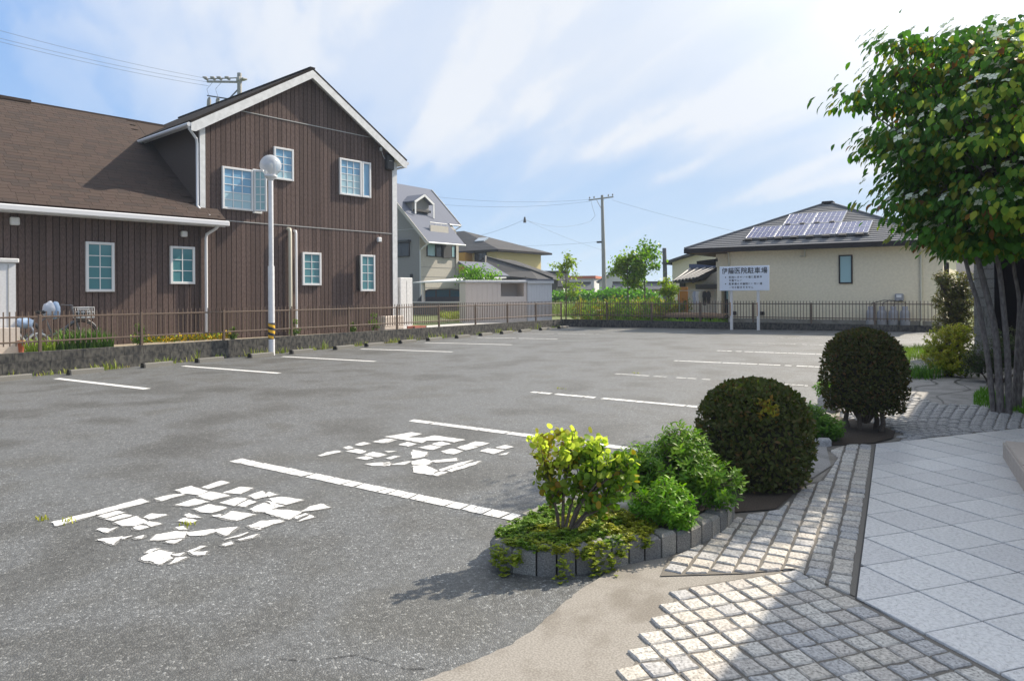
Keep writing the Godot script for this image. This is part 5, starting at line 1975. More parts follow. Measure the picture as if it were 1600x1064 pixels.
func make_paving():
	var st := mb()
	sheet(st, ragged([-2.5, 6, -2.05, -0.4, -1.85, -1.5, -1.75, -1.93, -1.68, -2.13, -1.63, -2.31, -1.63, -2.5, -1.66, -2.85, -1.65, -3.05, -1.6, -4.5, -1.75, -6.0, -1.80, -8.5, -1.75, -14.0, -1.45, -15.0, 8.0, -15.0, 8.0, 6.0], 12), 0.007)
	struct("concrete_apron", st, M.concrete)
	st = mb()
	sheet(st, pv([-1.72, -6.40, -1.31, -6.75, -1.13, -6.0, -1.17, -5.55, -1.33, -5.30, -1.6, -5.6]), 0.016)
	struct("pale_slab", st, M.slab)
	# beds of dark sand under the setts
	st = mb()
	sheet(st, pv([-1.27, -3.17, -0.87, -3.69, -0.54, -3.48, 0.0, -3.08, 2.6, -1.1, 2.6, 1.0, -0.9, 1.0, -1.10, -2.0, -1.22, -2.95]), 0.011)
	sheet(st, pv([-0.56, -3.52, -0.88, -3.70, -1.07, -3.51, -1.40, -3.26, -1.46, -3.5, -1.40, -4.4, -1.18, -5.4, -1.11, -5.5, -1.14, -6.4, -1.3, -6.65, -1.2, -7.1, -0.95, -7.05]), 0.012)
	struct("sand_bed", st, M.bed)
	# diagonal setts in the foreground
	var s := struct("diagonal_sett_paving", mb_blank(), M.bed)
	var k := Vector2(-0.87, -3.67) + pave(0.038, 0)
	var e1 := pave(0.106, 0)
	var e2 := pave(0, 0.106)
	var made := 0
	for i in range(0, 24):
		for j in range(maxi(0, i - 6), 26):
			var p := k - e1 * (i + 1) + e2 * j + pave(-0.012, 0)
			if p.y > -1.62 or p.x > 1.25 or made >= 298:
				continue
			var g := rng.randf_range(0.005, 0.008)
			var jx := pave(rng.randf_range(-0.003, 0.003), rng.randf_range(-0.003, 0.003))
			var a := e1.normalized() * (0.106 - 2 * g)
			var b := e2.normalized() * (0.106 - 2 * g)
			var c := p + pave(g, g) + jx
			var q := PackedVector2Array()
			for v in square(c, a, b):
				q.append(v + Vector2(rng.randf_range(-1, 1), rng.randf_range(-1, 1)) * 0.004)
			obj("sett", stone_piece(q, 0.0185 + rng.randf_range(-0.002, 0.002), 0.005, 0.0035), M.granite[rng.randi() % 4], s)
			made += 1
	# setts in rows beside the tiles
	var strip := struct("row_sett_paving", mb_blank(), M.bed)
	var region := pv([-0.565, -3.51, -0.88, -3.69, -1.055, -3.53, -1.40, -3.28, -1.44, -3.5, -1.38, -3.8, -1.37, -4.2, -1.35, -4.40, -1.18, -4.62, -1.16, -5.3, -1.09, -5.5, -1.13, -6.3, -1.24, -6.55, -1.16, -6.9, -0.955, -7.02])
	var d := Vector2(-0.1107, -0.9938)
	var n := Vector2(-0.9938, 0.1107)
	var o := Vector2(-0.545, -3.485) + n * 0.032 - d * 0.30
	made = 0
	for c in 9:
		var off := rng.randf_range(0, 0.05)
		for r in 36:
			if made >= 298:
				continue
			var g := 0.0085
			var a2 := o + n * (0.1065 * c + 0.008) + d * (0.112 * r + off + g)
			var q2 := PackedVector2Array()
			for v in square(a2, n * 0.091, d * (0.112 - 2 * g)):
				q2.append(v + Vector2(rng.randf_range(-1, 1), rng.randf_range(-1, 1)) * 0.0035)
			for cut in Geometry2D.intersect_polygons(q2, region):
				if poly_area(cut) > 0.0012:
					obj("sett", stone_piece(cut, 0.0195 + rng.randf_range(-0.002, 0.002), 0.005, 0.003), M.granite[rng.randi() % 4], strip)
					made += 1
	# big square tiles on the diagonal
	var t := struct("tile_paving", mb_blank(), M.bed)
	st = mb()
	sheet(st, pv([-0.56, -3.49, -0.955, -7.03, 1.6, -10.5, 3.5, -8.0, 3.5, -0.7]), 0.013)
	obj("grout", st, M.grout, t)
	var area := pv([-0.552, -3.492, -0.946, -7.025, 1.6, -10.49, 3.5, -8.0, 3.5, -0.43])
	var from := Vector2(-0.332, -3.72)
	var sz := 0.3155
	for i in range(-8, 26):
		for j in range(-9, 12):
			var p3 := from + pave(sz * i, sz * j)
			if p3.x > 2.2 or p3.y < -9.6 or p3.y > -2.2 and p3.x > 1.2:
				continue
			var q3 := PackedVector2Array([p3 + pave(0.004, 0.004), p3 + pave(sz - 0.004, 0.004), p3 + pave(sz - 0.004, sz - 0.004), p3 + pave(0.004, sz - 0.004)])
			for cut in Geometry2D.intersect_polygons(q3, area):
				if poly_area(cut) > 0.0006:
					obj("paving_tile", stone_piece(cut, 0.0205 + rng.randf_range(-0.0006, 0.0006), 0.0025, 0.0, 0.01), M.tile[rng.randi() % 3], t)
	# fan setts farther on, too small to pick apart
	var fan := mb()
	var fan_area := pv([-1.45, -8.3, -1.08, -8.05, -0.82, -7.72, -0.80, -7.40, -0.90, -7.10, -0.55, -7.58, 0.3, -8.75, 1.2, -9.9, 1.2, -10.2, -0.22, -9.85, -0.6, -9.75, -0.85, -10.15, -1.0, -10.6, -1.55, -10.9, -1.7, -9.5])
	sheet(fan, fan_area, 0.012)
	struct("fan_sand_bed", fan, M.bed)
	fan = mb()
	for ring in 34:
		var rad := 0.5 + ring * 0.105
		var cnt := int(TAU * rad * 0.5 / 0.108)
		for q in cnt:
			var an := -PI * 0.98 + PI * (q + 0.5 * (ring % 2)) / cnt
			var mid := Vector2(0.45, -7.0) + Vector2(cos(an), sin(an)) * rad
			if not Geometry2D.is_point_in_polygon(mid, fan_area):
				continue
			var ax := Vector3(-sin(an), 0, cos(an))
			var az := Vector3(cos(an), 0, sin(an))
			soft_box(fan, Vector3(-0.045, -0.03, -0.044), Vector3(0.045, 0.026 + rng.randf_range(-0.005, 0.005), 0.044), 0.012, Transform3D(Basis(ax, Vector3.UP, ax.cross(Vector3.UP)), on(mid.x, mid.y)))
	var fo := obj("fan_setts", fan, M.granite[2])
	fo.set_meta("kind", "stuff")
	tag(fo, "small granite setts laid in fans on the path beyond the second bush", "sett paving")
	st = mb()
	sheet(st, pv([-1.6, -10.85, -1.0, -10.55, -0.85, -10.12, -0.6, -9.73, -0.27, -9.83, -0.24, -10.9, -0.2, -12.72, -1.1, -12.62, -1.75, -13.6]), 0.014)
	var sl := struct("path_slab", st, M.slab)
	st = mb()
	crack(st, Vector2(-0.84, -10.15), Vector2(-0.97, -10.7), 0.016, 0.018)
	crack(st, Vector2(-0.97, -10.7), Vector2(-0.86, -12.5), 0.018, 0.018)
	crack(st, Vector2(-0.6, -9.72), Vector2(-0.52, -12.6), 0.018, 0.018)
	crack(st, Vector2(-1.35, -10.75), Vector2(-1.12, -12.4), 0.014, 0.018)
	crack(st, Vector2(-0.45, -10.6), Vector2(-0.26, -10.65), 0.014, 0.018)
	stuff(obj("crack", st, M.black, sl))
	# beige porch step with a tiled riser, its porch roof and the clinic behind it (mostly out of frame)
	var at := Transform3D(Basis(Vector3.UP, 0.108), on(0.0, -6.99))
	var step := thing("porch_step", "beige tiled porch step at the right edge on the pale paving", "step")
	st = mb()
	soft_box(st, Vector3(0.0, -0.02, 0.0), Vector3(1.5, 0.148, 3.4), 0.006, at)
	obj("step_core", st, M.porch, step)
	for i in 12:
		st = mb()
		soft_box(st, Vector3(-0.014, 0.0, 0.003 + i * 0.155), Vector3(-0.002, 0.145, 0.153 + i * 0.155), 0.003, at)
		obj("riser_tile", st, M.porch, step)
	for i in 3:
		for j in 3:
			st = mb()
			soft_box(st, Vector3(0.004 + 0.3 * i, 0.149, 0.004 + 0.3 * j), Vector3(0.298 + 0.3 * i, 0.156, 0.298 + 0.3 * j), 0.002, at)
			obj("tread_tile", st, M.porch, step)
	var cl := thing("clinic_building", "pale wall and flat roof of the clinic rising beside the porch step", "building")
	st = mb()
	box(st, Vector3(0.58, -0.1, -20.0), Vector3(8.0, 3.30, -6.5))
	obj("wall", st, M.clinic_white, cl)
	st = mb()
	box(st, Vector3(0.53, 3.301, -20.1), Vector3(8.1, 3.46, -6.45))
	obj("roof", st, M.fascia, cl)
	# far part of the clinic behind the tree: stone pier and dark porch
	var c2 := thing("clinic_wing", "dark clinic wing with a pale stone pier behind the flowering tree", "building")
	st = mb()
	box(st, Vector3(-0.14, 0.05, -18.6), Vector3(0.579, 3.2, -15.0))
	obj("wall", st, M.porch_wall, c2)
	st = mb()
	box(st, Vector3(-0.52, 0.05, -18.3), Vector3(-0.145, 3.0, -17.75))
	var pier := obj("pier", st, M.stone_clad, c2)
	for i in 14:
		for j in 2:
			st = mb()
			var x0 := -0.525 + (0.19 if j else 0.0) + (0.05 if i % 2 else 0.0)
			soft_box(st, Vector3(x0, 0.10 + 0.2 * i, -17.75), Vector3(minf(-0.15, x0 + (0.18 if j == 0 else 0.25)), 0.29 + 0.2 * i, -17.72 + rng.randf_range(0, 0.02)), 0.008)
			obj("stone", st, M.stone_clad, pier)
	st = mb()
	slab(st, Vector3(-0.3, 3.35, -14.7), Vector3(0.528, 3.35, -14.7), Vector3(0.528, 3.35, -18.9), Vector3(-0.3, 3.35, -18.9), 0.14)
	obj("roof", st, M.fascia, c2)

func ragged(list: Array, edges: int) -> PackedVector2Array:
	# the first edges of an outline broken into an uneven line
	var p := pv(list)
	var out := PackedVector2Array()
	for i in p.size():
		out.append(p[i])
		if i < edges:
			var b := p[(i + 1) % p.size()]
			var n := int(minf(40.0, (b - p[i]).length() / 0.035))
			for k in range(1, n):
				var q := p[i].lerp(b, float(k) / n)
				out.append(q + (b - p[i]).orthogonal().normalized() * (0.014 * noise.get_noise_2d(q.x * 9.0, q.y * 9.0) + rng.randf_range(-0.005, 0.005)))
	return out

func mb_blank() -> SurfaceTool:
	# a sliver under the ground that carries a paving's pieces
	var st := mb()
	box(st, Vector3(0.0, -0.25, -5.0), Vector3(0.02, -0.24, -4.98))
	return st

func poly_area(p: PackedVector2Array) -> float:
	var a := 0.0
	for i in p.size():
		a += p[i].cross(p[(i + 1) % p.size()])
	return absf(a) * 0.5

# ---------- planting ----------
func topiary(called: String, label: String, at: Vector3, r: float, low: float, top: float, count: int, greens: Array, leaf: float, flecks: Array = []):
	var b := thing(called, label, "shrub", at)
	var xf := []
	var cs := []
	var m := leaf_mesh(leaf, leaf * 0.5, 0.3, 0.25)
	for i in count:
		var a := rng.randf() * TAU
		var t := rng.randf()
		if rng.randf() < 0.30:
			t = 1.0 - pow(rng.randf(), 2.0) * 0.35
		var prof: float = pow(1.0 - pow(maxf(0.0, (t - 0.30) / 0.70), 2.5), 1.0 / 2.5) * (0.86 + 0.14 * minf(1.0, t / 0.3))
		var deep := 1.0 - 0.20 * pow(rng.randf(), 1.6)
		var lump := 1.0 + 0.06 * noise.get_noise_3d(cos(a) * 2.2, t * 2.5, sin(a) * 2.2 + at.x * 3.0) + 0.045 * noise.get_noise_3d(cos(a) * 7.0, t * 8.0, sin(a) * 7.0 + at.z)
		if t > 0.97:
			prof *= sqrt(rng.randf())
		var rad: float = r * prof * deep * lump
		var y := low + (top - low) * t * (deep * 0.2 + 0.8 if t > 0.6 else 1.0) * (1.0 + 0.02 * noise.get_noise_2d(a * 2.0, t * 4.0))
		var p := Vector3(cos(a) * rad, y, sin(a) * rad)
		var out := Vector3(cos(a), 0.15 + 1.6 * maxf(0.0, t - 0.55), sin(a)).normalized()
		var dir := (out * 0.65 + rdir() * 0.85 + Vector3(0, 0.35, 0)).normalized()
		var c := tone(greens[0], greens[1], 0.3)
		if rng.randf() < 0.22:
			c = tone(greens[1], greens[2], 0.3)
		for f in flecks:
			if p.distance_to(f[0]) < f[1] * rng.randf_range(0.6, 1.1):
				c = tone(f[2], f[3], 0.2)
		xf.append(aim(dir, out + rdir() * 0.5, rng.randf_range(0.7, 1.25), p))
		cs.append(c)
	many("foliage", m, M.leaf, xf, cs, b)
	var st := mb()
	for k in 40:
		var a2 := rng.randf() * TAU
		var t2 := rng.randf_range(0.2, 0.9)
		var rr := r * 0.86 * pow(1.0 - pow(maxf(0.0, (t2 - 0.3) / 0.7), 2.5), 0.4)
		var e := Vector3(cos(a2) * rr, low + (top - low) * t2, sin(a2) * rr)
		tube(st, [Vector3(e.x * 0.1, low * 0.4, e.z * 0.1), Vector3(e.x * 0.5, low + (e.y - low) * 0.4, e.z * 0.5), e], [0.014, 0.009, 0.003], 5, false)
	stuff(obj("inner_twigs", st, M.twig, b))
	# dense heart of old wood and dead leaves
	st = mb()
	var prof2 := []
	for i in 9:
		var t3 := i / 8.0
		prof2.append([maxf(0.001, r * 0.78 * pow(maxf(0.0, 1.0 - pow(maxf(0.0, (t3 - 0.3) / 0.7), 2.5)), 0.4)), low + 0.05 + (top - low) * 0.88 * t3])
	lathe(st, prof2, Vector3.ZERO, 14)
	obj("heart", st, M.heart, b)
	return b

func bushy(called: String, label: String, at: Vector3, lobes: Array, count: int, leaf: float, greens: Array, category := "shrub", width := 0.45, twig_r := 0.008, group := "", rise := 0.45):
	# a loose shrub: leafy shoots in several lobes [centre, radius] on visible twigs
	var b := thing(called, label, category, at, 0.0, group)
	var xf := []
	var cs := []
	var m := leaf_mesh(leaf, leaf * width, 0.25, 0.3)
	var st := mb()
	var total := 0.0
	for l in lobes:
		total += pow(l[1], 2.0)
	for l in lobes:
		var n := int(count * pow(l[1], 2.0) / total)
		var shoots := maxi(3, n / 9)
		for s in shoots:
			var d := rdir()
			d.y = d.y * 0.8 + 0.12
			var tip: Vector3 = l[0] + d * l[1] * pow(rng.randf(), 0.35)
			if tip.y < 0.015:
				tip.y = 0.015 + rng.randf() * 0.05
			var grow := (d * 0.7 + Vector3(0, rise + 0.5 * rng.randf(), 0) + rdir() * 0.35).normalized()
			if s % 4 == 0:
				tube(st, [Vector3(tip.x * 0.12, 0.0, tip.z * 0.12), Vector3(l[0].x * 0.5, l[0].y * 0.45, l[0].z * 0.5), (l[0] + tip) * 0.5, tip], [twig_r, twig_r * 0.8, twig_r * 0.5, twig_r * 0.25], 5, false)
			var fresh := clampf((tip.y - l[0].y) / l[1] * 0.5 + 0.5 + rng.randf_range(-0.3, 0.3), 0.0, 1.0)
			for q in 9:
				var a := q * 2.4 + rng.randf()
				var side := grow.cross(Vector3(0.31, 0.2, 0.93)).normalized().rotated(grow, a)
				var dir := (side * 1.0 + grow * rng.randf_range(0.2, 1.1)).normalized()
				var p := tip - grow * leaf * 0.35 * (q / 2.0) + rdir() * leaf * 0.1
				xf.append(aim(dir, grow + rdir() * 0.3, rng.randf_range(0.65, 1.15), p))
				cs.append(tone((greens[0] as Color).lerp(greens[1], fresh), (greens[1] as Color).lerp(greens[2], fresh * 0.8), 0.25))
	many("foliage", m, M.leaf, xf, cs, b)
	stuff(obj("twigs", st, M.twig, b))
	return b

func col(r: float, g: float, b: float) -> Color:
	return Color(r, g, b)

func make_planting():
	make_planter()
	var dark := [col(0.060, 0.080, 0.022), col(0.098, 0.108, 0.034), col(0.150, 0.090, 0.042)]
	topiary("round_bush", "wide clipped dark bush beside the planter, with a patch of orange new leaves", on(-1.50, -5.20), 0.415, 0.04, 0.755, 11000, dark, 0.036, [[Vector3(0.17, 0.60, 0.27), 0.085, col(0.330, 0.176, 0.033), col(0.319, 0.348, 0.043)]])
	var second := [col(0.058, 0.072, 0.024), col(0.096, 0.090, 0.034), col(0.160, 0.080, 0.042)]
	topiary("round_bush", "tall domed dark bush on bare stems beside the path", on(-1.15, -7.75), 0.395, 0.20, 1.0, 11000, second, 0.036)
	var legs := mb()
	for s in [[-0.14, 0.02], [-0.02, 0.10], [0.10, -0.03], [0.16, 0.08]]:
		tube(legs, [Vector3(s[0] * 0.9, -0.05, s[1]), Vector3(s[0] * 1.15, 0.1, s[1] + 0.02), Vector3(s[0] * 0.9, 0.34, s[1] * 0.6)], [0.03, 0.024, 0.016], 7)
	obj("stem", legs, M.twig, get_node("round_bush_001"))
	make_shrubs()
	make_flowering_tree()
	make_far_plants()

func make_planter():
	var p := thing("planter_kerb", "curved kerb of upright granite blocks round the front planting bed", "kerb")
	var pts := pv([-2.24, -2.97, -2.06, -2.92, -1.93, -2.95, -1.84, -3.0, -1.77, -3.07, -1.71, -3.15, -1.65, -3.23, -1.60, -3.325, -1.55, -3.41, -1.49, -3.49, -1.445, -3.585, -1.40, -3.68, -1.38, -3.79, -1.36, -3.90, -1.35, -4.01, -1.345, -4.12, -1.35, -4.23, -1.37, -4.34])
	for i in pts.size() - 1:
		var a := pts[i]
		var b := pts[i + 1]
		var d := (b - a).normalized()
		var n := Vector2(-d.y, d.x)
		if n.dot(Vector2(-1.85, -3.75) - a) < 0:
			n = -n
		var w := 0.105 if i > 0 else 0.16
		var q := PackedVector2Array([a + d * 0.005, b - d * 0.005, b - d * 0.012 + n * w, a + d * 0.012 + n * w])
		obj("granite_block", stone_piece(q, (0.128 if i > 0 else 0.115) + rng.randf_range(-0.008, 0.008), 0.014, 0.005), M.kerb[rng.randi() % 3], p)
	var far := pv([-2.26, -3.0, -2.33, -3.2, -2.36, -3.42, -2.36, -3.66, -2.33, -3.9, -2.27, -4.15, -2.2, -4.4, -2.1, -4.7, -2.0, -5.0])
	for i in far.size() - 1:
		var a := far[i]
		var b := far[i + 1]
		var d := (b - a).normalized()
		var n := Vector2(-d.y, d.x)
		if n.dot(Vector2(-1.85, -3.75) - a) < 0:
			n = -n
		obj("granite_block", stone_piece(PackedVector2Array([a + d * 0.006, b - d * 0.006, b - d * 0.012 + n * 0.12, a + d * 0.012 + n * 0.12]), 0.11, 0.016, 0.006), M.kerb[rng.randi() % 3], p)
	var st := mb()
	sheet(st, pv([-2.20, -3.02, -2.05, -2.97, -1.87, -3.04, -1.73, -3.18, -1.62, -3.36, -1.5, -3.55, -1.45, -3.8, -1.42, -4.2, -1.46, -4.5, -1.8, -4.75, -2.05, -4.7, -2.25, -4.2, -2.3, -3.6]), 0.095)
	sheet(st, pv([-1.40, -4.42, -1.20, -4.62, -1.17, -5.3, -1.3, -5.6, -1.75, -5.75, -2.0, -5.2, -2.05, -4.7, -1.8, -4.76, -1.47, -4.51]), 0.022)
	struct("planter_soil", st, M.soil)
	st = mb()
	sheet(st, pv([-1.75, -6.5, -1.30, -6.74, -0.98, -7.04, -0.85, -7.38, -0.87, -7.72, -1.1, -8.05, -1.5, -8.35, -1.78, -8.3]), 0.022)
	struct("bush_soil", st, M.soil)
	# a low kerb of dark stones before the second bush
	var k2 := thing("low_kerb", "low dark stone kerb at the foot of the small shrub between the bushes", "kerb")
	var kp := pv([-1.72, -6.46, -1.60, -6.55, -1.48, -6.62, -1.36, -6.69, -1.26, -6.76])
	for i in kp.size() - 1:
		var a := kp[i]
		var b := kp[i + 1]
		var n := Vector2(-0.3, -0.9).normalized()
		obj("kerb_stone", stone_piece(PackedVector2Array([a, b - (b - a) * 0.06, b - (b - a) * 0.06 + n * 0.09, a + n * 0.09]), 0.075, 0.014, 0.006), M.granite[2], k2)
	# ground cover trailing over the kerb
	var xf := []
	var cs := []
	var m := leaf_mesh(0.016, 0.011, 0.2, 0.2)
	var bed := pv([-2.27, -3.05, -2.10, -2.93, -1.93, -2.93, -1.78, -3.03, -1.66, -3.20, -1.545, -3.42, -1.56, -3.62, -1.85, -3.75, -2.1, -3.72, -2.28, -3.55])
	var tries := 0
	while xf.size() < 30000 and tries < 9000:
		tries += 1
		var q := Vector2(rng.randf_range(-2.34, -1.52), rng.randf_range(-3.9, -2.88))
		if not Geometry2D.is_point_in_polygon(q, bed):
			continue
		var h := 0.118 + 0.035 * (noise.get_noise_2d(q.x * 6.0, q.y * 6.0) + 0.5) + 0.04 * maxf(0.0, noise.get_noise_2d(q.x * 14.0, q.y * 14.0))
		var yellow := smoothstep(-0.15, 0.35, noise.get_noise_2d(q.x * 3.5 + 9.0, q.y * 3.5) + (q.x + 1.95) * 0.9)
		rosette(xf, cs, on(q.x, q.y, h - rng.randf() * 0.03), yellow, 6)
	# tufts that hang down the outside of the blocks
	for c in [[-2.16, -2.93, 0.10], [-2.10, -2.91, 0.14], [-2.02, -2.91, 0.07], [-1.81, -3.01, 0.14], [-1.73, -3.11, 0.05], [-1.70, -3.15, 0.13], [-1.655, -3.21, 0.13], [-1.62, -3.28, 0.06], [-1.55, -3.42, 0.05]]:
		for k in 48:
			var drop: float = pow(rng.randf(), 0.8) * c[2]
			var out := 0.012 + 0.05 * drop / 0.14 * rng.randf()
			var o := Vector2(c[0], c[1]) + Vector2(0.45, 0.9).normalized() * out + Vector2(rng.randfn(), rng.randfn()) * 0.018
			rosette(xf, cs, on(o.x, o.y, 0.125 - drop), 0.3 + 0.4 * rng.randf(), 5)
	var mat := many("stonecrop", m, M.leaf, xf, cs)
	tag(mat, "low yellow green ground cover trailing over the planter kerb", "ground cover")

func rosette(xf: Array, cs: Array, at: Vector3, yellow: float, n: int):
	for k in n:
		var a := TAU * k / n + rng.randf()
		var up := rng.randf_range(0.1, 1.0)
		xf.append(aim(Vector3(cos(a), up, sin(a)), Vector3.UP, rng.randf_range(0.7, 1.2), at))
		cs.append(tone(col(0.12, 0.23, 0.03), col(0.22, 0.33, 0.045), 0.25).lerp(tone(col(0.40, 0.43, 0.045), col(0.46, 0.42, 0.06), 0.2), yellow))

func make_shrubs():
	# the open little tree with round leaves at the front of the planter
	var b := thing("round_leaf_shrub", "small open shrub with round yellow green leaves at the front of the planter", "shrub", on(-1.98, -3.30, 0.09))
	var right := Vector3(0.8186, 0, -0.5743)
	var st := mb()
	var tips := []
	var limbs := [
		[Vector3(-0.02, 0.0, 0.0), -0.05, 0.20, -0.10, 0.36, -0.13, 0.53],
		[Vector3(0.0, 0.0, 0.01), 0.00, 0.22, 0.03, 0.42, 0.06, 0.59],
		[Vector3(0.02, 0.0, 0.0), 0.07, 0.15, 0.17, 0.30, 0.24, 0.46],
		[Vector3(0.03, 0.0, -0.01), 0.12, 0.12, 0.25, 0.20, 0.36, 0.33],
		[Vector3(0.01, 0.0, 0.02), 0.05, 0.2, 0.13, 0.36, 0.18, 0.52],
		[Vector3(-0.03, 0.0, 0.0), -0.03, 0.12, -0.06, 0.20, -0.075, 0.28],
		[Vector3(0.02, 0.0, 0.02), 0.10, 0.10, 0.20, 0.16, 0.28, 0.22],
		[Vector3(0.02, 0.0, -0.02), 0.10, 0.20, 0.24, 0.33, 0.33, 0.43]]
	for l in limbs:
		for twin in 2:
			var z := rng.randf_range(-0.12, 0.12)
			var fwd := Vector3(0.5743, 0, 0.8186) * z
			var p0: Vector3 = l[0]
			var p1: Vector3 = right * l[1] + Vector3(0, l[2], 0) + fwd * 0.3
			var p2: Vector3 = right * l[3] + Vector3(0, l[4], 0) + fwd * 0.7
			var p3: Vector3 = right * (l[5] + rng.randf_range(-0.02, 0.02)) + Vector3(0, l[6] * rng.randf_range(0.9, 1.02), 0) + fwd
			tube(st, [p0, p1, p2, p3], [0.010, 0.007, 0.004, 0.0018], 6, false)
			tips.append([p1, p2, p3])
			for k in 3:
				var f: Vector3 = p1.lerp(p3, rng.randf_range(0.3, 0.85))
				var e := f + (rdir() * 0.09 + Vector3(0, 0.05, 0))
				tube(st, [f, (f + e) * 0.5 + rdir() * 0.01, e], [0.003, 0.0025, 0.0015], 5, false)
				tips.append([f, (f + e) * 0.5, e])
	obj("branches", st, M.twig, b)
	var xf := []
	var cs := []
	for t in tips:
		var long := (t[2] as Vector3).distance_to(t[0])
		var cnt := int(16 + long * 95)
		for k in cnt:
			var s := 1.0 - pow(rng.randf(), 1.7) * 0.75
			var p: Vector3 = (t[0] as Vector3).lerp(t[1], s * 2.0) if s < 0.5 else (t[1] as Vector3).lerp(t[2], s * 2.0 - 1.0)
			var d := (rdir() + Vector3(0, 0.5, 0)).normalized()
			xf.append(aim(d, rdir() + Vector3(0, 0.4, 0), rng.randf_range(0.55, 1.15), p + rdir() * 0.036))
			var old := smoothstep(0.15, -0.1, p.dot(right)) * smoothstep(0.2, 0.5, p.y)
			var c := tone(col(0.10, 0.20, 0.024), col(0.20, 0.31, 0.035), 0.2)
			cs.append(c.lerp(tone(col(0.330, 0.242, 0.022), col(0.377, 0.217, 0.043), 0.2), clampf(old * 0.8 + (0.9 if rng.randf() < 0.10 else 0.0), 0, 1)))
	split_leaves(b, "leaf", round_leaf(0.0195), xf, cs, 300, Vector3(0.5, 0.7, 0.8))
	var green := [col(0.043, 0.123, 0.023), col(0.109, 0.254, 0.029), col(0.290, 0.392, 0.043)]
	bushy("green_shrub", "broad glossy green shrub in the planter before the wide bush", on(-1.66, -4.12, 0.09), [[Vector3(0.0, 0.22, 0.0), 0.26], [Vector3(-0.22, 0.20, 0.05), 0.20], [Vector3(0.24, 0.17, 0.0), 0.18], [Vector3(0.02, 0.36, -0.05), 0.17]], 7500, 0.040, green, "shrub", 0.36)
	var bright := [col(0.072, 0.203, 0.023), col(0.160, 0.362, 0.032), col(0.264, 0.374, 0.033)]
	bushy("bright_shrub", "small bright green shrub leaning over the planter kerb", on(-1.55, -3.70, 0.09), [[Vector3(0.02, 0.16, 0.02), 0.15], [Vector3(-0.10, 0.13, 0.03), 0.11], [Vector3(0.09, 0.10, 0.02), 0.10]], 3800, 0.036, bright, "shrub", 0.34)
	bushy("low_shrub", "low mid green shrub between the two clipped bushes", on(-1.50, -6.98, 0.02), [[Vector3(0.0, 0.15, 0.0), 0.21], [Vector3(-0.2, 0.12, 0.0), 0.14], [Vector3(0.2, 0.12, 0.02), 0.13]], 4200, 0.042, [col(0.058, 0.145, 0.026), col(0.116, 0.261, 0.036), col(0.232, 0.348, 0.058)], "shrub", 0.4)
	bushy("small_plant", "small bright plant beside the pale rock behind the tall domed bush", on(-1.78, -9.2, 0.02), [[Vector3(0, 0.16, 0), 0.15]], 600, 0.045, bright, "plant", 0.5)
	for r in [["rock", "pale flat rock at the asphalt edge left of the tall domed bush", Vector3(-1.70, 0.05, -8.25), Vector3(0.20, 0.07, 0.16)], ["rock", "grey upright rock behind the tall domed bush", Vector3(-1.66, 0.12, -8.75), Vector3(0.13, 0.15, 0.12)], ["rock", "smooth pale rock among the planter's ground cover", Vector3(-1.90, 0.13, -3.85), Vector3(0.10, 0.05, 0.09)], ["rock", "broad pale rock at the far end of the path", Vector3(-1.25, 0.12, -13.4), Vector3(0.26, 0.09, 0.22)]]:
		tag(obj(r[0], rock(r[2], r[3]), M.stone), r[1], "rock")
	bushy("golden_bush", "rounded yellow green bush with bronze leaf tips at the path's end", on(-0.72, -13.1), [[Vector3(0, 0.46, 0), 0.38], [Vector3(-0.10, 0.22, 0.12), 0.30], [Vector3(0.12, 0.22, 0.15), 0.28], [Vector3(0.12, 0.66, 0.0), 0.22]], 8000, 0.050, [col(0.197, 0.283, 0.030), col(0.413, 0.456, 0.039), col(0.566, 0.369, 0.065)], "shrub", 0.42)
	bushy("dusky_shrub", "dusky shrub in shade between the golden bush and the flowering tree", on(-0.16, -12.5), [[Vector3(0, 0.35, 0), 0.34], [Vector3(0.3, 0.5, 0.0), 0.36], [Vector3(-0.2, 0.25, 0.1), 0.22], [Vector3(0.75, 0.45, 0), 0.40]], 7000, 0.045, [col(0.042, 0.066, 0.030), col(0.075, 0.113, 0.046), col(0.133, 0.113, 0.075)], "shrub", 0.42)
	bushy("tall_hedge_shrub", "tall shrub with red young leaves at the end of the rear fence", on(-0.95, -19.9), [[Vector3(0, 0.5, 0), 0.50], [Vector3(0, 1.0, 0), 0.52], [Vector3(0.05, 1.4, 0), 0.46], [Vector3(-0.25, 1.62, 0.1), 0.24]], 9000, 0.070, [col(0.094, 0.116, 0.051), col(0.158, 0.168, 0.062), col(0.290, 0.174, 0.087)], "shrub", 0.42, 0.02)
	# strap leaved plants at the foot of the golden bush
	var xb := []
	var cb := []
	for k in 240:
		var a := rng.randf() * TAU
		var o := on(-1.08 + rng.randfn() * 0.13, -12.62 + rng.randfn() * 0.16)
		xb.append(aim(Vector3(0, 1, 0), Vector3(cos(a), 0, sin(a)), 1.0, o) * Transform3D(Basis(Vector3.RIGHT, PI / 2), Vector3.ZERO) * Transform3D(Basis.from_scale(Vector3.ONE * rng.randf_range(0.45, 0.9)), Vector3.ZERO))
		cb.append(tone(col(0.058, 0.145, 0.029), col(0.131, 0.261, 0.043)))
	tag(many("strap_leaf_plant", blade_mesh(0.30, 0.018, 0.7), M.leaf, xb, cb), "clump of strap leaved grass at the foot of the golden bush", "plant")
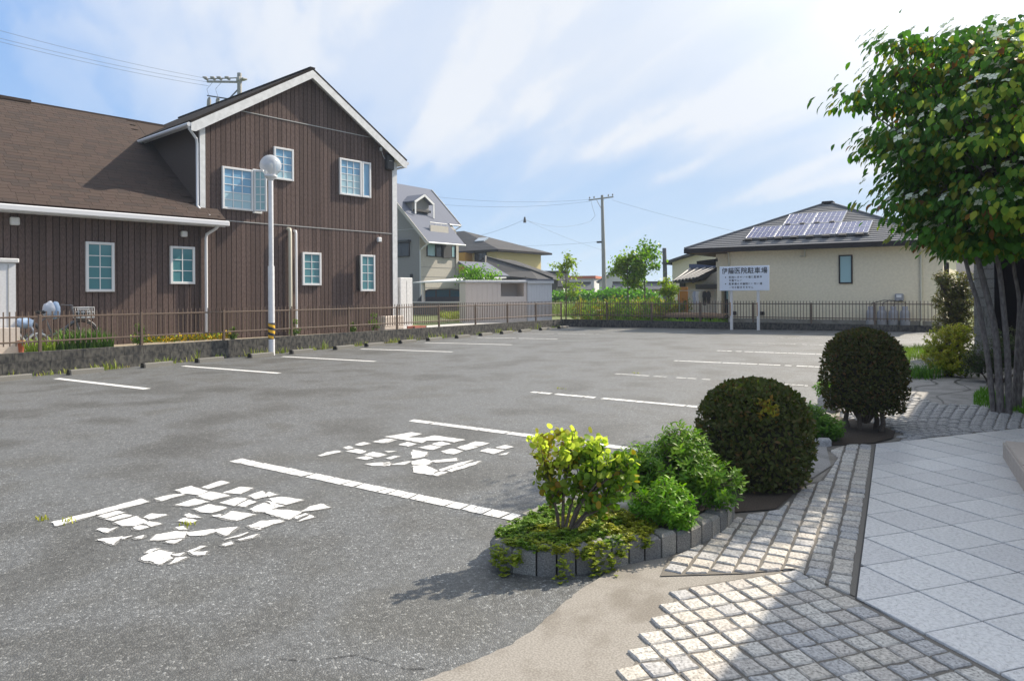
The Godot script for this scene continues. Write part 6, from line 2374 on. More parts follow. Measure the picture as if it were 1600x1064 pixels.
	# mown grass under the tree and by the lot's edge
	tufts("tree_grass", "bright green grass at the foot of the flowering tree", pv([-0.30, -9.95, -0.18, -9.72, 0.2, -9.45, 0.8, -9.3, 1.0, -10.4, 0.35, -10.6, 0.0, -10.6, -0.08, -11.2, -0.25, -11.5, -0.32, -10.9]), 0.012, 5200, 0.055, [col(0.087, 0.232, 0.017), col(0.160, 0.334, 0.029)])
	tufts("edge_grass", "sunlit grass patch at the right edge of the car park", pv([-1.95, -16.0, -1.95, -18.3, -1.2, -18.8, -0.9, -16.2, -1.3, -15.2]), 0.02, 2600, 0.10, [col(0.203, 0.319, 0.029), col(0.242, 0.330, 0.033)])
	tufts("edge_grass", "smaller grass patch beside the pale rock at the path's end", pv([-1.85, -13.4, -1.8, -15.0, -1.45, -15.2, -1.35, -13.8]), 0.02, 1300, 0.08, [col(0.189, 0.290, 0.029), col(0.304, 0.406, 0.043)])

func rock(at: Vector3, size: Vector3) -> SurfaceTool:
	var st := mb()
	st.set_smooth_group(4)
	var g := []
	for i in 9:
		var lat := -PI / 2 + PI * i / 8.0
		var row := []
		for j in 14:
			var lon := TAU * j / 14
			var d := Vector3(cos(lat) * cos(lon), sin(lat), cos(lat) * sin(lon))
			row.append(at + d * size * (1.0 + 0.28 * noise.get_noise_3dv(d * 1.3 + at * 5.0) + 0.12 * noise.get_noise_3dv(d * 3.7 + at)))
		g.append(row)
	for i in 8:
		for j in 14:
			var k := (j + 1) % 14
			quad(st, g[i][j], g[i][k], g[i + 1][k], g[i + 1][j], (g[i][j] + g[i + 1][k]) * 0.5 - at)
	return st

func tufts(called: String, label: String, area: PackedVector2Array, up: float, count: int, height: float, greens: Array, category := "grass", width := 0.006):
	var lo := area[0]
	var hi := area[0]
	for p in area:
		lo = lo.min(p)
		hi = hi.max(p)
	var xf := []
	var cs := []
	var guard := 0
	while xf.size() < count and guard < count * 8:
		guard += 1
		var q := Vector2(rng.randf_range(lo.x, hi.x), rng.randf_range(lo.y, hi.y))
		if not Geometry2D.is_point_in_polygon(q, area):
			continue
		var a := rng.randf() * TAU
		var s := rng.randf_range(0.5, 1.3) * (0.75 + 0.5 * (noise.get_noise_2d(q.x * 2.0, q.y * 2.0) + 0.5))
		var y := ground(q.x, q.y) if q.x > -15.3 and q.y > -25.6 else YARD
		xf.append(Transform3D(Basis(Vector3.UP, a).scaled_local(Vector3(s, s, s)), Vector3(q.x, y + up, q.y)))
		cs.append(tone(greens[0], greens[1], 0.25))
	return tag(many(called, blade_mesh(height, width, 0.45), M.matt_leaf, xf, cs), label, category)

func split_leaves(b: Node3D, called: String, mesh: Mesh, xf: Array, cs: Array, first: int, towards: Vector3):
	# the leaves nearest the viewer are parts of their own, the rest one mass
	var order := range(xf.size())
	order.sort_custom(func(i, j): return xf[i].origin.dot(towards) > xf[j].origin.dot(towards))
	var crown := group_part("crown", b)
	# the picked leaves sorted by brightness share six materials
	var picked := []
	for q in mini(first, order.size()):
		picked.append(order[q])
	picked.sort_custom(func(i, j): return cs[i].r + cs[i].g < cs[j].r + cs[j].g)
	var per := maxi(1, int(ceil(picked.size() / 6.0)))
	var m: StandardMaterial3D
	for n in picked.size():
		if n % per == 0:
			var mean := Color(0, 0, 0)
			var cnt := 0
			for z in range(n, mini(n + per, picked.size())):
				mean += cs[picked[z]]
				cnt += 1
			mean = mean / cnt
			m = M.leaf.duplicate()
			m.vertex_color_use_as_albedo = false
			m.albedo_color = srgb(mean.r, mean.g, mean.b)
		obj(called, mesh, m, crown).transform = xf[picked[n]]
	var rx := []
	var rc := []
	for q in range(mini(first, order.size()), order.size()):
		rx.append(xf[order[q]])
		rc.append(cs[order[q]])
	many("foliage", mesh, M.leaf, rx, rc, crown)
	return crown

func make_flowering_tree():
	var t := thing("flowering_dogwood", "multi stemmed flowering tree with white blossoms and drooping green leaves at the right", "tree")
	var trunk_sets := [
		[[-0.09, 0.05, -9.47, -0.15, 0.68, -9.43, -0.23, 1.25, -9.37, -0.30, 1.54, -9.32, -0.37, 1.89, -9.27, -0.43, 2.3, -9.23, -0.7, 3.0, -9.1], 0.030],
		[[-0.03, 0.05, -9.44, -0.06, 0.69, -9.43, -0.10, 1.11, -9.40, -0.20, 1.61, -9.33, -0.26, 1.95, -9.28, -0.24, 2.4, -9.30, -0.30, 3.4, -9.27], 0.040],
		[[0.04, 0.05, -9.44, 0.03, 0.69, -9.43, 0.0, 1.18, -9.41, -0.04, 1.67, -9.38, -0.09, 2.02, -9.35, -0.05, 2.6, -9.37, 0.04, 3.7, -9.43], 0.034],
		[[0.08, 0.05, -9.71, 0.12, 0.81, -9.73, 0.14, 1.32, -9.75, 0.09, 1.75, -9.72, 0.11, 2.4, -9.72, 0.3, 3.6, -9.9], 0.026],
		[[0.12, 0.05, -9.85, 0.18, 1.1, -9.90, 0.25, 1.68, -9.95, 0.32, 2.4, -10.0, 0.36, 3.3, -10.1], 0.032],
		[[-0.25, 1.85, -9.29, -0.40, 2.03, -9.19, -0.55, 2.2, -9.10, -0.9, 2.5, -8.9], 0.017],
		[[-0.09, 2.0, -9.35, -0.17, 2.27, -9.29, -0.30, 2.52, -9.21, -0.8, 3.1, -8.9], 0.020]]
	var heads := []
	for s in trunk_sets:
		var st := mb()
		var pts := []
		var rad := []
		var src: Array = s[0]
		var cnt := src.size() / 3
		for i in cnt:
			pts.append(Vector3(src[i * 3], src[i * 3 + 1] - (0.1 if i == 0 and src[1] < 0.1 else 0.0), src[i * 3 + 2]))
			rad.append(float(s[1]) * lerpf(1.05, 0.45, float(i) / (cnt - 1)))
		var fine := []
		var fr := []
		for i in cnt - 1:
			for k in 4:
				var u := k / 4.0
				fine.append(pts[i].cubic_interpolate(pts[i + 1], pts[maxi(i - 1, 0)], pts[mini(i + 2, cnt - 1)], u))
				fr.append(lerpf(rad[i], rad[i + 1], u))
		fine.append(pts[cnt - 1])
		fr.append(rad[cnt - 1])
		tube(st, fine, fr, 10)
		obj("trunk", st, M.bark, t)
		heads.append(pts[cnt - 1])
		heads.append(pts[cnt - 2])
	# crown: sprays in flat tiers; leaves hang from each spray
	var axis := Vector3(0.14, 0, -9.62)
	var ys := [1.75, 1.95, 2.2, 2.45, 2.75, 3.0, 3.22, 3.48, 3.72, 3.90, 4.04, 4.14]
	var rs := [0.55, 0.95, 1.25, 1.3, 1.28, 1.6, 1.55, 1.80, 1.48, 1.50, 1.50, 1.0]
	var lx := []
	var lc := []
	var fx := []
	var st2 := mb()
	var reach := [Vector3(-1.43, 3.58, -8.52), Vector3(-1.08, 4.16, -8.78), Vector3(-1.25, 3.10, -8.67), Vector3(-0.92, 2.78, -8.85), Vector3(-1.02, 2.42, -8.75), Vector3(-0.62, 2.05, -9.0), Vector3(-0.45, 4.22, -9.2), Vector3(0.05, 4.25, -9.3), Vector3(-1.15, 3.85, -8.75)]
	for s in 600:
		var y := rng.randf_range(1.85, 4.08)
		var i := 0
		while i < ys.size() - 2 and ys[i + 1] < y:
			i += 1
		var R: float = 0.86 * lerpf(rs[i], rs[i + 1], clampf((y - ys[i]) / (ys[i + 1] - ys[i]), 0, 1))
		var an := rng.randf() * TAU
		R *= 1.0 + 0.20 * noise.get_noise_2d(cos(an) * 1.5 + y * 1.6, sin(an) * 1.5)
		var q := pow(rng.randf(), 0.42)
		if y < 2.6 and q < 0.45:
			q = 0.45 + rng.randf() * 0.5
		var c := axis + Vector3(cos(an) * R * q, y, sin(an) * R * q)
		var out := Vector3(cos(an), 0, sin(an))
		if s < reach.size() * 7:
			# long boughs that carry the leafy tiers out beyond the crown
			var e: Vector3 = reach[s % reach.size()]
			var u := 0.62 + 0.36 * (s / reach.size()) / 6.0
			c = Vector3(axis.x, e.y - 0.10, axis.z).lerp(e, u) + rdir() * 0.05
			out = Vector3(e.x - axis.x, 0, e.z - axis.z).normalized()
		var from: Vector3 = heads[rng.randi() % heads.size()]
		from = from.lerp(axis + Vector3(0, y - 0.4, 0), 0.5)
		if s % 2 == 0:
			tube(st2, [from, from.lerp(c, 0.5) + Vector3(0, 0.05, 0), c], [0.016, 0.010, 0.003], 5, false)
		var size := rng.randf_range(0.20, 0.36)
		var cnt2 := int(38 * size / 0.28)
		var redden := 1.0 if (y > 3.75 and rng.randf() < 0.4) or rng.randf() < 0.08 else 0.0
		for k in cnt2:
			var off := Vector3(rng.randfn() * size * 0.55, rng.randfn() * 0.045, rng.randfn() * size * 0.55)
			var p := c + off
			var hang := (Vector3(off.x, 0, off.z).normalized() * 0.55 + out * 0.3 + rdir() * 0.35 + Vector3(0, -0.75, 0)).normalized()
			if p.x > 0.46:
				continue
			lx.append(aim(hang, Vector3(0, 1, 0) + out * 0.2 + rdir() * 0.45, rng.randf_range(0.75, 1.2), p))
			var g := tone(col(0.048, 0.140, 0.022), col(0.100, 0.235, 0.032), 0.25)
			if rng.randf() < 0.22:
				g = tone(col(0.174, 0.246, 0.029), col(0.261, 0.246, 0.036), 0.2)
			if redden > 0.0 and rng.randf() < 0.3:
				g = tone(col(0.290, 0.145, 0.029), col(0.217, 0.072, 0.036), 0.2)
			lc.append(g)
		if rng.randf() < 0.8 and c.x < 0.4:
			for k in rng.randi_range(1, 4):
				fx.append(c + out * 0.11 + Vector3(rng.randfn() * size * 0.5, 0.085 + rng.randf() * 0.04, rng.randfn() * size * 0.5))
	stuff(obj("limbs", st2, M.bark, t))
	var crown: Node3D = split_leaves(t, "leaf", leaf_mesh(0.098, 0.062, 0.22, 0.45), lx, lc, 300, Vector3(0.35, -0.1, 0.9))
	# four pointed white bracts per blossom
	var fm := mb()
	for k in 4:
		var d := Vector3(1, 0, 0).rotated(Vector3.UP, k * PI / 2)
		var w := Vector3.UP.cross(d)
		tri(fm, Vector3.ZERO, d * 0.028 + w * 0.021 + Vector3(0, 0.006, 0), d * 0.050 + Vector3(0, -0.002, 0), Vector3.UP)
		tri(fm, Vector3.ZERO, d * 0.050 + Vector3(0, -0.002, 0), d * 0.028 - w * 0.021 + Vector3(0, 0.006, 0), Vector3.UP)
	fm.generate_normals()
	var flower := fm.commit()
	var order := range(fx.size())
	order.sort_custom(func(i, j): return fx[i].dot(Vector3(0.4, 0, 0.9)) > fx[j].dot(Vector3(0.4, 0, 0.9)))
	var restx := []
	var restc := []
	for q in order.size():
		var p: Vector3 = fx[order[q]]
		var tilt := (Vector3.UP * 0.75 + (p - Vector3(0.14, p.y, -9.62)).normalized() * 0.75 + rdir() * 0.3).normalized()
		var tf := aim(tilt.cross(Vector3(rng.randfn(), 0.1, rng.randfn())).normalized(), tilt, rng.randf_range(0.85, 1.2), p)
		if q < 290:
			obj("blossom", flower, M.bract, crown).transform = tf
		else:
			restx.append(tf)
			restc.append(col(0.682, 0.704, 0.572))
	many("far_blossoms", flower, M.petal, restx, restc, crown)

func small_tree(called: String, label: String, at: Vector3, height: float, spread: float, leaf: float, count: int, greens: Array, group := "", bare := 0.35):
	var t := thing(called, label, "tree", at, 0.0, group)
	var st := mb()
	tube(st, [Vector3(0, -0.05, 0), Vector3(0.03, height * 0.4, 0.02), Vector3(0, height * 0.75, 0), Vector3(0.02, height * 0.97, 0)], [0.035, 0.028, 0.017, 0.006], 7)
	var tips := []
	for k in 16:
		var y := height * rng.randf_range(bare, 0.92)
		var a := rng.randf() * TAU
		var l := spread * (1.05 - 0.75 * absf(y / height - 0.55)) * rng.randf_range(0.5, 1.0)
		var e := Vector3(cos(a) * l, y + l * 0.35, sin(a) * l)
		tube(st, [Vector3(0, y - 0.1, 0), Vector3(e.x * 0.5, y + l * 0.1, e.z * 0.5), e], [0.014, 0.009, 0.003], 5, false)
		tips.append(e)
		tips.append(e * Vector3(0.6, 1, 0.6))
	tips.append(Vector3(0, height, 0))
	obj("trunk", st, M.twig, t)
	var xf := []
	var cs := []
	for k in count:
		var e: Vector3 = tips[rng.randi() % tips.size()]
		var p := e + Vector3(rng.randfn() * spread * 0.17, rng.randfn() * spread * 0.14, rng.randfn() * spread * 0.17)
		xf.append(aim((rdir() + Vector3(0, -0.3, 0)).normalized(), Vector3.UP + rdir() * 0.6, rng.randf_range(0.7, 1.3), p))
		cs.append(tone(greens[0], greens[1], 0.3))
	many("crown", leaf_mesh(leaf, leaf * 0.6, 0.2, 0.3), M.leaf, xf, cs, t)
	return t

func make_far_plants():
	var fresh := [col(0.145, 0.290, 0.032), col(0.220, 0.330, 0.050)]
	small_tree("young_tree", "taller young tree with fresh green leaves behind the rear fence", Vector3(-12.2, YARD, -26.95), 3.15, 0.85, 0.13, 2000, fresh, "", 0.42)
	small_tree("young_tree", "leaning young tree with pale leaves just left of the taller young tree", Vector3(-12.75, YARD, -26.5), 2.75, 0.75, 0.13, 1500, [col(0.232, 0.348, 0.043), col(0.286, 0.363, 0.066)], "", 0.5)
	small_tree("young_tree", "short bushy young tree between the thin pole and the orange board", Vector3(-11.35, YARD, -27.4), 1.75, 0.48, 0.11, 1200, [col(0.191, 0.319, 0.032), col(0.415, 0.447, 0.047)], "", 0.15)
	small_tree("young_tree", "sparse young tree standing behind the pale ribbed shed", Vector3(-15.95, YARD, -26.9), 2.95, 0.62, 0.13, 700, [col(0.203, 0.290, 0.043), col(0.348, 0.406, 0.072)], "", 0.3)
	small_tree("maple_tree", "spreading bright green maple rising behind the beige storage shed", Vector3(-18.95, YARD, -24.6), 2.25, 1.05, 0.12, 1300, [col(0.131, 0.290, 0.022), col(0.187, 0.330, 0.033)], "", 0.55)
	# clipped hedge of field crops far behind
	var xf := []
	var cs := []
	for k in 5200:
		var t := rng.randf()
		var p := Vector3(-27.5, 0, -41.7).lerp(Vector3(-20.5, 0, -46.7), t) + Vector3(rng.randfn() * 0.45, 0, rng.randfn() * 0.45)
		var h := 0.75 + 0.55 * (noise.get_noise_2d(t * 8.0, 1.0) + 0.5) + 0.25
		p.y = YARD + h * sqrt(rng.randf())
		xf.append(aim(rdir(), Vector3.UP + rdir(), rng.randf_range(0.7, 1.4), p))
		cs.append(tone(col(0.072, 0.203, 0.017), col(0.174, 0.362, 0.029), 0.3))
	tag(many("field_hedge", leaf_mesh(0.20, 0.13, 0.2, 0.3), M.leaf, xf, cs), "dense green hedge across the field behind the rear fence", "hedge")
	# mixed garden plants just behind the rear fence
	xf = []
	cs = []
	for k in 11000:
		var x := rng.randf_range(-15.1, -11.0)
		var z := rng.randf_range(-29.5, -25.8)
		var h2 := 0.42 + 0.60 * clampf(noise.get_noise_2d(x * 0.9, z * 0.9) + 0.45, 0.0, 1.0)
		var p2 := Vector3(x, YARD + h2 * rng.randf(), z)
		xf.append(aim((rdir() + Vector3(0, 0.8, 0)).normalized(), rdir(), rng.randf_range(0.6, 1.4), p2))
		var mood := noise.get_noise_2d(x * 1.3 + 20.0, z * 1.3)
		var c := tone(col(0.131, 0.217, 0.043), col(0.261, 0.348, 0.072), 0.3)
		if mood > 0.12:
			c = tone(col(0.330, 0.297, 0.055), col(0.377, 0.246, 0.102), 0.2)
		elif mood < -0.2:
			c = tone(col(0.072, 0.174, 0.029), col(0.145, 0.275, 0.043), 0.2)
		cs.append(c)
	tag(many("garden_plants", leaf_mesh(0.13, 0.045, 0.2, 0.4), M.leaf, xf, cs), "tangle of garden plants behind the rear fence left of the deck", "plants")
	tufts("lawn", "bright lawn between the young trees and the terrace deck", pv([-12.2, -25.75, -8.7, -25.75, -8.7, -30.0, -12.0, -30.0]), 0.0, 6000, 0.14, [col(0.203, 0.392, 0.022), col(0.242, 0.396, 0.033)], "lawn", 0.03)
	tufts("far_grass", "pale field grasses behind the hedge plants and rear fence", pv([-26.0, -30.0, -12.5, -30.0, -14.0, -40.0, -26.0, -40.0]), 0.0, 9000, 0.55, [col(0.189, 0.275, 0.072), col(0.348, 0.420, 0.145)], "grass", 0.05)
	tufts("verge_grass", "yellow green grass strip before the carport's garden wall", pv([-24.0, -29.9, -17.8, -27.0, -17.0, -25.3, -18.5, -22.5, -24.0, -27.5]), 0.0, 5000, 0.26, [col(0.290, 0.348, 0.029), col(0.330, 0.363, 0.055)], "grass", 0.03)
	# weeds along the foot of the left wall
	var wx := []
	var wc := []
	var spots := [-4.6, -4.8, -5.0, -5.3, -5.9, -6.2, -6.4, -6.75, -7.0, -7.2, -7.9, -8.1, -8.25, -8.4, -8.9, -9.5, -10.3, -10.5, -10.6, -10.75, -10.95, -11.3, -11.9, -12.2, -12.6, -13.6, -13.9, -14.1, -15.2, -15.4, -15.9, -16.3, -16.9, -17.2, -17.5, -18.0, -18.4, -19.3, -19.6, -20.6, -21.3, -22.5, -23.2, -24.4, -24.9]
	for z in spots:
		var tall := rng.randf_range(0.08, 0.22) * (1.5 if rng.randf() < 0.25 else 1.0)
		for k in rng.randi_range(8, 22):
			var s := tall * rng.randf_range(0.5, 1.2) / 0.2
			wx.append(Transform3D(Basis(Vector3.UP, rng.randf() * TAU).scaled_local(Vector3(1.0, s, s)), on(-15.13 + rng.randf() * 0.16, z + rng.randfn() * 0.09)))
			wc.append(tone(col(0.203, 0.290, 0.043), col(0.330, 0.330, 0.066), 0.25))
	for k in 900:
		var z2 := rng.randf_range(-25.2, -4.0)
		if noise.get_noise_1d(z2 * 1.1) < -0.1:
			continue
		wx.append(Transform3D(Basis(Vector3.UP, rng.randf() * TAU).scaled_local(Vector3(1, 0.25, 0.3)), on(-15.17 + rng.randf() * 0.10, z2)))
		wc.append(tone(col(0.232, 0.261, 0.058), col(0.406, 0.319, 0.131), 0.25))
	tag(many("wall_weeds", blade_mesh(0.2, 0.016, 0.35), M.matt_leaf, wx, wc), "yellow green weeds growing along the foot of the left block wall", "weeds")
	# leafy weed stems, tall enough to pick out
	for w in [[-6.28, 0.42], [-6.62, 0.40], [-8.05, 0.36], [-10.62, 0.34], [-11.9, 0.30]]:
		pass
	# garden plants between the left fence and the brown house
	tufts("garden_clump", "dark green grassy clump behind the left fence beside the bicycle", pv([-15.9, -6.35, -15.5, -6.35, -15.5, -7.35, -15.9, -7.35]), 0.0, 1100, 0.34, [col(0.058, 0.145, 0.022), col(0.174, 0.290, 0.043)], "plant", 0.022)
	tufts("garden_clump", "bright leafy clump at the bicycle's front behind the left fence", pv([-15.75, -5.75, -15.5, -5.75, -15.5, -6.25, -15.75, -6.25]), 0.0, 130, 0.30, [col(0.203, 0.319, 0.029), col(0.319, 0.406, 0.043)], "plant", 0.03)
	var mx := []
	var mc := []
	for k in 1500:
		var z3 := rng.randf_range(-10.2, -7.9)
		var q3 := Vector3(rng.randf_range(-15.95, -15.45), YARD + rng.randf_range(0.08, 0.22) * (1.0 + 0.3 * noise.get_noise_1d(z3 * 3.0)), z3)
		mx.append(aim((rdir() * 0.8 + Vector3(0, 1, 0)).normalized(), rdir(), rng.randf_range(0.7, 1.3), q3))
		mc.append(tone(col(0.660, 0.418, 0.011), col(0.748, 0.506, 0.022), 0.15) if rng.randf() < 0.55 else tone(col(0.145, 0.261, 0.029), col(0.261, 0.377, 0.043)))
	tag(many("marigold_bed", leaf_mesh(0.05, 0.045, 0.1, 0.2), M.petal, mx, mc), "bed of yellow flowers behind the left fence under the house window", "flowers")
	var leafy_spots := [[-15.48, -7.86, 0.62, "upright leafy plant just left of the yellow flower bed"], [-15.5, -10.15, 0.42, "leafy stem just right of the yellow flower bed"], [-15.55, -12.0, 0.55, "white flowering rose bush right of the lamp post"], [-15.5, -14.0, 0.40, "low scrubby plant behind the fence below the small ground floor window"], [-15.55, -14.9, 0.72, "rose stems left of the beige planter box"]]
	for s in leafy_spots:
		bushy("leafy_plant", s[3], Vector3(s[0], YARD, s[1]), [[Vector3(0, s[2] * 0.35, 0), s[2] * 0.30], [Vector3(0.02, s[2] * 0.75, 0), s[2] * 0.18]], 420, 0.06, [col(0.072, 0.174, 0.029), col(0.189, 0.304, 0.043), col(0.264, 0.330, 0.066)], "plant", 0.45, 0.006)
	# a tuft or two in the asphalt
	var tx := []
	var tc := []
	for c in [[-5.13, -1.98], [-4.93, -2.05], [-4.2, -2.42], [-5.24, -11.2], [-5.4, -8.9]]:
		for k in 14:
			tx.append(Transform3D(Basis(Vector3.UP, rng.randf() * TAU).scaled_local(Vector3(0.5, 0.14, 0.2)), on(c[0] + rng.randfn() * 0.04, c[1] + rng.randfn() * 0.02)))
			tc.append(tone(col(0.362, 0.392, 0.029), col(0.374, 0.352, 0.044)))
	tag(many("asphalt_weeds", blade_mesh(0.2, 0.016, 0.5), M.matt_leaf, tx, tc), "tiny yellow green weeds in the cracks of the asphalt", "weeds")

# ---------- odds and ends in the yards ----------
func make_yard_things():
	# bicycle with a covered child seat, behind the left fence
	var b := thing("bicycle", "bicycle with wrapped child seat and basket leaning by the brown house", "bicycle", HOUSE_AT + Basis(Vector3.UP, HOUSE_TURN) * hv(-3.35, 0.72, YARD), HOUSE_TURN)
	var wheel := func(z: float):
		var st := mb()
		var pts := []
		for k in 25:
			var a := TAU * k / 24
			pts.append(Vector3(0, 0.31 + 0.29 * cos(a), z + 0.29 * sin(a)))
		tube(st, pts, 0.018, 6, false)
		var w := obj("wheel", st, M.rubber, b)
		st = mb()
		for k in 12:
			var a2 := TAU * k / 12
			tube(st, [Vector3(0, 0.31, z), Vector3(0, 0.31 + 0.28 * cos(a2), z + 0.28 * sin(a2))], 0.003, 4, false)
		obj("spokes", st, M.metal, w)
		st = mb()
		pts = []
		for k in 14:
			var a3 := -PI * 0.45 + PI * 1.0 * k / 13
			pts.append(Vector3(0, 0.31 + 0.33 * cos(a3), z + 0.33 * sin(a3)))
		tube(st, pts, 0.02, 5)
		obj("mudguard", st, M.dull_metal, b)
	wheel.call(0.52)
	wheel.call(-0.52)
	var st := mb()
	tube(st, [Vector3(0, 0.31, -0.52), Vector3(0, 0.55, -0.44), Vector3(0, 0.92, -0.34)], 0.02, 6)
	tube(st, [Vector3(0, 0.62, -0.42), Vector3(0, 0.32, 0.02), Vector3(0, 0.31, 0.52)], 0.02, 6)
	tube(st, [Vector3(0, 0.32, 0.02), Vector3(0, 0.78, 0.18)], 0.018, 6)
	tube(st, [Vector3(0, 0.31, 0.52), Vector3(0, 0.68, 0.16)], 0.012, 6)
	tube(st, [Vector3(-0.28, 0.96, -0.22), Vector3(0, 0.94, -0.36), Vector3(0.28, 0.96, -0.22)], 0.014, 6)
	obj("frame", st, M.dull_metal, b)
	st = mb()
	soft_box(st, Vector3(-0.08, 0.78, 0.08), Vector3(0.08, 0.85, 0.32), 0.03)
	obj("saddle", st, M.rubber, b)
	# basket of bars in front
	st = mb()
	for y in [0.70, 0.80, 0.90]:
		for e in [[-0.17, -0.72, 0.17, -0.72], [0.17, -0.72, 0.17, -0.42], [0.17, -0.42, -0.17, -0.42], [-0.17, -0.42, -0.17, -0.72]]:
			tube(st, [Vector3(e[0], y, e[1]), Vector3(e[2], y, e[3])], 0.008, 4)
	for k in 8:
		for s in [-0.17, 0.17]:
			tube(st, [Vector3(s, 0.68, -0.72 + 0.3 * k / 7.0), Vector3(s, 0.91, -0.72 + 0.3 * k / 7.0)], 0.006, 4)
	box(st, Vector3(-0.17, 0.67, -0.72), Vector3(0.17, 0.685, -0.42))
	obj("basket", st, M.white, b)
	st = mb()
	soft_box(st, Vector3(-0.14, 0.69, -0.69), Vector3(0.14, 0.84, -0.45), 0.05)
	obj("bag", st, M.cloth_dark, b)
	obj("seat_cover", rock(Vector3(0, 0.86, 0.08), Vector3(0.10, 0.17, 0.13)), M.cloth_pale, b)
	obj("seat_cover", rock(Vector3(0, 0.84, -0.04), Vector3(0.08, 0.19, 0.09)), M.cloth_blue, b)
	obj("wrapped_bundle", rock(Vector3(0, 0.60, 0.52), Vector3(0.14, 0.12, 0.16)), M.cloth_blue, b)
	var b2 := thing("kick_scooter", "pale tangle of a small child's bicycle beside the white shed", "bicycle", HOUSE_AT + Basis(Vector3.UP, HOUSE_TURN) * hv(-3.85, 0.80, YARD), HOUSE_TURN)
	for z in [-0.2, 0.22]:
		st = mb()
		var pts2 := []
		for k in 21:
			var a4 := TAU * k / 20
			pts2.append(Vector3(0, 0.20 + 0.18 * cos(a4), z + 0.18 * sin(a4)))
		tube(st, pts2, 0.022, 6, false)
		obj("wheel", st, M.white, b2)
	st = mb()
	tube(st, [Vector3(0, 0.2, -0.2), Vector3(0, 0.42, -0.12), Vector3(0, 0.52, -0.08)], 0.02, 6)
	tube(st, [Vector3(0, 0.38, -0.12), Vector3(0, 0.22, 0.05), Vector3(0, 0.42, 0.14)], 0.02, 6)
	tube(st, [Vector3(-0.16, 0.52, -0.05), Vector3(0.16, 0.52, -0.05)], 0.016, 6)
	obj("frame", st, M.cloth_pale, b2)
	st = mb()
	soft_box(st, Vector3(-0.07, 0.40, 0.06), Vector3(0.07, 0.46, 0.24), 0.025)
	obj("saddle", st, M.rubber, b2)
	var pots := [[-3.12, 0.95, 0.15, 0.19, "large terracotta pot at the fence post beside the bicycle"], [-3.42, 0.9, 0.11, 0.13, "smaller terracotta pot left of the large one behind the fence"], [-4.0, 1.02, 0.07, 0.26, "slim orange pot at the corner of the white shed"]]
	for p in pots:
		var o := thing("flower_pot", p[4], "flower pot", HOUSE_AT + Basis(Vector3.UP, HOUSE_TURN) * hv(p[0], p[1], YARD), 0.0, "pots behind the left fence")
		st = mb()
		lathe(st, [[p[2] * 0.65, 0.0], [p[2] * 0.92, p[3] * 0.8], [p[2], p[3] * 0.8], [p[2] * 1.02, p[3]], [p[2] * 0.86, p[3]], [p[2] * 0.8, p[3] * 0.85], [0.0001, p[3] * 0.85]], Vector3.ZERO, 16)
		obj("pot", st, M.terracotta, o)
		st = mb()
		lathe(st, [[p[2] * 0.8, p[3] * 0.86], [0.0001, p[3] * 0.88]], Vector3.ZERO, 12)
		obj("soil", st, M.soil, o)
	# beige box planter and red crate near the house corner
	var bx := thing("planter_box", "beige wooden planter box behind the fence at the house corner", "planter", Vector3(-15.72, YARD, -15.8), 0.0)
	st = mb()
	for k in 4:
		soft_box(st, Vector3(-0.14, 0.02 + 0.115 * k, -0.42), Vector3(0.14, 0.13 + 0.115 * k, 0.42), 0.01)
	obj("slatted_box", st, M.shed, bx)
	var cr := thing("red_crate", "low pale red crate behind the fence right of the planter box", "crate", Vector3(-15.75, YARD, -17.0), 0.0)
	st = mb()
	for e in [[-0.16, -0.3, 0.16, -0.27], [-0.16, 0.27, 0.16, 0.3], [-0.16, -0.3, -0.13, 0.3], [0.13, -0.3, 0.16, 0.3]]:
		box(st, Vector3(e[0], 0.0, e[1]), Vector3(e[2], 0.12, e[3]))
	obj("crate_sides", st, M.crate_red, cr)
	# garden strip of pale concrete behind the far fence
	st = mb()
	quad(st, Vector3(-17.2, YARD + 0.012, -16.5), Vector3(-15.35, YARD + 0.012, -16.5), Vector3(-15.35, YARD + 0.012, -25.0), Vector3(-17.4, YARD + 0.012, -22.0), Vector3.UP)
	struct("side_path", st, M.slab_pale)
	st = mb()
	quad(st, Vector3(-17.6, YARD + 0.008, -2.0), Vector3(-15.33, YARD + 0.008, -2.0), Vector3(-15.33, YARD + 0.008, -16.5), Vector3(-16.6, YARD + 0.008, -16.5), Vector3.UP)
	struct("garden_soil", st, M.yard)
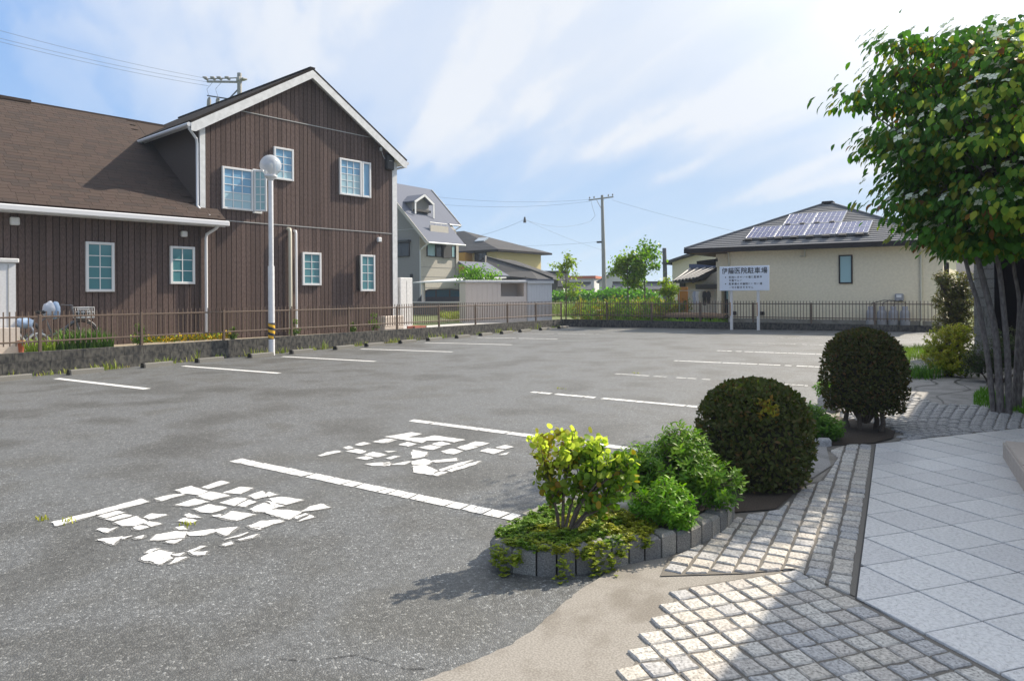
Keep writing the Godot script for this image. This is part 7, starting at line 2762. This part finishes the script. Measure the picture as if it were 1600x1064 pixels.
	# washing and an orange board on the terrace
	var ob := thing("orange_board", "tall orange wooden door panel standing behind the terrace deck", "board", Vector3(-11.15, 0.62, -28.5))
	st = mb()
	soft_box(st, Vector3(-0.22, 0, -0.03), Vector3(0.22, 1.08, 0.03), 0.015)
	obj("panel", st, M.orange, ob)
	st = mb()
	for y in [0.02, 0.52, 1.0]:
		box(st, Vector3(-0.22, y, 0.0301), Vector3(0.22, y + 0.06, 0.036))
	obj("ledge", st, M.orange, ob)
	var rk := thing("washing_frame", "metal washing line frame standing on the terrace deck", "washing line", Vector3(-10.2, 0.645, -27.6))
	st = mb()
	tube(st, [Vector3(-0.75, 0, 0), Vector3(-0.75, 0.95, 0)], 0.014, 6)
	tube(st, [Vector3(0.75, 0, 0), Vector3(0.75, 0.95, 0)], 0.014, 6)
	tube(st, [Vector3(-0.85, 0.90, 0), Vector3(0.85, 0.90, 0)], 0.014, 6)
	obj("frame", st, M.metal, rk)
	var wash := [[-0.45, 0.62, "pale blue shirt hanging at the left of the washing line", M.cloth_pale], [-0.22, 0.60, "white shirt hanging second on the washing line", M.white], [0.02, 0.56, "cream shirt hanging in the middle of the washing line", M.cloth_cream], [0.30, 0.66, "dark coat hanging right of the shirts on the washing line", M.cloth_dark], [0.60, 0.60, "second dark garment at the right end of the washing line", M.cloth_dark]]
	for w in wash:
		var g := thing("hanging_garment", w[2], "clothes", Vector3(-10.05 + w[0] * 0.55, 1.52, -27.6), rng.randf_range(0.5, 1.1), "clothes on the washing line")
		st = mb()
		var L: float = w[1]
		g.scale = Vector3(0.55, 0.85, 0.55)
		prism(st, pv([-0.04, 0.0, -0.15, -0.07, -0.19, -0.28, -0.14, -0.29, -0.13, -L, 0.0, -L - 0.03, 0.13, -L, 0.14, -0.29, 0.19, -0.28, 0.15, -0.07, 0.04, 0.0]), Transform3D.IDENTITY, -0.035, 0.035)
		obj("cloth", st, w[3], g)
		st = mb()
		tube(st, [Vector3(0, 0.0, 0), Vector3(0, 0.03, 0), Vector3(0.015, 0.045, 0)], 0.006, 4)
		obj("hanger", st, M.metal, g)
